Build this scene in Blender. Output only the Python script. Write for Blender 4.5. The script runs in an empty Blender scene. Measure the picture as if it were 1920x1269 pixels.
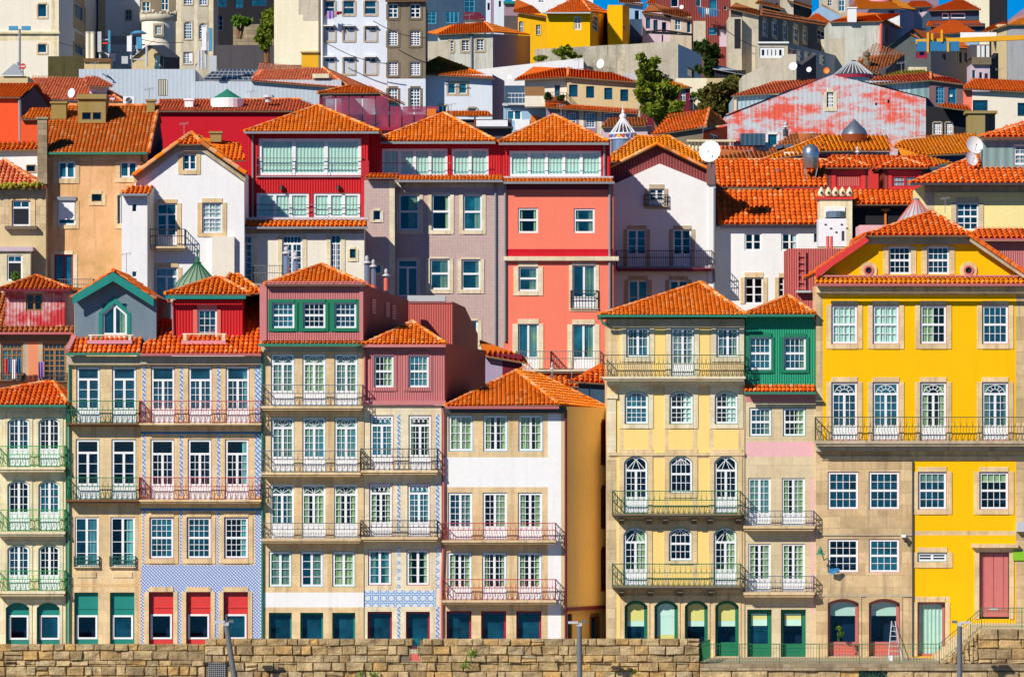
import bpy, math, random
from mathutils import Vector
random.seed(7)
R = math.radians
scene = bpy.context.scene
col = scene.collection
# ------------------------------------------------------------------ survey: camera 220 m from the riverfront facades
D0, FPX, HZ, ZC = 220.0, 8800.0, 800.0, 10.8
def K(Y): return FPX / (D0 + Y)
def W(px, py, Y):
    s = K(Y); return Vector(((px - 960) / s, Y, ZC + (HZ - py) / s))
TERR = [(-40, -4), (-6.2, -4), (-6.1, 0), (13, 0), (20, 4), (24, 6.5), (40, 9), (70, 16), (100, 21), (150, 28), (200, 35), (250, 41), (300, 46), (380, 50), (480, 54), (700, 50), (2500, 0), (6000, -4)]
def ground(Y):
    for (a, za), (b, zb) in zip(TERR, TERR[1:]):
        if Y <= b: return za + (zb - za) * max(0, (Y - a)) / (b - a)
    return TERR[-1][1]
# ------------------------------------------------------------------ materials
MATS = {}
class NT:
    def __init__(s, name):
        m = bpy.data.materials.new(name); m.use_nodes = True; s.m = m; s.t = m.node_tree; s.n = s.t.nodes
        s.b = s.n['Principled BSDF']; MATS[name] = m
    def new(s, t, **kw):
        n = s.n.new(t)
        for k, v in kw.items():
            if k[0] == 'i' and k[1:].isdigit(): s.put(n, int(k[1:]), v)
            elif hasattr(n, k): setattr(n, k, v)
            else: s.put(n, k, v)
        return n
    def put(s, n, k, v):
        if isinstance(v, bpy.types.NodeSocket): s.t.links.new(v, n.inputs[k])
        else:
            if isinstance(v, (tuple, list)) and len(v) == 3 and n.inputs[k].type == 'RGBA': v = (*v, 1)
            n.inputs[k].default_value = v
    def math(s, op, a, b=0.0, c=0.0):
        n = s.n.new('ShaderNodeMath'); n.operation = op
        s.put(n, 0, a); s.put(n, 1, b); s.put(n, 2, c); return n.outputs[0]
    def mix(s, f, a, b, mode='MIX'):
        n = s.n.new('ShaderNodeMix'); n.data_type = 'RGBA'; n.blend_type = mode
        s.put(n, 0, f); s.put(n, 6, a); s.put(n, 7, b); return n.outputs[2]
    def ramp(s, f, a, b):
        n = s.n.new('ShaderNodeMapRange'); n.inputs[1].default_value = a; n.inputs[2].default_value = b; s.put(n, 0, f); return n.outputs[0]
    def coord(s): return s.n.new('ShaderNodeTexCoord').outputs['Object']
    def scaled(s, v, sc):
        n = s.n.new('ShaderNodeMapping'); n.inputs['Scale'].default_value = sc; s.put(n, 0, v); return n.outputs[0]
    def noise(s, v, scale, detail=5, rough=.55):
        n = s.n.new('ShaderNodeTexNoise'); n.inputs['Scale'].default_value = scale; n.inputs['Detail'].default_value = detail
        n.inputs['Roughness'].default_value = rough; s.put(n, 'Vector', v); return n.outputs[0]
    def flat(s):      # (x+y, z, 0): facade coordinates in metres
        sp = s.n.new('ShaderNodeSeparateXYZ'); s.put(sp, 0, s.coord())
        a = s.math('ADD', sp.outputs[0], sp.outputs[1]); c = s.n.new('ShaderNodeCombineXYZ')
        s.put(c, 0, a); s.put(c, 1, sp.outputs[2]); return c.outputs[0], a, sp.outputs[2]
    def bump(s, h, strength=.3, dist=.02):
        n = s.n.new('ShaderNodeBump'); n.inputs['Strength'].default_value = strength; n.inputs['Distance'].default_value = dist
        s.put(n, 'Height', h); s.put(s.b, 'Normal', n.outputs[0])
    def done(s, c, rough=.8, spec=.3, metal=0.0):
        s.put(s.b, 'Base Color', c); s.put(s.b, 'Roughness', rough); s.b.inputs['Specular IOR Level'].default_value = spec
        s.b.inputs['Metallic'].default_value = metal; return s.m
def mul(c, f): return tuple(min(1, x * f) for x in c)
def stained(t, c, stain, dirt=(.12, .1, .08)):
    v = t.coord()
    n1 = t.noise(v, .45, 7, .66); n2 = t.noise(t.scaled(v, (2.6, 2.6, .16)), 1.0, 6, .65); n3 = t.noise(v, 5, 5, .65)
    f = t.math('MULTIPLY', t.ramp(n1, .46, .72), min(1, stain * 1.25)); g = t.math('MULTIPLY', t.ramp(n2, .50, .72), min(1, stain * 1.5))
    o = t.mix(t.math('MAXIMUM', f, g), c, dirt)
    return t.mix(t.math('MULTIPLY', t.ramp(n3, .4, .75), .10 + stain * .25), o, dirt), n3
def plaster(name, c, stain=.15, dirt=None):
    t = NT(name); o, n3 = stained(t, c, stain, dirt or mul(c, .35)); t.bump(n3, .25, .02); return t.done(o, .88, .2)
def stone(name, c, c2, w=.8, h=.38, stain=.45, mortar=.6, dirt=(.10, .085, .07)):
    t = NT(name); f, a, z = t.flat()
    b = t.new('ShaderNodeTexBrick', Vector=f, Color1=(0, 0, 0), Color2=(1, 1, 1), Mortar=(.5, .5, .5), Scale=1.0)
    b.inputs['Mortar Size'].default_value = .012; b.inputs['Brick Width'].default_value = w; b.inputs['Row Height'].default_value = h; b.inputs['Bias'].default_value = 0
    o = t.mix(b.outputs[0], c, c2)
    o2, n3 = stained(t, o, stain, dirt)
    n4 = t.noise(t.coord(), 1.3, 4); o2 = t.mix(t.math('MULTIPLY', t.ramp(n4, .55, .75), .35), o2, (.50, .26, .08))
    o2 = t.mix(t.math('MULTIPLY', b.outputs[1], mortar), o2, mul(c, .45))
    t.bump(t.math('SUBTRACT', n3, b.outputs[1]), .4, .02); return t.done(o2, .9, .2)
def granite(name, c, stain=.3):
    t = NT(name); f, a, z = t.flat(); v = t.coord()
    b = t.new('ShaderNodeTexBrick', Vector=f, Color1=(0, 0, 0), Color2=(1, 1, 1), Mortar=(.5, .5, .5), Scale=1.0); b.inputs['Mortar Size'].default_value = .008; b.inputs['Brick Width'].default_value = .95; b.inputs['Row Height'].default_value = .55; b.inputs['Bias'].default_value = 0
    o = t.mix(t.math('MULTIPLY', b.outputs[0], .5), mul(c, 1.08), mul(c, .80))
    n4 = t.noise(v, .8, 6, .65); o = t.mix(t.math('MULTIPLY', t.ramp(n4, .5, .68), .55), o, (c[0] * 1.02, c[1] * .80, c[2] * .52))
    n5 = t.noise(t.scaled(v, (1.2, 1.2, .5)), 1.7, 6, .65); o = t.mix(t.math('MULTIPLY', t.ramp(n5, .52, .7), .5), o, mul(c, 1.2))
    o, n3 = stained(t, o, stain, (.17, .12, .07)); o = t.mix(t.math('MULTIPLY', b.outputs[1], .35), o, mul(c, .5))
    t.bump(t.math('SUBTRACT', n3, b.outputs[1]), .35, .02); return t.done(o, .88, .2)
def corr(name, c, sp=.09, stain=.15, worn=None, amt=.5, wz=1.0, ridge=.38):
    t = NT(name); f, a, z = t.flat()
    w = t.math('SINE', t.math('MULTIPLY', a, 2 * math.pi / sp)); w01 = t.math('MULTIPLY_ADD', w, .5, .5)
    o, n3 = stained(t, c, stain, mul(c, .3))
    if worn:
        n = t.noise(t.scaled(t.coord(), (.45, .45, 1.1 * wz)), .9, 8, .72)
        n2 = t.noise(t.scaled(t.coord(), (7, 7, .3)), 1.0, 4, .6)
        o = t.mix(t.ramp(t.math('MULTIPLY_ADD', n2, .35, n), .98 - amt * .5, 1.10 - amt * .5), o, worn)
    o = t.mix(t.math('MULTIPLY', t.math('SUBTRACT', 1.0, w01), ridge), o, mul(c, .35))  # groove shade put into the colour: valleys darkened along the wave
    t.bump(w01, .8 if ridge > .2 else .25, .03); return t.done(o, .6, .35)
def paint(name, c, rough=.45, spec=.4, metal=0.0, var=.12):
    t = NT(name); n = t.noise(t.coord(), 3.0, 4)
    o = t.mix(t.math('MULTIPLY', t.ramp(n, .4, .7), var), c, mul(c, .4)); return t.done(o, rough, spec, metal)
def rooftile(name, c, c2, lichen=.25, lc=(.42, .30, .05), dark=.35):
    t = NT(name); v = t.coord(); at = t.n.new('ShaderNodeAttribute'); at.attribute_name = 'tint'
    o = t.mix(at.outputs['Fac'], c, c2); oi = t.n.new('ShaderNodeObjectInfo')
    o = t.mix(t.math('MULTIPLY', t.math('LESS_THAN', at.outputs['Fac'], .17), .55), o, mul(c, .42)); o = t.mix(t.math('MULTIPLY', t.math('GREATER_THAN', at.outputs['Fac'], .90), .5), o, (.92, .48, .20))
    o = t.mix(t.math('MULTIPLY', oi.outputs['Random'], .18), o, (c[0] * .62, c[1] * .72, c[2]))
    n1 = t.noise(v, .8, 6, .65); n2 = t.noise(v, 3.5, 6, .7); n3 = t.noise(v, 14, 3)
    o = t.mix(t.math('MULTIPLY', t.ramp(n2, .55, .72), lichen), o, lc)
    o = t.mix(t.math('MULTIPLY', t.ramp(n1, .5, .8), dark), o, mul(c, .35))
    o = t.mix(t.math('MULTIPLY', t.ramp(n3, .62, .75), .35), o, (.75, .5, .36))
    t.bump(n3, .3, .02); return t.done(o, .8, .25)
def azulejo(name, kind):
    t = NT(name); f, a, z = t.flat()
    if kind == 'diag':
        p = .155
        u = t.math('FRACT', t.math('DIVIDE', t.math('ADD', a, z), p)); w = t.math('FRACT', t.math('DIVIDE', t.math('SUBTRACT', a, z), p))
        m = t.math('MAXIMUM', t.math('LESS_THAN', u, .42), t.math('LESS_THAN', w, .22)); cw, cb = (.74, .77, .84), (.09, .20, .58)
    elif kind == 'ring':
        p = .37
        u = t.math('SUBTRACT', t.math('FRACT', t.math('DIVIDE', a, p)), .5); w = t.math('SUBTRACT', t.math('FRACT', t.math('DIVIDE', z, p)), .5)
        r = t.math('SQRT', t.math('ADD', t.math('MULTIPLY', u, u), t.math('MULTIPLY', w, w)))
        d = t.math('LESS_THAN', t.math('ABSOLUTE', t.math('SUBTRACT', t.math('ABSOLUTE', u), t.math('ABSOLUTE', w))), .07)
        m = t.math('MAXIMUM', t.math('LESS_THAN', t.math('ABSOLUTE', t.math('SUBTRACT', r, .40)), .07), t.math('MULTIPLY', d, t.math('GREATER_THAN', r, .42)))
        cw, cb = (.72, .76, .80), (.13, .33, .68)
    elif kind == 'braid':
        u = t.math('FRACT', t.math('DIVIDE', t.math('ADD', a, z), .2)); w = t.math('FRACT', t.math('DIVIDE', t.math('SUBTRACT', z, a), .31))
        m = t.math('MAXIMUM', t.math('LESS_THAN', u, .45), t.math('LESS_THAN', w, .2)); cw, cb = (.70, .75, .82), (.10, .24, .60)
    n = t.noise(t.coord(), 6, 4); o = t.mix(m, cw, cb); o = t.mix(t.math('MULTIPLY', t.ramp(n, .45, .7), .3), o, (.45, .45, .48))
    return t.done(o, .35, .5)
def gridtile(name, c, c2, line, p=.15):
    t = NT(name); f, a, z = t.flat()
    b = t.new('ShaderNodeTexBrick', Vector=f, Color1=c, Color2=c2, Mortar=line, Scale=1.0); b.offset = 0
    b.inputs['Mortar Size'].default_value = .016; b.inputs['Brick Width'].default_value = p; b.inputs['Row Height'].default_value = p
    o, n3 = stained(t, b.outputs[0], .12, mul(c, .5)); return t.done(o, .45, .4)
def glass(name, tint=None, op=.0):
    t = NT(name); n = t.n; out = n['Material Output']; n.remove(t.b)
    tr = n.new('ShaderNodeBsdfTransparent'); tr.inputs[0].default_value = (.78, .88, .9, 1)
    gl = n.new('ShaderNodeBsdfGlossy'); gl.inputs['Roughness'].default_value = .04
    ge = n.new('ShaderNodeNewGeometry'); vd = n.new('ShaderNodeVectorMath'); vd.operation = 'DOT_PRODUCT'; t.put(vd, 0, ge.outputs['Incoming']); t.put(vd, 1, ge.outputs['Normal']); sch = t.math('MULTIPLY_ADD', t.math('POWER', t.math('SUBTRACT', 1.0, t.math('ABSOLUTE', vd.outputs['Value'])), 5.0), .9, .045)
    base = tr.outputs[0]
    if tint:
        df = n.new('ShaderNodeBsdfDiffuse'); df.inputs[0].default_value = (*tint, 1); m0 = n.new('ShaderNodeMixShader')
        nz = t.noise(t.coord(), .9, 4); t.put(m0, 0, t.math('MULTIPLY', t.ramp(nz, .25, .75), op))
        t.t.links.new(tr.outputs[0], m0.inputs[1]); t.t.links.new(df.outputs[0], m0.inputs[2]); base = m0.outputs[0]
    m = n.new('ShaderNodeMixShader'); t.put(m, 0, sch); t.t.links.new(base, m.inputs[1]); t.t.links.new(gl.outputs[0], m.inputs[2])
    t.t.links.new(m.outputs[0], out.inputs[0]); return t.m
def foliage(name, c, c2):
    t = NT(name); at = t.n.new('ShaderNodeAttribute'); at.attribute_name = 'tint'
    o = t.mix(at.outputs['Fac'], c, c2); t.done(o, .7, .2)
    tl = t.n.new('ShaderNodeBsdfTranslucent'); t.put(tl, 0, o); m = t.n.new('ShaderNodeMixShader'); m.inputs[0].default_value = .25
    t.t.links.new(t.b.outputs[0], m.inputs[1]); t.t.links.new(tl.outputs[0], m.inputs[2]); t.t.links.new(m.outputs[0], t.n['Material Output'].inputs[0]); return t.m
def blocks(name, cs):
    t = NT(name); v = t.coord(); at = t.n.new('ShaderNodeAttribute'); at.attribute_name = 'tint'
    cr = t.n.new('ShaderNodeValToRGB'); t.put(cr, 0, at.outputs['Fac']); el = cr.color_ramp.elements
    while len(el) < len(cs): el.new(.5)
    for i, c in enumerate(cs): el[i].position = i / (len(cs) - 1); el[i].color = (*c, 1)
    n1 = t.noise(v, 1.8, 8, .7); n2 = t.noise(v, 9, 6, .7); n3 = t.noise(v, .5, 5, .6)
    o = t.mix(t.math('MULTIPLY', t.ramp(n1, .42, .66), .8), cr.outputs[0], (.17, .115, .06))
    o = t.mix(t.math('MULTIPLY', t.ramp(n2, .48, .75), .6), o, (.62, .42, .2))
    o = t.mix(t.math('MULTIPLY', t.ramp(n3, .55, .7), .45), o, (.10, .08, .055))
    t.bump(t.math('ADD', n2, t.math('MULTIPLY', n1, 1.5)), 1.0, .09); return t.done(o, .95, .1)

white = paint('white_paint', (.90, .91, .93), .4)
cream = paint('cream_paint', (.80, .74, .58), .5)
for k, c in dict(red=(.52, .02, .03), crimson=(.36, .015, .05), pinkp=(.62, .22, .22), green=(.015, .20, .10), bright_green=(.03, .30, .06), teal=(.015, .24, .20), blue=(.03, .20, .42), skyblue=(.08, .33, .55),
                 dkblue=(.012, .05, .13), brown=(.20, .09, .03), wood=(.34, .17, .06), dkgrey=(.06, .06, .07), grey=(.30, .31, .33), ltgrey=(.55, .57, .60), rust=(.28, .07, .02), maroon=(.17, .012, .03),
                 yellow=(.85, .42, .01), orange=(.80, .20, .02), purple=(.35, .22, .55), pink=(.72, .30, .36), lime=(.25, .55, .02), black=(.015, .015, .018), doorred=(.72, .05, .045), doorpink=(.62, .18, .17),
                 coralp=(.74, .16, .12), winegrey=(.22, .12, .12)).items(): paint(k, c)
for k, c in dict(rail_red=(.42, .06, .07), rail_green=(.03, .36, .08), rail_dkgreen=(.025, .17, .07), rail_teal=(.03, .15, .11), rail_grey=(.17, .18, .19), rail_blue=(.12, .18, .24), rail_black=(.03, .03, .035), rail_olive=(.07, .10, .035)).items(): paint(k, c, .5)
paint('steel', (.45, .52, .58), .3, .5, .8); paint('zinc', (.50, .54, .58), .5, .5, .3); paint('gutter_green', (.03, .22, .14)); gridtile('ochre_tile', (.74, .40, .12), (.62, .30, .08), (.80, .62, .36), .12); paint('lamp_grey', (.15, .16, .17), .5); paint('lantern_green', (.24, .33, .24), .3); paint('gutter_grey', (.28, .30, .32)); paint('gutter_pink', (.50, .14, .15))
glass('glass'); glass('glass_reflect_teal', (.02, .24, .36), .85); glass('glass_reflect_blue', (.012, .13, .23), .75)  # teal and blue diffuse tints stand for sky reflected in the panes
glass('glass_red', (.50, .06, .10), .9)
paint('interior_reflect_navy', (.009, .028, .070), .9, .0, var=0)  # dark navy room backing, coloured for the sky reflection in the glass
for k, c in dict(cur_green=(.44, .56, .27), cur_cream=(.82, .80, .55), cur_white=(.75, .78, .74), cur_teal=(.25, .58, .55), cur_mint=(.74, .92, .76), blind_yel=(.72, .70, .24), blind_white=(.80, .80, .78), blind_mint=(.55, .85, .74)).items(): paint(k, c, .9, .1)
# facade finishes
rooftile('ridge_mortar', (.88, .26, .05), (.92, .50, .25), .2); granite('stone_cream', (.90, .79, .53), .32); granite('stone_tan', (.84, .63, .36), .38); granite('stone_grey', (.55, .46, .33), .35); granite('stone_pale', (.86, .76, .54), .32); granite('stone_dark', (.20, .16, .11), .35)
stone('ashlar', (.84, .62, .35), (.58, .41, .22), 1.15, .55, .42, .45); stone('ashlar_old', (.64, .48, .28), (.84, .66, .40), .8, .46, .45, .45)
stone('rubble_old', (.30, .22, .13), (.50, .40, .26), .6, .32, .5); stone('stone_beige', (.80, .66, .43), (.70, .56, .35), 1.1, .6, .2, .3)
plaster('pl_white', (.90, .90, .91), .13, (.52, .49, .43)); plaster('pl_offwhite', (.90, .83, .70), .10); plaster('pl_peach', (.88, .50, .26), .75, (.50, .30, .08)); plaster('pl_salmon', (.95, .235, .15), .14, (.70, .17, .10))
plaster('pl_cream', (.93, .85, .62), .12); plaster('pl_yellow', (1.0, .535, .0), .16, (.72, .36, .01)); plaster('pl_softyellow', (.97, .70, .24), .10, (.7, .46, .14)); plaster('pl_paleyellow', (.97, .83, .36), .08)
plaster('pl_amber', (.97, .66, .22), .10); plaster('pl_pink', (.85, .48, .50), .08); plaster('pl_orange', (.80, .30, .16), .15); plaster('pl_redorange', (.92, .11, .03), .08); plaster('pl_bluewhite', (.74, .80, .88), .14, (.35, .36, .38))
plaster('pl_grey', (.42, .43, .45), .3); plaster('pl_dkgrey', (.13, .145, .14), .2); plaster('pl_brown', (.27, .22, .15), .4, (.10, .08, .06)); plaster('pl_ochre', (.92, .50, .01), .1); plaster('pl_dirty', (.60, .55, .43), .85, (.10, .09, .08))
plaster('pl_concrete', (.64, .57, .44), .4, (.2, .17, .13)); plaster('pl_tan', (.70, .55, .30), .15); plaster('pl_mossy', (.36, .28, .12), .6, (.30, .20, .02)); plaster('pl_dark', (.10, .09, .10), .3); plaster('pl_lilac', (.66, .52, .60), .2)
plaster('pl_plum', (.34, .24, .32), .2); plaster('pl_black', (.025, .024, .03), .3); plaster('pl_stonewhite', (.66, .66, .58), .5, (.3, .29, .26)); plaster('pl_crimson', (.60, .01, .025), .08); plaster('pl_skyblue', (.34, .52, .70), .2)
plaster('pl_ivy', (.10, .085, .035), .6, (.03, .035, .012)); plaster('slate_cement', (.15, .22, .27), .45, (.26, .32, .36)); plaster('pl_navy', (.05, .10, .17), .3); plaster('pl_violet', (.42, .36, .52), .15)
corr('cor_red', (.66, .008, .015), .14, .1); corr('cor_pink', (.66, .21, .21), .11, .18); corr('cor_green', (.015, .36, .19), .11, .1); corr('cor_wornred', (.62, .03, .04), .17, .1, (.74, .50, .50), .78, .6)
corr('cor_bluegrey', (.56, .63, .70), .30, .12, ridge=.12); corr('cor_peeled', (.64, .68, .72), .30, .12, (.86, .11, .06),  .705, 1.0, ridge=.09); corr('cor_peelblue', (.42, .58, .64), .28, .12, (.80, .30, .26), .36)
corr('cor_maroon', (.30, .06, .06), .16, .2); corr('cor_coral', (.66, .14, .12), .12, .15); corr('cor_dkgrey', (.14, .15, .16), .2, .1); corr('cor_teal', (.26, .42, .42), .5, .15); corr('cor_brickred', (.30, .05, .04), .2, .2); corr('cor_navy', (.05, .12, .2), .3, .1)
gridtile('tile_mauve', (.60, .43, .39), (.52, .37, .35), (.62, .49, .44), .15); azulejo('az_diag', 'diag'); azulejo('az_ring', 'ring'); azulejo('az_braid', 'braid')
rooftile('roof_orange', (.95, .19, .006), (1.0, .29, .012), .12, dark=.2); rooftile('roof_red', (.90, .135, .008), (.92, .20, .014), .12, dark=.25); rooftile('roof_pinkred', (.82, .17, .06), (.90, .28, .13), .3, (.75, .45, .35))
rooftile('roof_mossy', (.88, .16, .012), (.46, .15, .02), .5, (.50, .30, .015), .4); rooftile('roof_amber', (.95, .29, .006), (.98, .37, .01), .25, (.7, .35, .02)); rooftile('roof_old', (.60, .17, .04), (.44, .14, .05), .6, (.36, .26, .06), .5); rooftile('roof_moss', (.28, .26, .02), (.40, .34, .02), .5)
rooftile('roof_flat', (.92, .16, .005), (.95, .19, .008), .08, dark=.12)
blocks('quay_stone', [(.74, .53, .25), (.48, .36, .20), (.80, .60, .32), (.60, .49, .31), (.82, .50, .17), (.40, .31, .18)])
foliage('leaf_green', (.08, .15, .012), (.30, .34, .03)); foliage('leaf_dark', (.018, .05, .012), (.06, .10, .015)); foliage('leaf_brown', (.12, .08, .02), (.15, .16, .03)); foliage('leaf_bright', (.08, .20, .02), (.2, .34, .03))
t = NT('asphalt'); n = t.noise(t.coord(), 8, 6); t.done(t.mix(n, (.06, .06, .06), (.2, .18, .16)), .9)
t = NT('hillside'); n = t.noise(t.coord(), .15, 8, .7); t.done(t.mix(t.ramp(n, .4, .6), (.06, .08, .02), (.25, .2, .13)), .95)
t = NT('river_water'); n = t.noise(t.coord(), .4, 5); t.bump(n, .4, .2); t.done((.02, .07, .08), .08, .5)
plaster('pavement_stone', (.46, .38, .27), .4)

# ------------------------------------------------------------------ mesh builder
class MB:
    def __init__(s): s.v = []; s.f = []; s.mi = []; s.ti = []
    def vert(s, p): s.v.append(tuple(p)); return len(s.v) - 1
    def poly(s, pts, m=0, t=.5):
        b = len(s.v); s.v.extend(tuple(p) for p in pts); s.f.append(tuple(range(b, b + len(pts)))); s.mi.append(m); s.ti.append(t)
    def hexa(s, p, m=0, t=.5):      # 8 corners: 0-3 front ring, 4-7 back ring
        b = len(s.v); s.v.extend(tuple(q) for q in p)
        for f in ((0, 1, 2, 3), (5, 4, 7, 6), (4, 0, 3, 7), (1, 5, 6, 2), (3, 2, 6, 7), (4, 5, 1, 0)):
            s.f.append(tuple(b + i for i in f)); s.mi.append(m); s.ti.append(t)
    def box(s, x0, x1, y0, y1, z0, z1, m=0, t=.5):
        s.hexa([(x0, y0, z0), (x1, y0, z0), (x1, y0, z1), (x0, y0, z1), (x0, y1, z0), (x1, y1, z0), (x1, y1, z1), (x0, y1, z1)], m, t)
    def tube(s, pts, r, n=5, m=0, t=.5, caps=True):
        pts = [Vector(p) for p in pts]; rs = r if isinstance(r, (list, tuple)) else [r] * len(pts); rings = []
        for i, p in enumerate(pts):
            d = (pts[min(i + 1, len(pts) - 1)] - pts[max(i - 1, 0)])
            if d.length < 1e-9: d = Vector((0, 0, 1))
            d.normalize(); a = d.cross(Vector((0, 0, 1)) if abs(d.z) < .9 else Vector((0, 1, 0))).normalized(); b = d.cross(a)
            rings.append([s.vert(p + (a * math.cos(6.28318 * (k + .5) / n) + b * math.sin(6.28318 * (k + .5) / n)) * rs[i]) for k in range(n)])
        for A, B in zip(rings, rings[1:]):
            for k in range(n):
                s.f.append((A[k], A[(k + 1) % n], B[(k + 1) % n], B[k])); s.mi.append(m); s.ti.append(t)
        if caps:
            for A in (rings[0], rings[-1]): s.f.append(tuple(A)); s.mi.append(m); s.ti.append(t)
    def lathe(s, c, prof, n=16, m=0, a0=0, a1=6.28318):      # prof: (r, z)
        c = Vector(c); rings = []
        for r, z in prof: rings.append([s.vert(c + Vector((r * math.cos(a0 + (a1 - a0) * k / n), r * math.sin(a0 + (a1 - a0) * k / n), z))) for k in range(n)])
        for A, B in zip(rings, rings[1:]):
            for k in range(n): s.f.append((A[k], A[(k + 1) % n], B[(k + 1) % n], B[k])); s.mi.append(m); s.ti.append(.5)
    def build(s, name, mats, parent=None, smooth=False):
        if not s.f: return None
        me = bpy.data.meshes.new(name); o = (0, 0, 0)
        r = parent
        while r is not None and r.parent is not None: r = r.parent
        off = Vector(r.location) if r is not None else Vector((0, 0, 0))
        if r is None:
            n = len(s.v); off = Vector((sum(v[0] for v in s.v) / n, sum(v[1] for v in s.v) / n, min(v[2] for v in s.v)))
        me.from_pydata([(v[0] - off.x, v[1] - off.y, v[2] - off.z) for v in s.v], [], s.f)
        if isinstance(mats, str): mats = [mats]
        for m in mats: me.materials.append(MATS[m])
        me.polygons.foreach_set('material_index', s.mi)
        at = me.attributes.new('tint', 'FLOAT', 'FACE'); at.data.foreach_set('value', s.ti)
        if smooth: me.polygons.foreach_set('use_smooth', [True] * len(s.f))
        me.validate(); me.update()
        ob = bpy.data.objects.new(name, me); col.objects.link(ob)
        if parent is not None: ob.parent = parent
        else: ob.location = off
        return ob
def tag(o, label=None, cat=None, group=None, kind=None):
    if label: o['label'] = label
    if cat: o['category'] = cat
    if group: o['group'] = group
    if kind: o['kind'] = kind
    return o
def empty(name, loc, label, cat, group=None):
    o = bpy.data.objects.new(name, None); col.objects.link(o); o.location = loc; o.empty_display_size = .3; return tag(o, label, cat, group)

# ------------------------------------------------------------------ facade planes
class Fac:
    def __init__(s, xa, Ya, xb=None, Yb=None):
        if xb is None: xb, Yb = xa + 100, Ya
        a, b = W(xa, 0, Ya), W(xb, 0, Yb); s.A = Vector((a.x, a.y)); s.U = (Vector((b.x, b.y)) - s.A).normalized(); s.N = Vector((s.U.y, -s.U.x)); s.open = []
    def uz(s, px, py):
        k = (px - 960) / FPX; det = k * (-s.U.y) + s.U.x
        ex, ey = s.A.x, s.A.y + D0
        t = (ex * (-s.U.y) + s.U.x * ey) / det
        a = (k * ey - ex) / det
        return a, ZC + (HZ - py) * t / FPX
    def P(s, u, z, d=0): return Vector((s.A.x + s.U.x * u - s.N.x * d, s.A.y + s.U.y * u - s.N.y * d, z))
    def rect(s, x0, y0, x1, y1):
        (a, za), (b, zb) = s.uz(x0, y1), s.uz(x1, y0); _, zc = s.uz(x1, y1); _, zd = s.uz(x0, y0)
        z0, z1 = sorted(((za + zc) / 2, (zb + zd) / 2)); return min(a, b), max(a, b), z0, z1
    def box(s, mb, u0, u1, z0, z1, d0, d1, m=0, t=.5):
        P = s.P; mb.hexa([P(u0, z0, d0), P(u1, z0, d0), P(u1, z1, d0), P(u0, z1, d0), P(u0, z0, d1), P(u1, z0, d1), P(u1, z1, d1), P(u0, z1, d1)], m, t)
def clip(poly, hull):
    for i in range(len(hull)):
        (ax, ay), (bx, by) = hull[i], hull[(i + 1) % len(hull)]; out = []
        def sd(p): return (bx - ax) * (p[1] - ay) - (by - ay) * (p[0] - ax)
        for j in range(len(poly)):
            p, q = poly[j], poly[(j + 1) % len(poly)]; a, b = sd(p), sd(q)
            if a >= -1e-7: out.append(p)
            if (a > 1e-7 and b < -1e-7) or (a < -1e-7 and b > 1e-7):
                k = a / (a - b); out.append((p[0] + (q[0] - p[0]) * k, p[1] + (q[1] - p[1]) * k))
        poly = out
        if len(poly) < 3: return []
    return poly
def arc_pts(u0, u1, zs, rise, n=10, pointed=False):
    if pointed: return [(u0, zs), ((u0 + u1) / 2, zs + rise), (u1, zs)]
    w = (u1 - u0) / 2; r = (w * w + rise * rise) / (2 * rise); cz = zs + rise - r; a = math.asin(min(1, w / r))
    return [((u0 + u1) / 2 + r * math.sin(-a + 2 * a * i / n), cz + r * math.cos(-a + 2 * a * i / n)) for i in range(n + 1)]
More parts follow.
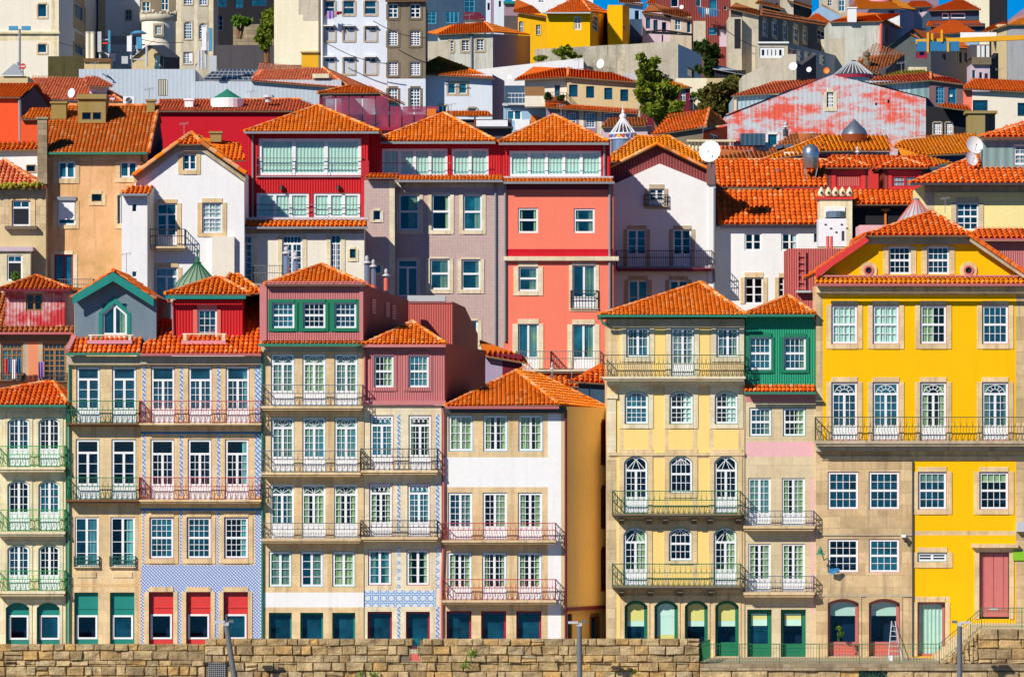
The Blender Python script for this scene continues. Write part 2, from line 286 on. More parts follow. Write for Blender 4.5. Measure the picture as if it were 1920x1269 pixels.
SP = {
 'sash42': [(.5, 1, 4, 2, 'g'), (.5, 1, 4, 2, 'g')], 'sash43': [(.5, 1, 4, 3, 'g'), (.5, 1, 4, 3, 'g')], 'sash32': [(.5, 1, 3, 2, 'g'), (.5, 1, 3, 2, 'g')], 'sash33': [(.5, 1, 3, 3, 'g'), (.5, 1, 3, 3, 'g')], 'sash22': [(.5, 1, 2, 2, 'g'), (.5, 1, 2, 2, 'g')],
 'hung': [(.48, 1, 1, 1, 'g'), (.52, 1, 1, 1, 'g')], 'case24': [(1, 2, 2, 4, 'g')], 'case14': [(1, 2, 1, 4, 'g')], 'case13': [(1, 2, 1, 3, 'g')], 'case12': [(1, 2, 1, 2, 'g')], 'case11': [(1, 2, 1, 1, 'g')], 'case23': [(1, 2, 2, 3, 'g')], 'one': [(1, 1, 1, 1, 'g')], 'grid23': [(1, 1, 2, 3, 'g')], 'grid34': [(1, 1, 3, 4, 'g')], 'grid24': [(1, 1, 2, 4, 'g')], 'grid33': [(1, 1, 3, 3, 'g')],
 'door_t13': [(.22, 1, 1, 1, 'g'), (.53, 2, 1, 3, 'g'), (.25, 2, 1, 1, 'p')], 'door_t24': [(.24, 1, 1, 1, 'g'), (.52, 2, 2, 4, 'g'), (.24, 2, 1, 1, 'p')],
 'door_f14': [(.19, 1, 1, 1, 'fan'), (.55, 2, 2, 4, 'g'), (.26, 2, 1, 1, 'p')], 'door_x24': [(.18, 1, 1, 1, 'lat'), (.56, 2, 2, 5, 'g'), (.26, 2, 1, 1, 'p')], 'door_24p': [(.74, 2, 2, 5, 'g'), (.26, 2, 1, 1, 'p')], 'door_13p': [(.68, 2, 1, 3, 'g'), (.32, 2, 1, 1, 'p')], 'door_11p': [(.75, 2, 1, 1, 'g'), (.25, 2, 1, 1, 'p')],
 'door_s24': [(.20, 1, 1, 1, 'sun'), (.56, 2, 2, 4, 'g'), (.24, 2, 1, 1, 'p')], 'door_g24': [(.26, 1, 1, 1, 'got'), (.48, 2, 2, 4, 'g'), (.26, 2, 1, 1, 'p')], 'sash_g': [(.5, 1, 4, 2, 'gotg'), (.5, 1, 4, 2, 'g')], 'arch_24p': [(.66, 2, 2, 4, 'g'), (.34, 2, 1, 1, 'p')], 'arch_24': [(1, 2, 2, 4, 'g')],
 'case_t2': [(.2, 1, 2, 1, 'g'), (.8, 2, 2, 6, 'g')], 'case_t5': [(.18, 1, 5, 1, 'g'), (.82, 2, 2, 6, 'g')], 'slide3': [(1, 3, 1, 1, 'g')], 'slide4': [(1, 4, 1, 1, 'g')], 'slide5': [(1, 5, 1, 1, 'g')], 'slide2': [(1, 2, 1, 1, 'g')], 't_case11': [(.3, 1, 2, 1, 'g'), (.7, 2, 1, 1, 'g')], 't_door': [(.25, 1, 2, 1, 'g'), (.48, 2, 1, 2, 'g'), (.27, 2, 1, 1, 'p')], 'tp_case': [(.22, 1, 1, 1, 'g'), (.78, 2, 1, 1, 'g')],
 'shop': [(1, 1, 1, 1, 'g')], 'door_low': [(.78, 1, 1, 1, 'g'), (.22, 1, 1, 1, 'p')], 'sol_t': [(.28, 1, 2, 1, 'g'), (.72, 1, 1, 1, 'x')],
}
def bars(F, mb, pts, w, d0, d1, m=0):
    for (a, b), (c, e) in zip(pts, pts[1:]):
        dx, dz = c - a, e - b; l = math.hypot(dx, dz) or 1; nx, nz = -dz / l * w / 2, dx / l * w / 2
        P = F.P; mb.hexa([P(a + nx, b + nz, d0), P(c + nx, e + nz, d0), P(c - nx, e - nz, d0), P(a - nx, b - nz, d0), P(a + nx, b + nz, d1), P(c + nx, e + nz, d1), P(c - nx, e - nz, d1), P(a - nx, b - nz, d1)], m)
def top_at(u, u0, u1, zs, rise, pointed):
    if not rise: return zs
    if pointed: return zs + rise * (1 - abs(u - (u0 + u1) / 2) / ((u1 - u0) / 2))
    w = (u1 - u0) / 2; r = (w * w + rise * rise) / (2 * rise); x = u - (u0 + u1) / 2; return zs + rise - r + math.sqrt(max(0, r * r - x * x))

class House:
    def __init__(s, name, label, Y, x, cat='house', group='riverfront houses', xb=None, Yb=None):
        s.Y = Y; s.F = Fac(x, Y, xb, Yb); p = W(x, 0, Y); s.g = ground(Y)
        s.root = empty(name, (p.x, Y, s.g), label, cat, group)
    def win(s, x0, y0, x1, y1, S='sash42', fr='white_paint', c=None, cc='cur_green', arch=0, pointed=False, sur=None, edge=None, rec=.06, gl='glass', F=None, fw=None, mw=.026, name='window', panel=None, proud=.035, hole=True, sill=None, dark=None):
        if gl == 'glass' and not (c and cc == 'cur_mint'): gl = random.choice(['glass'] * 5 + ['glass_reflect_blue'] * 3 + ['glass_reflect_teal'])
        F = F or s.F; u0, u1, z0, z1 = F.rect(x0, y0, x1, y1); k = (u1 - u0) / max(1e-6, (x1 - x0)); rise = arch * k
        if hole: F.open.append((u0, u1, z0, z1))
        else: rec = -.01
        zs = z1 - rise; mb = MB(); w = u1 - u0; h = z1 - z0
        if fw is None: fw = min(.092, w * .10)
        d0, d1 = rec, rec + .07; eu0, eu1, ez0, ez1 = u0, u1, z0, z1
        if edge:
            e = .026; F.box(mb, u0, u0 + e, z0, zs, rec - .03, d1, 1); F.box(mb, u1 - e, u1, z0, zs, rec - .03, d1, 1); F.box(mb, u0 + e, u1 - e, z0, z0 + e, rec - .03, d1, 1)
            if rise: bars(F, mb, [(a, b - e / 2) for a, b in arc_pts(u0, u1, zs, rise, 10, pointed)], e * 1.6, rec - .031, d1, 1)
            else: F.box(mb, u0 + e, u1 - e, z1 - e, z1, rec - .03, d1, 1)
            u0 += e; u1 -= e; z0 += e
            if not rise: z1 -= e; zs = z1
        # outer frame
        F.box(mb, u0, u0 + fw, z0, zs, d0, d1); F.box(mb, u1 - fw, u1, z0, zs, d0, d1); F.box(mb, u0 + fw, u1 - fw, z0, z0 + fw, d0, d1)
        if rise: bars(F, mb, [(a, b - fw * .55) for a, b in arc_pts(u0, u1, zs, rise, 10, pointed)], fw * 1.15, d0 - .001, d1)
        else: F.box(mb, u0 + fw, u1 - fw, z1 - fw, z1, d0, d1)
        iu0, iu1, iz0, iz1 = u0 + fw, u1 - fw, z0 + fw, z1 - (0 if rise else fw)
        sec = SP[S]; zt = z1; H = z1 - z0
        for i, (fr_, nl, nx, ny, kd) in enumerate(sec):
            zb = zt - H * fr_; a, b = (iz0 if i == len(sec) - 1 else zb), (iz1 if i == 0 else zt)
            if i < len(sec) - 1:
                r = fw * .55; F.box(mb, iu0, iu1, zb - r, zb + r, d0 + .004, d1 + .002); a = zb + r
            if i > 0: b = zt - fw * .55
            arched = rise and i == 0
            def tz(u): return min(b, top_at(u, u0, u1, zs, rise, pointed) - fw) if arched else b
            for j in range(1, nl):
                u = iu0 + (iu1 - iu0) * j / nl; F.box(mb, u - fw * .62, u + fw * .62, a, tz(u), d0 + .006, d1 + .003)
            lw = (iu1 - iu0) / nl
            if kd in ('g', 'gotg'):
                zr = min(b, zs) if arched else b
                for j in range(nl):
                    for q in range(1, nx):
                        u = iu0 + lw * (j + q / nx); F.box(mb, u - mw / 2, u + mw / 2, a, tz(u), d0 + .02, d1)
                for q in range(1, ny):
                    z = a + (zr - a) * q / ny if not arched else a + (b - a) * q / (ny) * .96
                    if z < (tz(iu0 + .02) if arched else b): F.box(mb, iu0, iu1, z - mw / 2, z + mw / 2, d0 + .021, d1 + .001)
            if kd in ('p', 'x'):
                F.box(mb, iu0, iu1, a, b, d0 + .02, d1 - .01, 2)
                if kd == 'p':
                    for j in range(nl):
                        q0, q1 = iu0 + lw * j + .09, iu0 + lw * (j + 1) - .09
                        if q1 - q0 > .06: F.box(mb, q0, q1, a + .07, b - .05, d0 + .008, d0 + .02, 2)
            cu = (iu0 + iu1) / 2; hw = (iu1 - iu0) / 2; hh = b - a
            if kd == 'fan':
                bars(F, mb, arc_pts(iu0, iu1, a, hh * .92, 10), .03, d0 + .02, d1); 
                for ang in (-.9, -.3, .3, .9): bars(F, mb, [(cu, a), (cu + hw * math.sin(ang), a + hh * math.cos(ang * .9))], .025, d0 + .022, d1)
            if kd == 'lat':
                for j in range(-1, 4):
                    bars(F, mb, [p for p in arc_pts(iu0 + hw * (j * .5 - .25), iu0 + hw * (j * .5 + .95), a, hh * .95, 8) if iu0 <= p[0] <= iu1], .03, d0 + .02 + j * .001, d1)
            if kd == 'sun':
                bars(F, mb, arc_pts(iu0 + hw * .1, iu1 - hw * .1, a, hh * .92, 10), .028, d0 + .02, d1); bars(F, mb, arc_pts(cu - hw * .42, cu + hw * .42, a, hh * .45, 8), .028, d0 + .02, d1)
                for q in range(1, 6):
                    ang = math.pi * q / 6; bars(F, mb, [(cu + hw * .4 * math.cos(ang), a + hh * .42 * math.sin(ang)), (cu + hw * .88 * math.cos(ang), a + hh * .9 * math.sin(ang))], .025, d0 + .022, d1)
            if kd in ('got', 'gotg'):
                zb2 = a if kd == 'got' else a + hh * .45
                for sgn in (-1, 1):
                    pts = [(cu + sgn * (hw * .92 - hw * 1.55 * (q / 8)), zb2 + (b - zb2) * .88 * math.sin(q / 8 * 1.5)) for q in range(9)]
                    bars(F, mb, [p for p in pts if p[1] < top_at(p[0], u0, u1, zs, rise, pointed) - .03], .03, d0 + .02 + sgn * .001, d1)
                    bars(F, mb, [(cu, zb2 + (b - zb2) * .75), (cu + sgn * hw * .4, zb2)], .026, d0 + .022, d1)
            zt = zb
        win = mb.build(name, [fr, edge or fr, panel or fr], s.root)
        P = F.P
        g = MB(); g.poly([P(eu0 + .01, ez0 + .01, d0 + .05), P(eu1 - .01, ez0 + .01, d0 + .05), P(eu1 - .01, ez1 - .01, d0 + .05), P(eu0 + .01, ez1 - .01, d0 + .05)]); g.build('pane', [gl] if hole else ['interior_reflect_navy'], win)
        if not hole: return win
        if c:
            cm = MB(); spans = dict(b=[(0, .30), (.70, 1)], f=[(0, 1)], r=[(.55, 1)], l=[(0, .45)], s=[], t=[], w=[(0, .42), (.52, 1)])[c]; dc = d0 + .085
            for a, b in spans:
                if c in 'bw': a, b = (a, b * random.uniform(.6, 1.1)) if a < .3 else (1 - (1 - a) * random.uniform(.6, 1.1), b)
                if c in 'rl' : a, b = (a + random.uniform(-.1, .2), b) if c == 'r' else (a, b + random.uniform(-.2, .1))
                ua, ub = eu0 + (eu1 - eu0) * a, eu0 + (eu1 - eu0) * b; n = max(4, int((ub - ua) / .055)); zt2 = ez1 - .03; ph = random.random() * 6
                for q in range(n):
                    ya, yb = .025 * math.sin(ph + q * 1.9), .025 * math.sin(ph + (q + 1) * 1.9); xa, xb = ua + (ub - ua) * q / n, ua + (ub - ua) * (q + 1) / n
                    cm.poly([P(xa, ez0, dc + ya), P(xb, ez0, dc + yb), P(xb, zt2, dc + yb), P(xa, zt2, dc + ya)])
            if c in 'st': F.box(cm, eu0, eu1, ez1 - h * (.55 if c == 's' else .3), ez1, dc, dc + .01)
            cm.build('curtain', cc, win)
        if sur or rise:
            m, l, tp, r_, bt = sur if isinstance(sur, tuple) else (sur or 'stone_cream', 5, 5, 5, 5)
            l, tp, r_, bt = (q * k for q in (l, tp, r_, bt)); U0, U1, Z0, Z1 = eu0 - l, eu1 + r_, ez0 - bt, ez1 + tp; sm = MB(); pr = -proud
            if l: F.box(sm, U0, eu0, Z0, ez1 - rise, pr, rec)
            if r_: F.box(sm, eu1, U1, Z0, ez1 - rise, pr, rec)
            if bt: F.box(sm, eu0, eu1, Z0, ez0, pr - .02, rec)
            if rise:
                ap = arc_pts(eu0, eu1, ez1 - rise, rise, 10, pointed)
                if l and not pointed: F.box(sm, U0, eu0, ez1 - rise, Z1, pr, rec)
                if r_ and not pointed: F.box(sm, eu1, U1, ez1 - rise, Z1, pr, rec)
                tops = [(a, max(Z1, b + .01)) for a, b in ap]
                if pointed:
                    tops = [(U0, ez1 - rise + .02), ((eu0 + eu1) / 2, ez1 + tp * 1.5), (U1, ez1 - rise + .02)]
                for (a, b), (c_, e), (ta, tb), (tc, te) in zip(ap, ap[1:], tops, tops[1:]):
                    sm.hexa([P(a, b, pr), P(c_, e, pr), P(tc, te, pr), P(ta, tb, pr), P(a, b, rec), P(c_, e, rec), P(tc, te, rec), P(ta, tb, rec)])
            elif tp: F.box(sm, eu0, eu1, ez1, Z1, pr, rec)
            sm.build('surround', m, win)
        if sill:
            sm = MB(); F.box(sm, eu0 - .12, eu1 + .12, ez0 - .1, ez0, -.12, rec); sm.build('sill', sill, win)
        return win
    def wall(s, pts, mat, F=None, depth=8.0, patches=(), name='wall', reveal=None, parent=None, back=None):
        F = F or s.F
        hull = [F.uz(*p) for p in pts]
        if sum(a[0] * b[1] - b[0] * a[1] for a, b in zip(hull, hull[1:] + hull[:1])) < 0: hull.reverse()
        us, zs = [p[0] for p in hull], [p[1] for p in hull]; U0, U1, Z0, Z1 = min(us), max(us), min(zs), max(zs)
        op = [o for o in F.open if (o[0] + o[1]) / 2 > U0 and (o[0] + o[1]) / 2 < U1 and o[3] > Z0 + .05 and o[2] < Z1 - .05]
        mats = [mat, 'interior_reflect_navy']; pr = []
        for p in patches:
            x0, y0, x1, y1, m = p
            if m not in mats: mats.append(m)
            pr.append((*F.rect(x0, y0, x1, y1), mats.index(m)))
        def brk(vals, lo, hi):
            vs = sorted({round(min(hi, max(lo, v)), 4) for v in vals}); out = [vs[0]]
            for v in vs[1:]:
                if v - out[-1] > .004: out.append(v)
            return out
        X = brk([U0, U1] + us + [v for o in op for v in o[:2]] + [v for o in pr for v in o[:2]], U0, U1)
        Z = brk([Z0, Z1] + [v for o in op for v in o[2:4]] + [v for o in pr for v in o[2:4]], Z0, Z1)
        mb = MB(); P = F.P
        for a, b in zip(X, X[1:]):
            for c, d in zip(Z, Z[1:]):
                cx, cz = (a + b) / 2, (c + d) / 2
                if any(o[0] < cx < o[1] and o[2] < cz < o[3] for o in op): continue
                mi = 0
                for o in pr:
                    if o[0] < cx < o[1] and o[2] < cz < o[3]: mi = o[4]
                q = clip([(a, c), (b, c), (b, d), (a, d)], hull)
                if len(q) > 2: mb.poly([P(u, z) for u, z in q], mi)
        for u0, u1, z0, z1 in op:
            ring = [(u0, z0), (u1, z0), (u1, z1), (u0, z1)]; mi = 0; cx, cz = u0 - .05, (z0 + z1) / 2
            for o in pr:
                if o[0] < cx < o[1] and o[2] < cz < o[3]: mi = o[4]
            for (a, b), (c, d) in zip(ring, ring[1:] + ring[:1]):
                mb.poly([P(a, b), P(c, d), P(c, d, .2), P(a, b, .2)], mi); mb.poly([P(a, b, .2), P(c, d, .2), P(c, d, .8), P(a, b, .8)], 1)
            mb.poly([P(a, b, .8) for a, b in ring], 1)
        e = random.uniform(.002, .012)
        if depth:
            cu = (U0 + U1) / 2; h2 = [(u + (e if u < cu else -e), z) for u, z in hull]
            bm_i = 0
            if back:
                if back not in mats: mats.append(back)
                bm_i = mats.index(back)
            for (a, b), (c, d), (a2, b2), (c2, d2) in zip(hull, hull[1:] + hull[:1], h2, h2[1:] + h2[:1]):
                mb.poly([P(a, b), P(c, d), P(c2, d2, depth), P(a2, b2, depth)], bm_i)
            mb.poly([P(a, b, depth) for a, b in h2], bm_i)
        return mb.build(name, mats, parent or s.root)
    def rwall(s, x0, y0, x1, mat, y1=None, **kw):     # rectangular, down to the ground
        F = kw.get('F') or s.F
        if y1 is None: y1 = HZ + (ZC - (s.g - .3)) * K(s.Y)
        return s.wall([(x0, y1), (x1, y1), (x1, y0), (x0, y0)], mat, **kw)
    def part(s, name, mat, parent=None, smooth=False): return _P(s, name, mat, parent, smooth)
    def slab(s, x0, y0, x1, y1, d0, d1, mat, name='ledge', F=None):
        F = F or s.F; mb = MB(); F.box(mb, *F.rect(x0, y0, x1, y1), d0, d1); return mb.build(name, mat, s.root)
    def pipe(s, pts, mat, r=.05, off=-.08, name='drainpipe', F=None):
        F = F or s.F; mb = MB(); mb.tube([F.P(*F.uz(*p), off) for p in pts], r, 6); return mb.build(name, mat, s.root)
    def gutter(s, x0, x1, y, mat, off=-.5, h=.12, F=None, Yd=None):
        F = F or s.F; mb = MB(); a, za = F.uz(x0, y); b, zb = F.uz(x1, y); F.box(mb, a, b, za - h / 2, za + h / 2, off - .1, off + .02); return mb.build('gutter', mat, s.root)
    def balcony(s, x0, x1, yr, ys, yb, mat, slabm='stone_tan', depth=.6, style='s', corbels=(), F=None, F_only=False, sp=.12):
        F = F or s.F; u0, u1, z0, z1 = F.rect(x0, yb, x1, yr); zs = F.uz(x0, ys)[1]; zb = F.uz(x0, yb)[1]; H = z1 - zs
        sb = MB(); F.box(sb, u0 - .03, u1 + .03, zs - (zs - zb) * .55, zs, -depth - .03, -.005); F.box(sb, u0 + .03, u1 - .03, zb, zs - (zs - zb) * .55 - .001, -depth + .04, -.005)
        for cx in corbels:
            cu = F.uz(cx, yb)[0]; F.box(sb, cu - .12, cu + .12, zb - .32, zb - .001, -depth * .45, -.004); F.box(sb, cu - .12, cu + .12, zb - .15, zb - .002, -depth * .8, -depth * .45 - .002)
        so = sb.build('balcony', slabm, s.root); mb = MB(); P = F.P
        def run(A, B):
            (ua, da), (ub, db) = A, B; L = math.hypot(ub - ua, db - da)
            def Q(t, z, bul=0):
                q = P(ua + (ub - ua) * t, z, da + (db - da) * t); 
                return q
            mid = zs + H * .60; low = zs + .05
            for z, r in ((z1, .026), (mid, .026), (low, .018)): mb.tube([Q(0, z), Q(1, z)], r, 4)
            n = max(2, int(L / sp))
            for i in range(n + 1):
                t = i / n; post = i in (0, n)
                if post: mb.tube([Q(t, zs), Q(t, z1 + .02)], .018, 4); continue
                if style == 'bar': mb.tube([Q(t, low), Q(t, z1)], .013, 4, caps=False); continue
                dt = (.35 * sp / L)
                if style == 's':
                    mb.tube([Q(t + dt * math.sin(q / 6 * 6.283) * (1 if i % 2 else .6), low + (mid - low) * q / 6) for q in range(7)], .0155, 4, caps=False)
                elif style == 'x':
                    mb.tube([Q(t, low), Q(t, mid)], .008, 4, caps=False); c0 = (i + .5) / n
                    mb.tube([Q(min(1, max(0, c0 + dt * 1.2 * math.cos(q * 1.047))), (low + mid) / 2 + sp * .42 * math.sin(q * 1.047)) for q in range(7)], .012, 4, caps=False)
                if i % 2 == 0:
                    mb.tube([Q(t, mid), Q(t, z1)], .012, 4, caps=False)
                else:
                    mb.tube([Q(max(0, t - 1.0 / n), mid), Q(t, z1 - .02), Q(min(1, t + 1.0 / n), mid)], .009, 4, caps=False)
        run((u0, -depth), (u1, -depth)); run((u0, -.02), (u0, -depth)); run((u1, -.02), (u1, -depth))
        mb.build('railing', mat, so); return so
    def roof(s, slopes, mat, ridges=(), sp=.23, rl=.40, name='roof', cap=.10, parent=None, under='stone_dark', plain=False, hgt=None):
        mb = MB(); hgt = hgt or getattr(s, 'hgt', None) or (.36 if s.Y > 58 else .9)
        if hgt < .6: sp = min(sp, .2); rl = min(rl, .36)
        for sl in slopes:
            if plain: mb.poly(sl, 0)
            else: tiles(mb, sl, sp, rl, 4 if hgt > .6 else 3, hgt)
        for a, b in ridges:
            a, b = Vector(a), Vector(b); n = max(1, int((b - a).length / .42))
            for i in range(n):
                p, q = a.lerp(b, i / n), a.lerp(b, (i + 1) / n + .02); mb.tube([p + Vector((0, 0, .04)), q + Vector((0, 0, .02))], [cap, cap * .85], 7, 2 if i % 3 else 0, random.random(), caps=True)
        return mb.build(name, [mat, under, 'ridge_mortar'], parent or s.root)
    def hip(s, xl, xr, ye, rx0, rx1, yr, run, mat, ov=.55, depth=None, along=None, d0=0, sp=.23, rl=.40, F=None, name='roof', cap=.10, parent=None):
        """eave xl..xr at pixel height ye, overhanging by ov; ridge rx0..rx1 at yr, run metres behind the eave; along: ridge runs back this many metres"""
        Y = s.Y + d0 - ov; FL, FR = W(xl, ye, Y), W(xr, ye, Y); R0, R1 = W(rx0, yr, Y + run), W(rx1, yr, Y + run)
        dp = depth or 2 * run
        if along: dp = run * (1 if along < 0 else 2) + abs(along)
        BL, BR = FL + Vector((0, dp, 0)), FR + Vector((0, dp, 0))
        if along:
            Rb = R0 + Vector((0, abs(along), 0))
            sl = [[FL, FR, R1, R0] if rx0 != rx1 else [FL, FR, R0], [FR, BR, Rb, R1], [BL, FL, R0, Rb]] + ([[BR, BL, Rb]] if along > 0 else [])
            rd = [(R0, Rb), (FL, R0), (FR, R1)]
        elif rx0 == rx1: sl = [[FL, FR, R0], [FR, BR, R0], [BL, FL, R0], [BR, BL, R0]]; rd = [(FL, R0), (FR, R0), (BR, R0), (BL, R0)]
        else:
            sl = [[FL, FR, R1, R0], [BR, BL, R0, R1], [FR, BR, R1], [BL, FL, R0]]; rd = [(R0, R1), (FL, R0), (FR, R1), (BL, R0), (BR, R1)]
        return s.roof(sl, mat, rd, sp, rl, name, cap, parent)
    def chimney(s, x0, y0, x1, y1, mat, Y=None, roofo=None, d=None, cap=None, name='chimney'):
        Y = s.Y if Y is None else Y; a, b = W(x0, y1, Y), W(x1, y0, Y); w = b.x - a.x; d = d or w * .8; mb = MB(); mb.box(a.x, b.x, Y, Y + d, a.z, b.z, 0)
        mb.box(a.x - .07, b.x + .07, Y - .07, Y + d + .07, b.z - .01, b.z + .10, 1); return mb.build(name, [mat, cap or mat], roofo or s.root)
class _P: pass
def tiles(mb, pts, sp=.23, rl=.40, seg=4, hgt=.9):
    pts = [Vector(p) for p in pts]; o = pts[0]; u = (pts[1] - o).normalized(); n = (pts[1] - o).cross(pts[2] - o).normalized()
    if n.z < 0: n = -n
    v = n.cross(u)
    if (pts[2] - o).dot(v) < 0: v = -v
    q = [((p - o).dot(u), (p - o).dot(v)) for p in pts]; umin, umax = min(a for a, b in q), max(a for a, b in q)
    mb.poly([p - n * .01 for p in pts], 0, .2)
    # thickness of the eave
    mb.poly([pts[0] - n * .01, pts[1] - n * .01, pts[1] - n * .09, pts[0] - n * .09], 1)
    mb.poly([p - n * .09 for p in pts], 1)
    nc = max(1, int(round((umax - umin) / sp))); sp = (umax - umin) / nc; r = sp * (.36 if hgt > .6 else .43)
    prof = [(-math.cos(math.pi * k / seg) * r, math.sin(math.pi * k / seg) * r * hgt) for k in range(seg + 1)]
    for c in range(nc):
        uc = umin + sp * (c + .5); vs = []
        for i in range(len(q)):
            (a, b), (c2, d) = q[i], q[(i + 1) % len(q)]
            if (a - uc) * (c2 - uc) < 0: vs.append(b + (d - b) * (uc - a) / (c2 - a))
        if len(vs) < 2: continue
        v0, v1 = min(vs), max(vs)
        if v1 - v0 < .05: continue
        nr = max(1, int(math.ceil((v1 - v0) / rl)))
        for i in range(nr):
            va, vb = v0 + i * rl - (.04 if i == 0 else .03) + random.uniform(-.012, .012), min(v1, v0 + (i + 1) * rl)
            du = random.uniform(-.012, .012); b0 = len(mb.v); t = random.random(); 
            A = o + u * (uc + du) + v * va + n * .05; B = o + u * (uc + du) + v * vb + n * .008
            for e, s_ in ((A, 1.05), (B, .85)):
                for x, y in prof: mb.v.append(tuple(e + u * (x * s_) + n * (y * s_)))
            m = seg + 1
            for k in range(seg): mb.f.append((b0 + k, b0 + k + 1, b0 + m + k + 1, b0 + m + k)); mb.mi.append(0); mb.ti.append(t)
# ================================================================== riverfront row (left to right)
RF = 'houses along the riverfront'
# --- B1 cream stone house
h = House('stone_house', 'narrow cream stone house at the left end with bright green balconies and arched windows', .3, -40, group=RF)
for (x0, x1) in ((14, 56), (72, 113)):
    for y0, y1 in ((782, 875), (900, 994), (1020, 1111)):
        h.win(x0, y0, x1, y1, 'arch_24p', arch=9, edge='bright_green', sur=('stone_cream', 5, 6, 5, 0))
    for_y = 1129
    h.win(x0 - 3, 1129, x1 - 1, 1214, 'shop', fr='teal', gl='glass', arch=10, sur=('stone_cream', 5, 6, 5, 0), fw=.10, rec=.2)
for x0 in (16, 74):
    F = h.F; u0, u1, z0, z1 = F.rect(x0 - 5, 1216, x0 + 40, 1122); m = MB(); d = .215
    a0, a1, b0, b1 = F.rect(x0, 1199, x0 + 37, 1153)
    F.box(m, u0 + .05, a0, z0, z1 - .25, d, d + .03); F.box(m, a1, u1 - .05, z0, z1 - .25, d, d + .03); F.box(m, a0, a1, b1, z1 - .2, d, d + .03); F.box(m, a0, a1, z0, b0, d, d + .03)
    for p in ((a0, a0 + .09, b0, b1), (a1 - .09, a1, b0, b1), (a0 + .09, a1 - .09, b0, b0 + .09), (a0 + .09, a1 - .09, b1 - .09, b1)): F.box(m, *p, d - .03, d + .03, 1)
    m.build('door', ['teal', 'white_paint'], h.root)
h.rwall(-90, 768, 127, 'stone_cream', depth=9)
h.slab(-90, 764, 127, 776, -.18, -.002, 'stone_cream', 'cornice')
for yr, ys, yb in ((836, 875, 884), (955, 996, 1004), (1069, 1107, 1116)): h.balcony(-4, 123, yr, ys, yb, 'rail_green', 'stone_cream', .55, 's')
h.hip(-150, 128, 759, 84, 100, 717, 3.0, 'roof_red', depth=9, ov=.5)
h.gutter(-150, 128, 761, 'gutter_green', -.5)
h.pipe([(125, 763), (125, 1214)], 'gutter_green', .05)

# --- B2 tan house with slate gable
h = House('slate_gable_house', 'narrow tan stone house under a dark slate gable with teal barge boards', .15, 127, group=RF)
for (x0, x1) in ((143, 188), (210, 256)):
    h.win(x0, 687, x1, 794, 'door_t13', edge='green', gl='glass_reflect_blue'); h.win(x0 - 1, 823, x1 - 1, 937, 'door_t13', edge='green')
    w = h.win(x0 - 3, 969, x1 - 3, 1062, 'case14', c='r', cc='cur_teal')
    h.balcony(x0 - 4, x1 - 2, 1043, 1062, 1065, 'rail_teal', 'stone_tan', .12, 'x')
    h.win(x0 - 4, 1110, x1 - 4, 1216, 'shop', fr='teal', fw=.05, rec=.2)
    F = h.F; m = MB(); d = .21; a0, a1, b0, b1 = F.rect(x0, 1198, x0 + 39, 1153); u0, u1, z0, z1 = F.rect(x0 - 2, 1216, x1 - 6, 1112)
    F.box(m, u0, a0, z0, z1, d, d + .03); F.box(m, a1, u1, z0, z1, d, d + .03); F.box(m, a0, a1, b1, z1, d, d + .03); F.box(m, a0, a1, z0, b0, d, d + .03); F.box(m, u0, u1, b1 + .28, b1 + .33, d - .03, d + .001)
    for p in ((a0, a0 + .09, b0, b1), (a1 - .09, a1, b0, b1), (a0 + .09, a1 - .09, b0, b0 + .09), (a0 + .09, a1 - .09, b1 - .09, b1)): F.box(m, *p, d - .03, d + .03, 1)
    m.build('door', ['teal', 'white_paint'], h.root)
    h.slab(x0 + 2, 1072, x1 - 8, 1082, -.04, -.001, 'stone_tan', 'relief_panel')
h.rwall(127, 676, 264, 'stone_tan', depth=10, patches=[(127, 1095, 264, 1099, 'ochre_tile'), (260, 690, 264, 1196, 'ochre_tile')])
h.slab(127, 668, 264, 684, -.22, -.002, 'stone_grey', 'cornice')
for yr, ys, yb in ((752, 793, 799), (895, 936, 943)): h.balcony(127, 263, yr, ys, yb, 'rail_dkgreen', 'brown', .6, 's')
FL, FR = W(127, 662, -.35), W(264, 662, -.35); h.roof([[FL, FR, W(264, 628, 1.2), W(133, 628, 1.2)]], 'roof_red')
h.gutter(126, 264, 664, 'gutter_green', -.5)
m = MB(); m.tube([W(127, 658, -.4), W(140, 632, 1.0)], .16, 4); m.build('eave_flashing', 'pinkp', h.root)
h.pipe([(130, 665), (130, 1214)], 'gutter_green', .05)
F2 = Fac(140, .9)
h.win(192, 569, 238, 645, 'door_11p', arch=20, pointed=True, sur=('teal', 7, 9, 7, 0), F=F2, c='r', gl='glass_reflect_blue')
h.wall([(140, 660), (293, 660), (293, 556), (213, 516), (140, 556)], 'slate_cement', F=F2, depth=9, name='gable_wall')
m = MB(); F2.box(m, *F2.rect(166, 645, 250, 638), -.7, -.01); F2.box(m, *F2.rect(171, 638, 174, 629), -.7, -.6, 1); F2.box(m, *F2.rect(243, 638, 248, 629), -.7, -.6, 1)
m.tube([F2.P(*F2.uz(168, 629), -.65), F2.P(*F2.uz(252, 629), -.65)], .035, 6, 2); m.build('window_ledge', ['pink', 'stone_pale', 'stone_pale'], h.root)
ap, ap2 = W(212, 508, .3), W(212, 508, .3) + Vector((0, 9.5, 0)); l, r = W(135, 558, .3), W(289, 561, .3); b = Vector((0, 9.5, 0))
h.roof([[l + b, l, ap, ap2], [r, r + b, ap2, ap]], 'roof_red', [(ap, ap2)])
m = MB()
for p, q in ((W(212, 510, .28), W(136, 554, .28)), (W(212, 510, .28), W(288, 558, .28))):
    v = Vector((0, 0, -.42)); y = Vector((0, .10, 0)); a2 = [p, q, q + v, p + v * 1.0]; m.hexa([*a2, *[k + y for k in a2]])
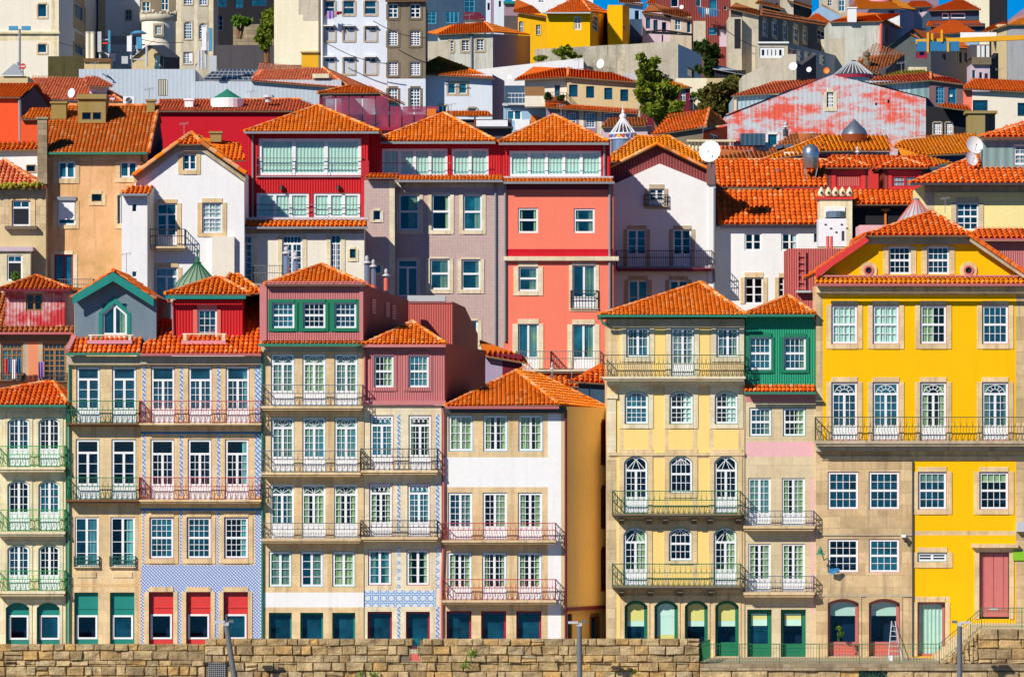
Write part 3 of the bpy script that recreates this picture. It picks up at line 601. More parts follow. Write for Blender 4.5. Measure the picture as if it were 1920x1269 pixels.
m.build('barge_board', 'teal', h.root)

# --- B3 blue tile house with red dormer
h = House('blue_tile_house', 'tan stone house with blue and white tile strips, red balconies and a bright red dormer', .1, 264, group=RF)
for (x0, x1) in ((283, 328), (353, 398), (423, 468)):
    cc = 'r' if x0 > 400 else None
    h.win(x0, 686, x1, 794, 'door_t24', edge='crimson', c=cc, cc='cur_teal'); h.win(x0 - 1, 823, x1 - 1, 937, 'door_t24', edge='crimson', c=cc, cc='cur_teal')
    h.win(x0 - 3, 969, x1 - 2, 1047, 'sash43', edge='crimson', c=cc, cc='cur_teal', sur=('stone_tan', 9, 9, 8, 9))
    h.win(x0 - 4, 1109, x1 - 3, 1216, 'shop', fr='doorred', fw=.05, rec=.2, sur=('stone_tan', 9, 9, 8, 0))
    F = h.F; m = MB(); d = .21; a0, a1, b0, b1 = F.rect(x0 - 1, 1198, x0 + 39, 1151); u0, u1, z0, z1 = F.rect(x0 - 2, 1216, x1 - 5, 1111)
    F.box(m, u0, a0, z0, z1, d, d + .03); F.box(m, a1, u1, z0, z1, d, d + .03); F.box(m, a0, a1, b1, z1, d, d + .03); F.box(m, a0, a1, z0, b0, d, d + .03); F.box(m, u0, u1, b1 + .28, b1 + .33, d - .03, d + .001)
    for p in ((a0, a0 + .09, b0, b1), (a1 - .09, a1, b0, b1), (a0 + .09, a1 - .09, b0, b0 + .09), (a0 + .09, a1 - .09, b1 - .09, b1)): F.box(m, *p, d - .03, d + .03, 1)
    m.build('door', ['doorred', 'white_paint'], h.root)
pt = [(264, 1059, 490, 1216, 'az_diag'), (264, 809, 490, 813, 'blue'), (264, 952, 490, 957, 'blue')]
for a, b in ((267, 273), (337, 343), (407, 413), (478, 490)): pt += [(a, 686, b, 790, 'az_braid'), (a, 813, b, 930, 'az_braid'), (a, 957, b, 1059, 'az_diag')]
h.rwall(264, 676, 490, 'stone_tan', depth=12, patches=pt)
h.slab(264, 668, 490, 683, -.22, -.002, 'stone_grey', 'cornice')
for yr, ys, yb in ((752, 793, 799), (895, 936, 943)): h.balcony(264, 490, yr, ys, yb, 'rail_red', 'stone_tan', .62, 's')
h.roof([[W(264, 663, -.4), W(492, 663, -.4), W(492, 598, 3.0), W(290, 598, 3.0)], [W(430, 598, 3.1), W(492, 598, 3.1), W(492, 540, 6), W(455, 540, 6)]], 'roof_red')
h.gutter(264, 491, 665, 'gutter_pink', -.5)
F2 = Fac(324, 1.2)
h.win(370, 580, 407, 640, 'grid34', F=F2, sur=('coralp', 8, 9, 7, 0), gl='glass_reflect_blue')
h.wall([(324, 642), (455, 642), (455, 562), (324, 562)], 'cor_red', F=F2, depth=5, name='dormer')
m = MB(); F2.box(m, *F2.rect(342, 646, 425, 639), -.8, -.01); F2.box(m, *F2.rect(346, 639, 352, 627), -.8, -.68, 1); F2.box(m, *F2.rect(418, 639, 424, 627), -.8, -.68, 1)
m.tube([F2.P(*F2.uz(344, 627), -.74), F2.P(*F2.uz(426, 627), -.74)], .035, 6, 2); m.build('window_ledge', ['pink', 'stone_pale', 'stone_pale'], h.root)
h.hip(309, 470, 551, 404, 412, 521, 2.6, 'roof_orange', ov=.5, along=3, d0=1.2)
h.hip(400, 493, 549, 431, 445, 515, 2.6, 'roof_orange', ov=.5, along=3, d0=2.6)
m = MB(); F2.box(m, *F2.rect(312, 561, 462, 555), -.55, -.42); m.build('dormer_gutter', 'teal', h.root)
h.pipe([(312, 558), (316, 566), (324, 568), (325, 632)], 'gutter_pink', .05, F=F2)

# --- B4 house with green framed attic
h = House('green_attic_house', 'four storey tan house with a pink corrugated attic holding three green framed windows', 0, 490, group=RF); h.hgt = .59
for x0, x1 in ((508, 552), (567, 611), (627, 671)):
    for y0, y1, e in ((663, 760, 'skyblue'), (782, 885, 'teal'), (908, 1009, None)):
        h.win(x0 - (0 if y0 < 900 else 1), y0, x1 - (0 if y0 < 900 else 1), y1, 'door_f14', edge=e, c='f' if y0 == 663 else ('w' if random.random() < .6 else 'f'), gl='glass_reflect_teal' if (y0 == 782 and x0 > 560) else 'glass', panel='white_paint')
    h.win(x0 - 4, 1033, x1 - 5, 1100, 'case14', edge='green' if x0 != 567 else 'skyblue', c='f' if x0 != 567 else 'r', gl='glass')
    h.win(x0 - 4, 1148, x1 - 5, 1216, 'shop', fr='teal', gl='glass_reflect_blue', rec=.3)
h.rwall(490, 652, 682, 'stone_tan', depth=12, patches=[(494, 1110, 682, 1138, 'pl_white')])
h.slab(490, 650, 682, 660, -.2, -.002, 'stone_grey', 'cornice')
for yr, ys, yb in ((722, 761, 769), (845, 885, 893), (980, 1009, 1017)): h.balcony(492, 676 if yr > 800 else 680, yr, ys, yb, 'rail_grey', 'stone_tan', .6, 'x')
F2 = Fac(492, .0)
for x0, x1 in ((510, 552), (568, 610), (627, 668)): h.win(x0, 567, x1, 615, 'sash42', F=F2, sur=('green', 6, 6, 6, 6), proud=.05)
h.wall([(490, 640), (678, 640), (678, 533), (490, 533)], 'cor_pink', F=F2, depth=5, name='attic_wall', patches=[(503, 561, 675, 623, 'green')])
FR_ = W(688, 643, -.35); h.roof([[W(492, 645, -.4), W(684, 645, -.4), W(682, 637, .3), W(494, 637, .3)]], 'roof_mossy', name='skirt_roof')
h.gutter(485, 674, 647, 'gutter_green', -.5)
h.slab(487, 533, 500, 640, -.06, -.004, 'pinkp', 'corner_post', F2); h.slab(674, 533, 681, 640, -.06, -.004, 'pinkp', 'corner_post', F2)
Fs = Fac(681, 0, 766, 14); m = MB()
h.wall([(681, 660), (766, 650), (766, 563), (681, 533)], 'cor_maroon', F=Fs, depth=.3, name='side_wall')  # pink cladding's side, its shade put into the maroon colour
for px, py in ((699, 574), (725, 580), (737, 585)):
    a = MB(); u, z = Fs.uz(px, py); [Fs.box(a, u - .55, u + .55, z - .35 + k * .12, z - .28 + k * .12, -.06, -.01) for k in range(6)]; a.build('vent', 'pink', h.root)
h.hip(496, 686, 533, 603, 603.5, 497, 3.4, 'roof_orange', ov=.35, along=11)
h.pipe([(492, 652), (492, 1214)], 'gutter_green', .06); h.slab(496, 528, 690, 534, -.37, -.3, 'pinkp', 'fascia', F2)
# red box structure behind
b = House('red_roof_shed', 'coral red corrugated rooftop shed behind the pink attic', 15, 766, cat='shed', group='rooftop sheds')
b.wall([(766, 660), (848, 660), (848, 565), (766, 565)], 'cor_coral', depth=1.0); Fs = Fac(848, 15, 896, 24)
b.wall([(848, 660), (896, 660), (896, 626), (872, 576), (848, 565)], 'cor_maroon', F=Fs, depth=.4, name='side_wall')  # side of the coral box, darkened in its colour for shade
b.slab(764, 554, 835, 565, -.1, 2, 'ltgrey', 'roof'); b.slab(766, 565, 848, 568, -.06, -.005, 'pinkp', 'fascia')

# --- B5 pink attic, blue tile
h = House('pink_attic_house', 'two bay house faced with blue and white tiles under a faded pink attic storey', .05, 682, group=RF); h.hgt = .59
for x0, x1 in ((694, 738), (766, 809)):
    h.win(x0, 778, x1, 882, 'door_x24', edge='crimson', c='b'); h.win(x0 - 2, 906, x1 - 2, 1007, 'door_x24', edge='crimson', c='b')
    h.win(x0 - 4, 1030, x1 - 4, 1097, 'case14', edge='crimson', c='b'); h.win(x0 - 5, 1146, x1 - 3, 1216, 'shop', fr='crimson', gl='glass_reflect_blue', rec=.3, fw=.1)
pt = [(676, 1106, 818, 1137, 'az_ring')]
for a, b in ((675, 681), (745, 751), (817, 824)): pt += [(a, 777, b, 880, 'az_braid'), (a, 906, b, 1000, 'az_braid'), (a, 1024, b, 1106, 'az_ring'), (a, 1137, b, 1214, 'az_braid')]
h.rwall(676, 760, 828, 'stone_pale', depth=12, patches=pt)
for yr, ys, yb in ((841, 881, 889), (975, 1006, 1014)): h.balcony(677, 820, yr, ys, yb, 'rail_black', 'stone_tan', .6, 'x')
F2 = Fac(683, .05)
for x0, x1 in ((701, 738), (766, 804)): h.win(x0, 666, x1, 726, 'sash42', F=F2, sur=('cor_pink', 9, 8, 7, 7), c='r')
h.wall([(682, 757), (834, 757), (834, 647), (682, 647)], 'cor_pink', F=F2, depth=8, name='attic_wall')
h.slab(681, 751, 836, 759, -.16, -.003, 'pinkp', 'fascia', F2); h.slab(681, 646, 836, 651, -.4, -.3, 'pinkp', 'fascia', F2)
Fs = Fac(834.5, .05, 910, 13); h.wall([(834.5, 758), (910, 735), (910, 657), (834.5, 643)], 'cor_maroon', F=Fs, depth=.3, name='side_wall')  # attic's pink side wall coloured darker to carry its shade
h.hip(684, 836, 645, 773, 773.5, 604, 3.2, 'roof_orange', ov=.4, along=9)
h.pipe([(684, 640), (684, 752)], 'gutter_pink', .06, F=F2)

# --- B6 white house
h = House('white_amber_house', 'white house with wine red balconies and a shaded amber side wall on the alley', 0, 830, group=RF); h.hgt = .59
for i, (x0, x1) in enumerate(((841, 887), (906, 952), (972, 1018))):
    h.win(x0, 778, x1, 846, 'case24', edge='skyblue', c='w'); h.win(x0 - 1, 923, x1 - 1, 1012, 'door_24p', edge='ltgrey', c='w' if i == 2 else 'r')
    h.win(x0 - 2, 1035, x1 - 2, 1125, 'door_24p', edge='skyblue', c='b'); h.win(x0 - 4, 1145, x1 - 3, 1216, 'shop', fr='crimson', gl='glass_reflect_blue', rec=.3, fw=.1)
h.rwall(832, 765, 1062, 'stone_tan', depth=12, patches=[(834, 857, 1052, 913, 'pl_white'), (1027, 776, 1052, 1216, 'pl_white'), (1052, 765, 1062, 1216, 'pl_tan')])
h.slab(832, 764, 1060, 774, -.2, -.002, 'dkgrey', 'cornice')
for yr, ys, yb in ((980, 1012, 1019), (1085, 1124, 1131)): h.balcony(830, 1041, yr, ys, yb, 'rail_red', 'stone_tan', .62, 's')
Fs = Fac(1062.3, 0, 1142, 3.2)
h.win(1128, 792, 1137, 866, 'grid24', fr='maroon', F=Fs, mw=.06, sur=('maroon', 1.5, 3, 1, 3)); h.win(1128, 915, 1137, 985, 'grid24', fr='maroon', F=Fs, mw=.06, sur=('maroon', 1.5, 3, 1, 3)); h.win(1128, 1030, 1137, 1102, 'grid24', fr='maroon', F=Fs, mw=.06, sur=('maroon', 1.5, 3, 1, 3))
h.wall([(1062.3, 1139), (1142, 1142), (1142, 764), (1062.3, 762)], 'pl_amber', F=Fs, depth=.5, name='side_wall')
h.slab(1062.5, 1136, 1142, 1143, -.05, .3, 'maroon', 'beam', Fs)
Fs2 = Fac(1062.3, 1.0, 1142, 4.0); h.win(1107, 1155, 1122, 1222, 'one', fr='brown', F=Fs2, sur=('wood', 2, 3, 2, 0)); h.win(1064, 1150, 1073, 1222, 'one', fr='brown', F=Fs2)
h.wall([(1062.3, 1226), (1142, 1222), (1142, 1142), (1062.3, 1140)], 'pl_amber', F=Fs2, depth=.4, name='side_wall')
A, FLc, FRc, BRc = W(968, 696, 5), W(836, 761, -.55), W(1047, 758, -.55), W(1146, 768, 5.5); BLc = Vector((FLc.x, 9, FLc.z)); A2 = W(1010, 703, 6.5)
h.roof([[FLc, FRc, A], [FRc, BRc, A2, A], [BLc, FLc, A, A2], [BRc, BLc, A2]], 'roof_orange', [(FLc, A), (FRc, A), (A, A2), (A2, BRc)])
h.gutter(836, 1048, 764, 'gutter_pink', -.5); h.pipe([(829, 765), (832, 775), (832, 1000), (829, 1090), (829, 1214)], 'gutter_pink', .07); h.pipe([(1061, 768), (1061, 1214)], 'maroon', .07)

# --- B7 cream yellow house
h = House('soft_yellow_house', 'tall pale yellow house with stone arched windows, green balconies and yellow roller blinds', -.1, 1138, group=RF); h.hgt = .59
SY = ('stone_pale', 7, 8, 7, 7)
for i, (x0, x1) in enumerate(((1174, 1218), (1258, 1302), (1343, 1386))):
    if i == 1: h.win(x0, 614, x1, 707, 'door_24p', edge='green', c='w', cc='cur_cream', sur=('stone_pale', 9, 6, 9, 0))
    else: h.win(x0, 614, x1, 670, 'case23', edge='green', c='b', sur=('stone_pale', 9, 6, 9, 8))
    h.win(x0 - 3, 733, x1 - 2, 795, 'sash43', edge='green', arch=9, sur=('stone_pale', 9, 12, 9, 8), c='r' if i else None, cc='cur_mint')
    if i == 1:
        h.win(x0 - 3, 854, x1 - 3, 924, 'sash_g', edge='green', arch=13, sur=('stone_tan', 9, 12, 9, 9)); h.win(x0 - 4, 988, x1 - 4, 1051, 'sash_g', edge='green', arch=13, sur=('stone_tan', 9, 12, 9, 6))
    else:
        h.win(x0 - 4, 854, x1 - 3, 962, 'door_g24', edge='green', arch=13, sur=('stone_tan', 9, 12, 9, 0)); h.win(x0 - 5, 988, x1 - 4, 1098, 'door_g24', edge='green', arch=13, sur=('stone_tan', 9, 12, 9, 0), c='r')
for j, (x0, x1) in enumerate(((1171, 1214), (1227, 1271), (1284, 1327), (1341, 1385))):
    h.win(x0, 1125, x1, 1230, 'door_low' if j == 3 else 'shop', fr='green', arch=11, c=None, sur=('stone_tan', 4, 10, 4, 0), rec=.28, fw=.14, panel='green')
    F = h.F; m = MB(); yb = (1174, 1200, 1174, 1174)[j]; u0, u1, z0, z1 = F.rect(x0 + 6, yb, x1 - 6, 1130); zm = F.uz(x0, yb - 10)[1]; F.box(m, u0, u1, zm, z1, .30, .31, 0); F.box(m, u0, u1, z0, zm - .002, .30, .31, 1)
    if j == 1: m.mi = [1 - q for q in m.mi]; F.box(m, u0, u1, F.uz(x0, 1156)[1], z1, .29, .299, 1)
    m.build('roller_blind', ['blind_yel', 'blind_mint'], h.root)
pt = [(1155, 740, 1163, 1200, 'pl_softyellow')]
for a, b in ((1224, 1247), (1308, 1330)): pt += [(a, 614, b, 712, 'pl_softyellow'), (a, 738, b, 848, 'pl_softyellow'), (a, 859, b, 960, 'pl_softyellow'), (a, 994, b, 1100, 'pl_softyellow')]
for a, b in ((1170, 1216), (1253, 1299), (1338, 1384)): pt += [(a, 804, b, 846, 'pl_softyellow')]
pt += [(1253, 930, 1299, 962, 'pl_softyellow'), (1253, 1060, 1299, 1097, 'pl_softyellow'), (1160, 614, 1168, 712, 'pl_softyellow'), (1140, 740, 1155, 850, 'stone_pale'), (1138, 862, 1156, 1216, 'ashlar_old')]
h.rwall(1138, 598, 1396, 'stone_tan', depth=5, patches=pt)
h.slab(1138, 714, 1396, 722, -.3, -.002, 'stone_pale', 'cornice'); h.slab(1141, 848, 1396, 854, -.07, -.002, 'stone_tan', 'string_course'); h.slab(1148, 598, 1396, 613, -.12, -.002, 'stone_grey', 'cornice'); h.slab(1137, 739, 1158, 747, -.12, -.002, 'stone_pale', 'pilaster_cap'); h.slab(1140, 747, 1155, 850, -.06, -.002, 'stone_pale', 'pilaster')
h.balcony(1130, 1395, 666, 706, 714, 'rail_olive', 'stone_pale', .75, 's', sp=.10); h.balcony(1148, 1387, 920, 962, 969, 'rail_dkgreen', 'stone_dark', .75, 'x', corbels=(1165, 1217, 1247, 1301, 1331, 1384)); h.balcony(1148, 1387, 1056, 1097, 1104, 'rail_dkgreen', 'stone_dark', .75, 'x', corbels=(1165, 1219, 1275, 1332))
FLc, FRc, A, A2, BRc = W(1124, 591, -.7), W(1401, 586, -.7), W(1312, 531, 4.5), W(1345, 538, 8), W(1421, 566, 12); FRc.z = FLc.z; BRc = Vector((FRc.x + .4, 12, FLc.z)); BLc = Vector((FLc.x, 5.2, FLc.z)); A2 = Vector((A.x + .3, 8, A.z))
h.roof([[FLc, FRc, A], [FRc, BRc, A2, A], [BLc, FLc, A, A2], [BRc, BLc, A2]], 'roof_orange', [(FLc, A), (FRc, A), (A, A2), (A2, BRc)])
h.wall([(1250, 1200), (1394, 1200), (1394, 600), (1250, 600)], 'stone_tan', F=Fac(1250, 5.2), depth=6, name='rear_wall')
h.gutter(1119, 1400, 593, 'gutter_green', -.75); h.pipe([(1126, 596), (1130, 606), (1141, 610)], 'gutter_green', .06)

# --- B8 narrow green
h = House('green_attic_narrow_house', 'narrow stone house with a bright green corrugated attic and a pale pink band', -.05, 1398, group=RF); h.hgt = .59
for x0, x1 in ((1405, 1447), (1468, 1511)):
    h.win(x0, 764, x1, 818, 'sash42', edge='green', c='r'); h.win(x0 - 2, 896, x1 - 2, 987, 'door_24p', c='w', fr='white_paint'); h.win(x0 - 2, 1019, x1 - 2, 1110, 'door_24p', c='w')
    h.win(x0 - 4, 1142, x1, 1231, 'door_low', fr='green', panel='green', rec=.3, fw=.16)
    F = h.F; m = MB(); u0, u1, z0, z1 = F.rect(x0 + 4, 1173, x1 - 8, 1150); F.box(m, u0, u1, z0, z1 - .28, .32, .33, 1); F.box(m, u0, u1, z1 - .279, z1 - .1, .32, .33, 0); F.box(m, u0, u1, z1 - .099, z1, .32, .33, 1); m.build('roller_blind', ['blind_yel', 'blind_mint'], h.root)
h.rwall(1396, 738, 1530, 'stone_beige', depth=11, patches=[(1399, 738, 1528, 754, 'pinkp'), (1399, 828, 1526, 856, 'pl_pink'), (1520, 895, 1526, 1150, 'pl_pink')])
for yr, ys, yb in ((957, 985, 994), (1079, 1109, 1118)): h.balcony(1394, 1525, yr, ys, yb, 'rail_blue', 'stone_tan', .6, 'x')
F2 = Fac(1400, -.05)
for x0, x1 in ((1405, 1446), (1470, 1511)): h.win(x0, 632, x1, 693, 'sash42', F=F2, sur=('green', 7, 7, 6, 6), proud=.05, c='r' if x0 > 1450 else None)
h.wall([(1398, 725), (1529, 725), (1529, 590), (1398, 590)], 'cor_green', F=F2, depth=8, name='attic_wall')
h.roof([[W(1396, 734, -.6), W(1527, 734, -.6), W(1527, 720, .05), W(1396, 720, .05)]], 'roof_red', name='skirt_roof'); h.gutter(1395, 1528, 737, 'gutter_green', -.62); h.gutter(1398, 1526, 592, 'gutter_green', -.5)
FLc, FRc = W(1396, 589, -.6), W(1528, 587, -.6); FRc.z = FLc.z; A = W(1478, 555, 3); b = Vector((0, 8, 0)); h.roof([[FLc, FRc, A], [FRc, FRc + b, A + b * .4], [FRc, A + b * .4, A][:0] or [FRc, FRc + b, A + b * .6, A], [FLc + b, FLc, A, A + b * .6]], 'roof_orange', [(FLc, A), (FRc, A)])
h.pipe([(1524, 592), (1533, 606), (1534, 780), (1536, 800), (1536, 1155)], 'gutter_pink', .07)

# --- B9 big yellow house
h = House('yellow_pediment_house', 'large bright yellow house with a pedimented top storey and stone lower floors at the right', -.2, 1530, group=RF)
for i, (x0, x1) in enumerate(((1558.5, 1608), (1636, 1686), (1725, 1775), (1841, 1891))):
    h.win(x0, 572, x1, 645, 'sash42', edge='doorpink', sur=('stone_tan', 9, 8, 9, 9), c='f' if i < 2 else 'l' if i == 2 else None, cc='cur_mint' if i < 2 else 'cur_green')
    h.win(x0, 716, x1, 826, 'door_s24', edge='doorpink', sur=('stone_tan', 9, 9, 9, 0), c='b' if i > 1 else None, gl='glass' if i != 1 else 'glass_reflect_teal')
for x0, x1 in ((1552, 1610), (1629, 1687)):
    h.win(x0, 884, x1, 955, 'sash42', edge='doorpink'); h.win(x0, 1010, x1, 1073, 'sash42', edge='doorpink', gl='glass' if x0 < 1600 else 'glass_reflect_teal')
    h.win(x0, 1122, x1, 1230, 'door_low', fr='doorpink', arch=8, sur=('ashlar', 5, 8, 5, 0), rec=.3, fw=.14, panel='coralp', c='t', cc='cur_mint')
for x0, x1 in ((1721, 1775), (1836, 1891)): h.win(x0, 884, x1, 955, 'sash42', edge='doorpink', sur=('stone_tan', 10, 9, 10, 9), c='t', cc='cur_green')
h.win(1720, 1035, 1776, 1053, 'case12', fr='white_paint', edge='green', sur=('stone_tan', 10, 9, 10, 11), mw=.05)
h.win(1720, 1128, 1772, 1230, 'shop', fr='doorpink', gl='glass', c='f', cc='cur_mint', sur=('stone_tan', 9, 9, 9, 0), fw=.12, rec=.25)
# pink door
F = h.F; F.open.append(F.rect(1836, 1160, 1892, 1035)); u0, u1, z0, z1 = F.rect(1836, 1156, 1892, 1035); m = MB(); F.box(m, u0, u1, z0, z1, .2, .26)
for a, b in ((u0 + .02, u0 + .22), (u0 + .26, (u0 + u1) / 2 - .02), ((u0 + u1) / 2 + .02, u1 - .26), (u1 - .22, u1 - .02)): F.box(m, a, b, z0 + .3, z1 - .05, .17, .199)
dr = m.build('door', 'doorpink', h.root); m = MB(); F.box(m, (u0 + u1) / 2 - .2, (u0 + u1) / 2 + .2, z0 + .32, z0 + .42, .15, .169); m.build('letter_plate', 'ltgrey', dr)
m = MB(); 
for q in ((1827, 1160, 1836, 1026), (1892, 1160, 1901, 1026), (1836, 1035, 1892, 1026)): F.box(m, *F.rect(*q), -.04, .2)
F.box(m, *F.rect(1821, 1026, 1908, 1019), -.3, .0); m.build('door_surround', 'stone_tan', h.root)
FE = HZ + (ZC + .3) * K(-.2)
h.wall([(1530, FE), (1940, FE), (1940, 535), (1530, 535)], 'pl_yellow', depth=2.5, back='stone_tan', patches=[(1530, 535, 1543, 860, 'ashlar'), (1530, 535, 1940, 553, 'stone_tan'), (1905, 553, 1940, 1300, 'ashlar'), (1530, 826, 1940, 864, 'ashlar_old'), (1530, 840, 1710, 1300, 'ashlar'), (1710, 995, 1905, 1003, 'stone_tan'), (1710, 1118, 1781, 1126, 'stone_tan')])
h.slab(1530, 536, 1945, 549, -.3, -.002, 'stone_tan', 'cornice'); h.slab(1710, 864, 1712, 1230, -.1, -.003, 'dkgrey', 'drainpipe'); h.slab(1530, 1001, 1710, 1004, -.05, -.002, 'stone_grey', 'string_course'); h.slab(1530, 1113, 1710, 1118, -.05, -.002, 'stone_grey', 'string_course'); h.slab(1540, 855, 1940, 862, -.06, -.002, 'stone_tan', 'string_course')
h.balcony(1528, 1945, 782, 826, 836, 'rail_olive', 'stone_grey', .8, 's', sp=.14); h.slab(1529, 836, 1945, 846, -.45, -.003, 'stone_grey', 'cornice')
h.roof([[W(1528, 532, -.85), W(1945, 532, -.85), W(1945, 519, .1), W(1530, 519, .1)]], 'roof_amber', name='skirt_roof'); h.gutter(1528, 1945, 535, 'gutter_pink', -.85); h.slab(1530, 516, 1945, 519, -.16, -.003, 'pinkp', 'flashing')
F2 = Fac(1530, .1)
for x0, x1 in ((1666, 1708), (1738, 1780)): h.win(x0, 462, x1, 514, 'sash42', F=F2, sur=('stone_tan', 10, 3, 10, 0))
h.wall([(1540, 518), (1920, 518), (1818, 446), (1628, 446)], 'pl_yellow', F=F2, depth=2.2, name='gable_wall'); h.wall([(1590, 1200), (1960, 1200), (1960, 520), (1590, 520)], 'stone_tan', F=Fac(1590, 2.5), depth=9, name='rear_wall')
h.slab(1624, 442, 1822, 458, -.25, -.002, 'stone_grey', 'cornice', F2)
for px in (1628.6, 1816):
    u, z = F2.uz(px, 507); a = MB()
    for r0, r1, d0_, d1_, mm in ((.40, .24, -.06, -.003, 0), (.24, .15, -.10, -.004, 1)):
        for k in range(20):
            q = [(r * math.cos(t), r * math.sin(t)) for t in (k * .314159, (k + 1) * .314159) for r in (r0, r1)]; p = [F2.P(u + c, z + s_, d0_) for c, s_ in (q[0], q[2], q[3], q[1])]; p2 = [F2.P(u + c, z + s_, d1_) for c, s_ in (q[0], q[2], q[3], q[1])]; a.hexa([*p, *p2], mm)
    a.poly([F2.P(u + .15 * math.cos(k * .628), z + .15 * math.sin(k * .628), -.006) for k in range(10)], 2); a.build('round_vent', ['stone_tan', 'doorpink', 'black'], h.root)
TL, TR = W(1622, 441, -.6), W(1822, 441, -.6); R0 = W(1747, 398, 3); b = Vector((0, 9, 0)); BL, BRr = W(1529, 512, -.4), W(1924, 516, -.4); Lr, Rr = W(1628, 444, -.4), W(1818, 444, -.4)
h.roof([[TL, TR, R0], [TR, TR + b, R0 + b * .6, R0], [TL + b, TL, R0, R0 + b * .6]], 'roof_red', [(TL, R0), (TR, R0), (R0, R0 + b * .6)], sp=.26)
h.roof([[BL + b, BL, Lr, Lr + b]], 'roof_red', [], sp=.26); h.roof([[BRr, BRr + b, Rr + b, Rr]], 'roof_red', [], sp=.26)
v = Vector((0, 0, -.22)); y = Vector((0, .08, 0)); v2 = Vector((0, 0, .13))
for p, q, mt in ((Lr, BL, 'doorred'), (Rr, BRr, 'stone_grey')): m = MB(); a2 = [p + v2 - y, q + v2 - y, q + v - y, p + v - y]; m.hexa([*a2, *[k + y * .9 for k in a2]]); m.build('barge_board', mt, h.root)
n = MB()
for i in range(34): q = Rr.lerp(BRr, i / 34); n.tube([q + Vector((0, -.22, .10)), q + Vector((0, .3, .16))], .11, 6, 0, random.random())
n.build('verge_tiles', 'roof_red', h.root)
h.slab(1905, 978, 1925, 996, -.3, -.003, 'ltgrey', 'meter_box'); h.slab(1899, 1033, 1925, 1050, -.08, -.003, 'lime', 'sign_plate')
# ================================================================== second tier, behind the riverfront
HG = 'houses stacked up the hillside'
def Bd(name, label, Y, x0, x1, y0, mat, wins=(), depth=7, y1=None, patches=(), cat='house', side=None, group=HG, pts=None):
    """house with a front x0..x1 whose top is y0; side=(x2, dY, mat, y0 at far end) adds a receding right-hand wall"""
    h = House(name, label, Y, x0, cat=cat, group=group)
    for w in wins:
        q = dict(S='grid23', mw=.05); q.update(w[4] if len(w) > 4 else {}); h.win(*w[:4], **q)
    yb = y1 if y1 is not None else HZ + (ZC - (h.g - .3)) * K(Y)
    h.wall(([(x0, yb), (x1, yb)] + list(pts)) if pts else [(x0, yb), (x1, yb), (x1, y0), (x0, y0)], mat, depth=depth, patches=patches)
    if side:
        x2, dY, m2, y2 = side[:4]; h.Fs = Fac(x1 + .3, Y, x2, Y + dY)
        for w in (side[4] if len(side) > 4 else ()):
            q = dict(S='grid23', mw=.05, F=h.Fs); q.update(w[4] if len(w) > 4 else {}); h.win(*w[:4], **q)
        yb2 = HZ + (ZC - (ground(Y) - .3)) * K(Y + dY)
        h.wall([(x1 + .3, yb), (x2, yb2), (x2, y2), (x1 + .3, y0)], m2, F=h.Fs, depth=.4, name='side_wall')
    return h
def RP(h, slopes, mat, ridges=(), sp=.25, rl=.45, name='roof', **k):
    """roof from pixel corners (px, py, metres behind the front)"""
    f = lambda p: W(p[0], p[1], h.Y + p[2])
    return h.roof([[f(p) for p in s] for s in slopes], mat, [(f(a), f(b)) for a, b in ridges], sp, rl, name, **k)

# --- B0 orange laundry house and red shack
h = Bd('laundry_house', 'old orange house with brown wooden windows and washing hung out, below a rusty red attic', 10, -60, 138, 640, 'pl_orange', [(2, 641, 43, 716, dict(S='case_t5', fr='wood', c='w', cc='winegrey')), (80, 641, 124, 718, dict(S='case_t5', fr='wood'))], patches=[(-60, 640, 53, 760, 'stone_grey'), (71, 640, 138, 760, 'stone_grey')])
h.slab(-60, 626, 138, 640, -.15, -.002, 'stone_dark', 'cornice'); RP(h, [[(-60, 623, -.4), (139, 623, -.4), (137, 612, .3), (-60, 612, .3)], [(-60, 618, .1), (12, 618, .1), (12, 548, 5), (-60, 548, 5)]], 'roof_old'); h.gutter(-60, 138, 625, 'gutter_pink', -.4)
h.balcony(-20, 46, 700, 712, 716, 'rail_black', 'stone_dark', .4, 'bar'); h.balcony(76, 127, 700, 714, 718, 'rail_black', 'stone_dark', .4, 'bar')
F2 = Fac(10, 10.3); h.win(48, 550, 80, 583, 'case12', fr='wood', F=F2, mw=.04); h.slab(46, 545, 82, 550, -.15, -.01, 'ltgrey', 'shutter_box', F2)
h.wall([(10, 617), (122, 617), (122, 541), (10, 541)], 'cor_wornred', F=F2, depth=5, name='attic_wall'); h.hip(-1, 132, 542, 66, 70, 518, 2.6, 'roof_mossy', d0=.3, ov=.4, along=2); h.gutter(-1, 132, 544, 'maroon', -.15)
# --- M0
h = Bd('mossy_stone_house', 'weathered stone house with a moss edged roof at the far left', 25, -40, 86, 352, 'ashlar_old', [(22, 376, 57, 424, dict(S='sol_t', panel='black', sur=('stone_tan', 3, 3, 9, 0)))], patches=[(-40, 432, 86, 700, 'pl_tan')])  # black window panel stands for the dark inside the open window
RP(h, [[(-60, 353, -.5), (82, 353, -.5), (8, 300, 3.5), (-60, 300, 3.5)], [(82, 353, -.5), (96, 353, 8), (8, 300, 3.5)]], 'roof_pinkred', [((82, 353, -.5), (8, 300, 3.5))]); m = MB()
for i in range(110):
    p = W(-40 + i * 1.1, 347 + random.uniform(-5, 4), h.Y - .55 + random.uniform(-.1, .2)); q = random.uniform(.5, 1.2); m.lathe(p, [(.01, .05 * q), (.09 * q, .03 * q), (.12 * q, -.03), (.05, -.12 * q)], 5)
m.build('moss', 'roof_moss', h.root); h.slab(10, 424, 70, 430, -.35, -.002, 'stone_dark', 'sill'); h.slab(-40, 353, 84, 366, -.12, -.002, 'stone_grey', 'cornice')
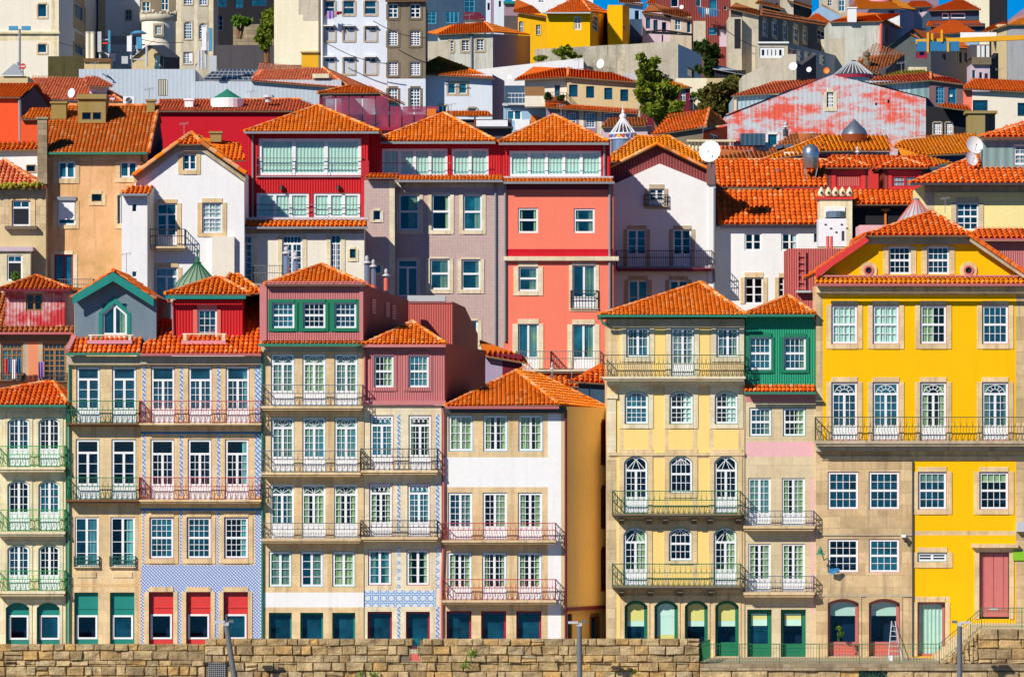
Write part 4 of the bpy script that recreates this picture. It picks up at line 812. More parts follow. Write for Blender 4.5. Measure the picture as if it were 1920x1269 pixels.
F2 = Fac(-20, 24.2); h.win(13, 478, 42, 526, 'sol_t', F=F2, panel='black'); h.wall([(-20, 600), (57, 600), (57, 470), (-20, 470)], 'stone_cream', F=F2, depth=.78, name='bay'); h.slab(-22, 463, 62, 471, -.15, .8, 'pl_lilac', 'bay_roof', F2)
# --- M1 peach
h = Bd('peach_house', 'peach plaster house with a long mossy tiled roof and a square dormer', 26, 80, 277, 288, 'pl_peach', [(109, 303, 141, 335, dict(S='case11', gl='glass_reflect_teal', sur=('stone_tan', 9, 4, 8, 9))), (225, 303, 257, 333, dict(S='case11', gl='glass_reflect_teal', sur=('stone_tan', 9, 4, 8, 9))), (108, 376, 142, 422, dict(S='one', fr='white_paint', sur=('stone_tan', 9, 6, 6, 7))), (172, 364, 191, 378, dict(S='one', fr='stone_dark', sur=('stone_tan', 6, 7, 7, 7))), (220, 366, 231, 420, dict(S='case11', sur=('stone_tan', 5, 6, 0, 9))), (102, 477, 137, 542, dict(S='case11', fr='crimson', gl='glass_reflect_teal', sur=('stone_cream', 7, 6, 8, 0)))], side=(305, 9, 'pl_dark', 262), patches=[(80, 288, 277, 300, 'stone_tan')]); h.hgt = .5
h.slab(110, 378, 140, 412, .02, .1, 'white_paint', 'roller_shutter'); h.slab(105, 369, 143, 376, -.1, .05, 'grey', 'shutter_box')
RP(h, [[(77, 288, -.5), (279, 288, -.5), (297, 199, 6), (98, 198, 6)], [(297, 199, 6), (98, 198, 6), (84, 268, 12), (305, 268, 12)]], 'roof_mossy', [((98, 198, 6), (297, 199, 6)), ((279, 286, -.5), (297, 199, 6))], sp=.22, rl=.33); h.gutter(78, 278, 289, 'gutter_green', -.5)
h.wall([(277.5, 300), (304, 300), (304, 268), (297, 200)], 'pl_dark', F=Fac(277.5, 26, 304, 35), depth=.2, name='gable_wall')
h.pipe([(266, 291), (266, 300), (273, 306), (273, 480)], 'gutter_green', .05)
Fd = Fac(145, 29.5); h.win(154, 211, 171, 225, 'one', fr='stone_dark', F=Fd); h.win(174, 211, 190, 225, 'one', fr='stone_dark', F=Fd); h.wall([(146, 232), (198, 232), (198, 184), (146, 184)], 'pl_mossy', F=Fd, depth=1.8, name='dormer'); h.slab(144, 177, 200, 186, -.15, 1.9, 'pl_mossy', 'dormer_roof', Fd)
h.chimney(96, 194, 124, 229, 'pl_mossy', 30, d=.8); h.chimney(275, 190, 290, 210, 'pl_mossy', 31, d=.5); h.chimney(70, 223, 88, 345, 'rubble_old', 25.3, d=.8)
h.balcony(110, 176, 524, 548, 551, 'rail_grey', 'stone_dark', .5, 'bar')
# --- M2 white gable
h = House('white_gable_house', 'white house with a clipped tiled gable, stone framed windows and a rounded iron balcony', 25.7, 250, group=HG)
h.win(343, 289, 368, 319, 'case12', sur=('stone_tan', 9, 6, 8, 8), gl='glass_reflect_blue'); h.win(294, 381, 332, 465, 't_door', gl='glass_reflect_blue', sur=('stone_tan', 4, 7, 8, 0)); h.win(379, 380, 417, 437, 'sash33', sur=('stone_tan', 9, 8, 8, 7), c='f', cc='cur_white'); h.win(291, 501, 334, 560, 't_case11', sur=('stone_tan', 3, 8, 7, 6), c='f', cc='cur_white')
h.wall([(252, 700), (458, 700), (458, 323), (376, 272), (334, 272), (252, 328)], 'pl_white', depth=9)
h.balcony(284, 348, 431, 463, 469, 'rail_black', 'stone_tan', .8, 'bar')
RP(h, [[(250, 330, 10), (250, 330, -.5), (333, 268, -.5), (345, 255, 10)], [(461, 327, -.5), (461, 327, 10), (372, 255, 10), (378, 268, -.5)], [(333, 270, -.5), (378, 270, -.5), (359, 250, 1.6)], [(333, 270, -.5), (359, 250, 1.6), (345, 253, 10)][:0] or [(378, 270, -.5), (386, 262, 9), (359, 250, 1.6)]], 'roof_orange', [((333, 269, -.5), (359, 250, 1.6)), ((378, 269, -.5), (359, 250, 1.6)), ((251, 329, -.45), (333, 268, -.45)), ((461, 326, -.45), (378, 268, -.45))], cap=.13)
m = MB(); y = Vector((0, .1, 0)); v = Vector((0, 0, -.35))
for a, b in (((333, 271), (251, 332)), ((378, 271), (460, 329)), ((333, 271), (378, 271))): p, q = W(*a, 25.5), W(*b, 25.5); m.hexa([p, q, q + v, p + v, p + y, q + y, q + v + y, p + v + y])
m.build('verge_moulding', 'stone_grey', h.root)
RP(h, [[(378, 300, 6), (461, 300, 6), (450, 268, 9), (384, 258, 9)]], 'roof_orange', name='rear_roof'); h.chimney(394, 250, 415, 266, 'pl_mossy', 34)
F2 = Fac(228, 24.4); h.win(248, 382, 256, 397, 'one', F=F2); h.win(248, 509, 256, 519, 'one', F=F2); h.wall([(228, 640), (276, 640), (276, 366), (228, 366)], 'pl_white', F=F2, depth=1.2, name='annex'); RP(h, [[(224, 364, -1.7), (278, 364, -1.7), (289, 348, .2), (248, 347, .2)]], 'roof_orange', name='annex_roof'); h.gutter(225, 278, 366, 'gutter_grey', -.4, F=F2)
h.wall([(276.3, 640), (290, 640), (290, 350), (276.3, 366)], 'pl_offwhite', F=Fac(276.3, 24.4, 290, 25.7), depth=.1, name='annex_side')
h.slab(398, 444, 440, 540, -.3, -.002, 'pl_offwhite', 'plaster_patch')
# --- M3 red glazed house
h = House('red_glazed_house', 'tall red corrugated house with two floors of wide white framed glazing and cream curtains', 30, 466, group=HG); h.hgt = .5
h.win(485, 260, 677, 329, 'slide3', c='f', cc='cur_mint', gl='glass', fw=.16); h.win(481, 362, 579, 409, 'slide3', c='f', cc='cur_mint', gl='glass', fw=.13); h.win(587, 362, 675, 409, 'slide3', c='f', cc='cur_mint', gl='glass', fw=.13)
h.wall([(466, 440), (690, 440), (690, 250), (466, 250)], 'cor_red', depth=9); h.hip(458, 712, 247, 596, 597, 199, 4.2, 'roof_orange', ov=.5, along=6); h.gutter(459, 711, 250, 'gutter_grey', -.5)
h.slab(686, 250, 712, 440, 1.2, 6, 'cor_red', 'side_wall'); h.slab(677, 302, 692, 415, -.15, -.003, 'red', 'corner_pier'); h.pipe([(474, 253), (474, 410)], 'gutter_grey', .05); h.balcony(482, 680, 297, 331, 333, 'rail_grey', 'ltgrey', .12, 'bar', sp=1.7); h.balcony(480, 676, 384, 410, 412, 'rail_grey', 'ltgrey', .12, 'bar', sp=1.7)
for px in (529, 635): m = MB(); a = h.F.P(*h.F.uz(px, 352), -.15); m.lathe(a, [(.02, .12), (.1, .1), (.13, -.1), (.02, -.12)], 8); m.build('wall_lamp', 'black', h.root)
# --- M4 cream lower floors
h = House('cream_terrace_house', 'cream house with tall french windows below the red glazed house', 27, 398, group=HG)
SC = ('stone_cream', 8, 3, 8, 0)
h.win(435, 441, 474, 530, 'case_t5', gl='glass_reflect_blue', sur=SC); h.win(529, 441, 567, 530, 'case_t5', gl='glass_reflect_blue', sur=SC); h.win(620, 441, 639, 520, 'case_t2', gl='glass_reflect_blue', sur=SC); h.win(656, 467, 667, 484, 'one', fr='stone_dark', sur=('stone_cream', 5, 4, 5, 6)); h.win(436, 560, 470, 600, 'case12')
h.wall([(398, 640), (683, 640), (683, 427), (398, 427)], 'pl_offwhite', depth=3, patches=[(398, 427, 683, 438, 'stone_grey')]); RP(h, [[(413, 425, -.5), (688, 425, -.5), (688, 412, .6), (415, 412, .6)]], 'roof_orange', name='skirt_roof'); h.gutter(412, 690, 428, 'gutter_grey', -.5)
h.slab(440, 407, 690, 412, .3, 1.0, 'ltgrey', 'parapet'); h.slab(385, 423, 400, 640, -.3, 1, 'pl_offwhite', 'corner_pier'); h.pipe([(414, 428), (408, 447), (408, 520)], 'gutter_grey', .07)
h.balcony(476, 530, 499, 533, 538, 'rail_grey', 'stone_grey', .9, 'bar'); h.balcony(440, 478, 384 + 30, 425, 427, 'rail_grey', 'ltgrey', .3, 'bar', F=Fac(440, 28))
# --- M5 mauve tile house
h = House('mauve_tile_house', 'house clad in small mauve tiles with big sash windows and a red glazed attic', 31, 740, group=HG); h.hgt = .5
SM = ('stone_pale', 7, 3, 7, 7)
for q in ((748, 364, 786, 432), (809, 364, 844, 432), (868, 365, 904, 432), (806, 485, 843, 543), (865, 486, 901, 543)): h.win(*q, 'hung', sur=SM, c='r', fw=.10)
h.win(745, 486, 784, 556, 'tp_case', sur=('stone_pale', 4, 3, 4, 0), gl='glass_reflect_blue'); h.win(860, 601, 896, 660, 'hung', sur=SM)
h.rwall(740, 338, 945, 'tile_mauve', depth=8, patches=[(740, 338, 945, 352, 'stone_pale')])
F2 = Fac(683, 29); h.win(700, 395, 714, 413, 'one', F=F2, sur=('stone_pale', 5, 4, 5, 4), gl='glass'); h.win(703, 497, 714, 512, 'one', F=F2, sur=('stone_pale', 5, 4, 5, 4)); h.wall([(683, 700), (740, 700), (740, 338), (683, 338)], 'tile_mauve', F=F2, depth=2.2, name='front_bay', patches=[(730, 338, 740, 700, 'stone_pale')])
RP(h, [[(684, 333, -2.5), (748, 333, -2.5), (748, 326, -1.4), (690, 326, -1.4)], [(742, 338, -.6), (943, 338, -.6), (943, 329, .5), (742, 329, .5)]], 'roof_orange', name='skirt_roof'); h.gutter(742, 943, 341, 'gutter_grey', -.6); h.pipe([(760, 341), (752, 352), (742, 356), (742, 640)], 'gutter_grey', .06); h.pipe([(929, 341), (929, 660)], 'gutter_grey', .06)
F3 = Fac(712, 32); h.win(716, 279, 839, 331, 'slide4', F=F3, c='f', cc='cur_mint', gl='glass', fw=.13); h.win(847, 279, 916, 331, 'slide2', F=F3, c='f', cc='cur_mint', gl='glass', fw=.13)
h.wall([(712, 345), (940, 345), (940, 264), (712, 264)], 'cor_red', F=F3, depth=8, name='attic_wall'); h.hip(700, 929, 264, 830, 834, 214, 4.2, 'roof_orange', d0=1, along=6); h.gutter(700, 929, 267, 'gutter_grey', .5); h.slab(714, 306, 918, 307.2, -.35, -.33, 'rail_grey', 'handrail', F3)
# --- M6 salmon
h = House('salmon_house', 'salmon pink house with a crimson band, white windows and a red glazed attic', 31, 945, group=HG); h.hgt = .5
SS = ('stone_pale', 0, 0, 0, 0)
h.win(971, 390, 1009, 437, 'hung', c='b', fw=.1); h.win(1076, 391, 1115, 437, 'hung', c='b', fw=.1); h.win(972, 500, 1009, 546, 'hung', c='r', sur=('stone_pale', 9, 8, 9, 8), fw=.1); h.win(1073, 497, 1117, 578, 'door_11p', c='r', sur=('stone_pale', 6, 5, 6, 5)); h.win(971, 607, 1010, 692, 'door_11p', c='r', sur=('stone_pale', 10, 9, 9, 0)); h.win(1073, 608, 1115, 692, 'door_11p', c='r', sur=('stone_pale', 9, 9, 9, 0))
h.rwall(945.4, 342, 1150, 'pl_salmon', depth=9, patches=[(945, 467, 1150, 481, 'pl_crimson'), (945, 342, 1143, 356, 'maroon')])
h.slab(945, 481, 1160, 489, -.25, -.002, 'stone_pale', 'cornice'); RP(h, [[(944, 342, -.6), (1150, 342, -.6), (1150, 334, .4), (944, 334, .4)]], 'roof_orange', name='skirt_roof'); h.gutter(944, 1152, 344, 'gutter_grey', -.6); h.slab(944, 330, 1150, 334, .3, 1.2, 'ltgrey', 'parapet')
h.pipe([(1143, 346), (1143, 640)], 'gutter_grey', .07); h.pipe([(947, 346), (947, 640)], 'gutter_grey', .07); h.balcony(1070, 1121, 545, 578, 580, 'rail_black', 'stone_pale', .1, 'bar', sp=.16)
h.balcony(968, 1032, 659, 693, 699, 'rail_grey', 'stone_pale', 1.0, 'bar', sp=.14); h.balcony(1034, 1126, 659, 693, 699, 'rail_grey', 'stone_pale', 1.0, 'bar', sp=.14)
F3 = Fac(940.5, 32); h.win(955, 283, 1127, 331, 'slide5', F=F3, c='f', cc='cur_mint', gl='glass', fw=.13)
h.wall([(940.5, 345), (1144, 345), (1144, 266), (940.5, 266)], 'cor_red', F=F3, depth=8, name='attic_wall'); h.hip(935, 1142, 266, 1037, 1040, 217, 4.0, 'roof_orange', d0=1, along=6); h.gutter(935, 1142, 269, 'gutter_grey', .5); h.pipe([(1133, 269), (1133, 331)], 'gutter_grey', .06, F=F3); h.slab(955, 306, 1127, 307.2, -.35, -.33, 'rail_grey', 'handrail', F3)
# --- M7 recessed white
h = House('recessed_white_house', 'white house set back with a brown corrugated gable, half in shadow', 38, 1146, group=HG)
h.wall([(1140, 350), (1326, 350), (1326, 318), (1232, 273), (1140, 318)], 'cor_maroon', depth=9, name='gable_wall', F=Fac(1140, 38.25)); F2 = Fac(1140, 37.9)
SB = ('stone_grey', 7, 7, 7, 0)
h.win(1217, 354, 1245, 386, 'door_13p', F=F2, sur=('stone_grey', 8, 8, 7, 6)); h.win(1176, 430, 1212, 499, 'door_13p', F=F2, sur=SB); h.win(1262, 430, 1296, 499, 'door_13p', F=F2, sur=SB); h.win(1178, 525, 1215, 590, 'case12', F=F2, sur=SB); h.win(1255, 525, 1290, 590, 'case12', F=F2, sur=SB)
h.wall([(1140, 640), (1335, 640), (1335, 347), (1237, 307), (1140, 350)], 'pl_white', F=F2, depth=9); h.balcony(1156, 1334, 471, 503, 509, 'rail_black', 'maroon', .8, 'bar', F=F2); h.balcony(1208, 1252, 366, 387, 389, 'rail_black', 'stone_grey', .15, 'bar', F=F2)
RP(h, [[(1138, 338, 10), (1132, 320, -.12), (1232, 270, -.12), (1222, 290, 10)], [(1330, 318, -.12), (1316, 336, 10), (1222, 290, 10), (1232, 270, -.12)]], 'roof_orange', [((1232, 270, -.12), (1132, 320, -.12)), ((1232, 270, -.12), (1330, 318, -.12))], cap=.1)
h.slab(1325, 308, 1341, 346, -.2, .8, 'winegrey', 'post', F2); h.slab(1328, 344, 1342, 640, -.05, 1.5, 'pl_white', 'party_wall', F2); h.pipe([(1339, 352), (1339, 600)], 'gutter_grey', .06, F=F2)
# --- M8 white + double roof
h = Bd('double_roof_house', 'white house under two stacked orange tile roofs', 38.8, 1342, 1545, 424, 'pl_white', [(1396, 437, 1428, 470, dict(S='case12')), (1396, 520, 1431, 570, dict(S='case13', sur=('stone_tan', 8, 9, 8, 0))), (1465, 437, 1496, 470, dict(S='case12', c='r', cc='cur_white')), (1460, 520, 1478, 556, dict(S='grid23', sur=('stone_tan', 7, 8, 2, 3))), (1526, 437, 1536, 455, dict(S='one'))])
RP(h, [[(1347, 420, -.5), (1547, 420, -.5), (1547, 357, 3), (1343, 357, 3)], [(1343, 350, 3.2), (1550, 350, 3.2), (1546, 301, 6.5), (1343, 301, 6.5)]], 'roof_red', [((1343, 301, 6.5), (1546, 301, 6.5))], sp=.29); h.slab(1343, 350, 1548, 358, 3.4, 6, 'pl_brown', 'clerestory'); h.slab(1350, 421, 1545, 428, -.3, -.002, 'pl_violet', 'cornice')
# --- roof behind M7
h = Bd('hipped_roof_house', 'low house with a bright hipped roof behind the brown corrugated gable', 52, 1140, 1320, 302, 'pl_brown', depth=9); h.hip(1132, 1330, 303, 1195, 1255, 257, 5, 'roof_amber', ov=.4); 
# --- red dormers
h = Bd('red_dormer_house', 'house with two bright red roof dormers and a dark open loggia', 46, 1546, 1735, 385, 'pl_black', depth=9, patches=[(1546, 385, 1735, 390, 'maroon')]); RP(h, [[(1546, 383, -.6), (1733, 383, -.6), (1733, 357, 1.5), (1546, 357, 1.5)], [(1536, 312, 4), (1760, 312, 4), (1740, 292, 7), (1560, 290, 7)]], 'roof_red', sp=.29)  # black front wall stands for the shade inside the loggia
F2 = Fac(1546, 47.6); h.win(1672, 329, 1722, 351, 'case_t5'.replace('case_t5', 'case12'), fr='red', F=F2, c='f', cc='cur_white', gl='glass_reflect_blue'); h.win(1567, 327, 1615, 352, 'sol_t'.replace('sol_t', 'one'), fr='red', F=F2); h.slab(1569, 328, 1613, 352, .08, .12, 'cor_coral', 'roller_shutter', F2)
h.wall([(1546, 356), (1628, 356), (1628, 312), (1546, 312)], 'cor_brickred', F=F2, depth=4, name='dormer', patches=[(1559, 318, 1622, 356, 'doorred')]); h.wall([(1657, 356), (1735, 356), (1735, 314), (1657, 314)], 'cor_brickred', F=F2, depth=4, name='dormer', patches=[(1666, 319, 1728, 356, 'doorred')])
for a, b, c in ((1540, 1634, 1585), (1650, 1742, 1690)): h.hip(a, b, 314, c - 3, c + 3, 298, 1.6, 'roof_red', d0=1.6, ov=.4, along=2, sp=.29)
h.slab(1658, 392, 1662, 430, -.1, 0, 'orange', 'post'); h.slab(1652, 392, 1668, 396, -.2, 0, 'orange', 'post_head')
# --- M9 pale yellow
h = Bd('pale_yellow_house', 'pale yellow house at the right edge with a sea green panelled dormer', 24, 1733, 1960, 345, 'pl_paleyellow', [(1793, 380, 1835, 432, dict(S='sash32', sur=('stone_beige', 10, 9, 9, 0), gl='glass_reflect_blue'))], patches=[(1733, 345, 1752, 500, 'stone_beige'), (1733, 345, 1960, 361, 'stone_grey')]); h.slab(1752, 361, 1960, 369, -.1, -.002, 'pl_paleyellow', 'cornice')
RP(h, [[(1706, 344, -.9), (1960, 344, -.9), (1960, 290, 3.6), (1838, 290, 3.6)], [(1706, 344, 9), (1706, 344, -.9), (1838, 290, 3.6)]], 'roof_red', [((1706, 344, -.9), (1838, 290, 3.6))], sp=.29); h.gutter(1704, 1960, 347, 'dkgrey', -.95)
F2 = Fac(1843, 25.4); h.win(1901, 271, 1934, 309, 'sash32', F=F2, c='f', cc='cur_white'); h.wall([(1843, 322), (1960, 322), (1960, 262), (1843, 262)], 'cor_teal', F=F2, depth=3, name='dormer'); h.slab(1841, 256, 1960, 263, -.12, -.003, 'white_paint', 'fascia', F2); RP(h, [[(1836, 257, .9), (1960, 257, .9), (1960, 224, 4), (1925, 230, 4)], [(1836, 257, 5), (1836, 257, .9), (1925, 230, 4)]], 'roof_red', sp=.29, name='dormer_roof')
# --- right-hand rooftop structures behind the yellow house
h = Bd('pink_rear_wing', 'pink corrugated wing with a tiled roof behind the yellow pediment', 14, 1815, 1960, 452, 'cor_pink', depth=5, cat='house wing'); RP(h, [[(1812, 447, -.4), (1960, 447, -.4), (1960, 428, 1.6), (1830, 428, 1.6)]], 'roof_red', sp=.27); h.gutter(1815, 1960, 450, 'gutter_pink', -.4)
h = Bd('pink_stair_tower', 'pink corrugated rooftop box with a ladder beside the yellow house', 16, 1478, 1592, 466, 'cor_coral', depth=4, cat='rooftop box', group='rooftop sheds'); F = h.F; u0, u1, z0, z1 = F.rect(1494, 545, 1510, 470); m = MB(); F.box(m, u0, u0 + .05, z0, z1, -.15, -.1); F.box(m, u1 - .05, u1, z0, z1, -.15, -.1); [F.box(m, u0 + .05, u1 - .05, z0 + .1 + i * .33, z0 + .14 + i * .33, -.15, -.1) for i in range(int((z1 - z0) / .33))]; m.build('ladder', 'doorpink', h.root)
for px in (1553, 1560): h.pipe([(px, 442), (px, 468)], 'coralp', .09, off=.5, name='vent_pipe')
h.slab(1600, 450, 1640, 500, 0, 3, 'coralp', 'parapet'); h.slab(1492, 545, 1520, 549, -.4, -.1, 'ltgrey', 'vent_cover')
h = Bd('pink_parapet_block', 'salmon pink rooftop block in front of the dark loggia', 20, 1612, 1690, 422, 'pl_pink', depth=3, cat='rooftop box', group='rooftop sheds')
# --- small sheds between the front houses
h = Bd('lean_to_shed', 'maroon shed with an orange lean-to roof behind the white house', 14.5, 906, 979, 664, 'maroon', depth=3, cat='shed', group='rooftop sheds', patches=[(909, 668, 942, 760, 'pl_violet')]); RP(h, [[(908, 666, -.4), (990, 680, -.4), (984, 668, 2), (899, 636, 3)]], 'roof_orange')
h = Bd('little_tiled_shed', 'small tiled shed roof in front of the salmon house', 13, 1085, 1160, 715, 'pl_navy', depth=2, cat='shed', group='rooftop sheds'); RP(h, [[(1066, 714, -.3), (1160, 720, -.3), (1145, 690, 2), (1126, 680, 2)]], 'roof_red')
h = Bd('low_rear_roof', 'low tiled roof tucked behind the white amber house', 15, 985, 1080, 722, 'pl_salmon', depth=2, cat='shed', group='rooftop sheds'); RP(h, [[(980, 724, -.3), (1085, 724, -.3), (1060, 706, 2), (985, 702, 2)]], 'roof_orange')
# ================================================================== the upper hillside
SN = lambda p=2, m='stone_grey': (m, p, p, p, p)
BW = dict(S='case12', sur=SN(2.5), mw=.06)
def hb(*a, **k): return Bd(*a, **k)
# top left
h = hb('corner_apartment_house', 'big cream corner house at the top left with a stone band and a shaded flank', 190, -60, 110, -90, 'pl_offwhite', [(71, 8, 88, 33, dict(S='one', sur=SN(3, 'stone_tan'))), (71, 83, 88, 100, dict(S='one', sur=SN(3, 'stone_tan')))], patches=[(-60, 62, 110, 77, 'stone_cream'), (96, -90, 110, 140, 'stone_cream')], side=(192, 26, 'pl_bluewhite', -90, [(140, 9, 158, 39, dict(S='one', sur=SN(3))), (140, 84, 158, 104, dict(S='one', sur=SN(3)))]))  # flank's shade put into its bluish plaster colour
h.slab(-60, 60, 112, 64, -.2, -.002, 'stone_cream', 'string_course')
hb('plaster_block', 'grey plaster block between the corner house and the round turret', 212, 184, 264, -60, 'pl_bluewhite', [(236, 20, 246, 38, dict(S='case12', fr='grey', sur=SN(2)))], patches=[(184, -60, 198, 140, 'stone_grey'), (184, 68, 264, 84, 'pl_grey')], cat='building')
h = House('round_turret', 'round cream turret with a crenellated stone rim', 175, 297, cat='turret', group=HG); m = MB(); c = W(297, 0, 177.6); c.z = 0; z = lambda py: W(0, py, 175).z
m.lathe(c, [(1.42, h.g), (1.42, z(36))], 24, 0); m.lathe(c, [(1.42, z(36)), (1.58, z(35)), (1.58, z(24)), (1.3, z(24))], 24, 1)
m.v = [(c.x + (v[0] - c.x), v[1], v[2]) for v in m.v]
for k in range(14):
    a = k * .4488; p = c + Vector((1.45 * math.cos(a), 1.45 * math.sin(a), z(20))); m.box(p.x - .13, p.x + .13, p.y - .13, p.y + .13, z(24), z(20 if k % 2 else 16), 1)
m.build('wall', ['pl_offwhite', 'pl_concrete'], h.root, True); Ft = Fac(265, 176.05); h.win(291, 48, 303, 65, 'grid33', F=Ft, sur=SN(2), hole=True); h.wall([(287, 69), (307, 69), (307, 44), (287, 44)], 'stone_grey', F=Ft, depth=.9, name='window_stone')
hb('old_stone_tower', 'brown windowed house wall rising behind the round turret', 205, 262, 336, -60, 'pl_brown', [(267, 4, 281, 22, dict(S='case12', sur=SN(2))), (302, -6, 316, 20, dict(S='case12'))])
h = hb('arched_window_house', 'grey stone townhouse with blue arched windows and pilasters', 196, 330, 400, -70, 'pl_concrete', [(345, 41, 360, 74, dict(S='sash33', arch=5, gl='glass_reflect_teal', sur=SN(2))), (373, 44, 388, 74, dict(S='sash33', arch=5, gl='glass_reflect_teal', sur=SN(2))), (345, -20, 361, 9, dict(S='sash33', gl='glass_reflect_teal', sur=SN(2))), (374, -20, 389, 10, dict(S='sash33', gl='glass_reflect_teal', sur=SN(2))), (344, 98, 361, 120, dict(S='sash33', gl='glass_reflect_teal', sur=SN(2)))], patches=[(330, -70, 340, 160, 'stone_pale'), (364, -70, 370, 160, 'stone_pale'), (392, -70, 400, 160, 'stone_pale')])
h = hb('shadowed_house', 'dark shadowed house with blue panes right of the stone townhouse', 225, 400, 520, -70, 'pl_black', [(405, -14, 425, 14, dict(gl='glass_reflect_teal', fr='dkblue')), (440, -14, 456, 16, dict(gl='glass_reflect_teal', fr='dkblue')), (470, -20, 500, 12, dict(gl='glass_reflect_teal', fr='dkblue')), (404, 30, 418, 58, dict(fr='dkblue'))])  # near black wall colour holds the shadow on this house
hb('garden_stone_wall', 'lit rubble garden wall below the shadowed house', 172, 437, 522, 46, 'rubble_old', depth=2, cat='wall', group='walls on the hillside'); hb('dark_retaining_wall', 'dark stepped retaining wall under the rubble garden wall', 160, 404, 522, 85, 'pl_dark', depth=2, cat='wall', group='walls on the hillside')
h = hb('chimney_block', 'square brick chimney block carrying pale pipes', 140, 158, 207, 111, 'pl_ochre' if False else 'pl_tan', depth=2, cat='chimney', group='rooftop sheds'); h.slab(157, 110, 208, 117, -.15, -.002, 'brown', 'brick_rim')
for px, y0 in ((165, 62), (174, 62)): m = MB(); a, b = W(px, 112, 141), W(px, y0, 141); m.tube([a, b], .18, 10); m.tube([b, b + Vector((0, 0, .06))], .22, 10); m.build('flue_pipe', 'cream_paint', h.root)
h = House('brown_gable_shed', 'small ochre shed with a brown gable and a pale blue door', 138, 250, cat='shed', group='rooftop sheds'); h.F.open.append(h.F.rect(291, 105, 306, 130)); h.slab(291, 105, 306, 131, .05, .12, 'blind_mint', 'door'); h.wall([(247, 135), (307, 135), (307, 105), (279, 87), (247, 109)], 'pl_tan', depth=5)
h.wall([(307.2, 135), (337, 130), (337, 108), (307.2, 106)], 'pl_dark', F=Fac(307.2, 138, 337, 146), depth=.3, name='side_wall'); RP(h, [[(308, 107, -.2), (339, 109, 8), (308, 85, 8), (279, 85, -.2)]], 'cor_dkgrey', plain=True); RP(h, [[(244, 112, 6), (244, 112, -.2), (279, 85, -.2), (300, 85, 6)]], 'roof_old')
h = hb('grey_metal_hall', 'long pale blue grey corrugated hall with one slatted opening', 118, 148, 366, 130, 'cor_bluegrey', [(297, 149, 313, 180, dict(S='one', fr='brown'))], cat='building', depth=10)
m = MB(); [m.box(*sorted((W(299 + i * 4, 0, 118).x, W(301 + i * 4, 0, 118).x)), 117.95, 118.02, W(0, 179, 118).z, W(0, 150, 118).z) for i in range(4)]; m.build('slats', 'cream_paint', h.root)
m = MB(); u, zz = h.F.uz(203, 146)
for q in range(7): a, b = u - .35 + q * .12, zz + .25 - q * .08; bars(h.F, m, [(a, b), (a + random.uniform(-.2, .25), b + random.uniform(-.3, .2)), (a + .2, b - .12)], .06, -.012 - q * .001, -.002)
m.build('graffiti', 'dkblue', h.root)
h = hb('grey_metal_hall_low', 'lower pale grey corrugated hall with a dark glazed roof', 117.5, 366.5, 520, 153, 'cor_bluegrey', cat='building', depth=12); RP(h, [[(376, 152.5, .2), (520, 152.5, .2), (485, 130, 5), (400, 131, 5)]], 'dkblue', plain=True, name='glazed_roof'); m = MB()
for i in range(13): m.tube([W(380 + i * 11, 152, 117.6), W(402 + i * 7, 131, 122.4)], .05, 4)
for i in range(4): m.tube([W(380 + i * 6, 151 - i * 5.5, 117.65 + i * 1.2), W(515 - i * 8, 151 - i * 5.5, 117.65 + i * 1.2)], .05, 4)
m.build('glazing_bar', 'grey', h.root)
h = hb('pale_roof_house', 'small white house with a faded red hipped roof and side dormer', 104, 48, 215, 184, 'pl_bluewhite', depth=9); RP(h, [[(44, 184, -.4), (232, 192, -.4), (165, 146, 6), (60, 146, 6)], [(232, 192, -.4), (236, 186, 9), (165, 146, 6)]], 'roof_pinkred', [((232, 192, -.4), (165, 146, 6))])
Fd = Fac(168, 105.5); h.wall([(168, 182), (200, 190), (200, 160), (168, 160)], 'pl_bluewhite', F=Fd, depth=2, name='dormer'); RP(h, [[(160, 161, .8), (211, 162, .8), (180, 143, 4), (158, 145, 4)], [(211, 162, .8), (211, 160, 6), (180, 143, 4)]], 'roof_pinkred', name='dormer_roof')
h = hb('small_white_cornice_house', 'strip of white wall under the faded roof beside the mossy house', 33, -20, 70, 283, 'pl_white', [(50, 310, 66, 322, dict(S='one', fr='brown', sur=SN(2)))]); RP(h, [[(-20, 282, -.3), (70, 280, -.3), (70, 268, 1.5), (-20, 268, 1.5)]], 'roof_orange')
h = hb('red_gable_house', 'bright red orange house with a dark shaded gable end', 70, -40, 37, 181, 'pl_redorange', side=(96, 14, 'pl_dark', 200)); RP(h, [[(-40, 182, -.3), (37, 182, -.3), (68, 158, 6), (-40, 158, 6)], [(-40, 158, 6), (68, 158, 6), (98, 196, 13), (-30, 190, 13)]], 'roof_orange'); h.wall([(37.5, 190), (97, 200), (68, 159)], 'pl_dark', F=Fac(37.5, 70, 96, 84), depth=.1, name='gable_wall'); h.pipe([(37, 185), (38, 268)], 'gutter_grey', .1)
h = hb('red_orange_annex', 'bright red orange annex wall with a low orange roof below the dark gable', 66, 39, 110, 223, 'pl_redorange', depth=4); RP(h, [[(39, 223, -.3), (112, 223, -.3), (100, 202, 3), (60, 202, 3)]], 'roof_orange')
h = hb('domed_pavilion', 'cream pavilion end with a small ribbed green roof at the far left', 100, -20, 52, 143, 'pl_tan', depth=4); RP(h, [[(2, 141, -.2), (46, 141, -.2), (27, 119, 2.2)], [(46, 141, -.2), (44, 136, 4.5), (27, 119, 2.2)]], 'zinc', plain=True); h.pipe([(27, 119), (27, 112)], 'zinc', .12, off=2.2, name='finial')
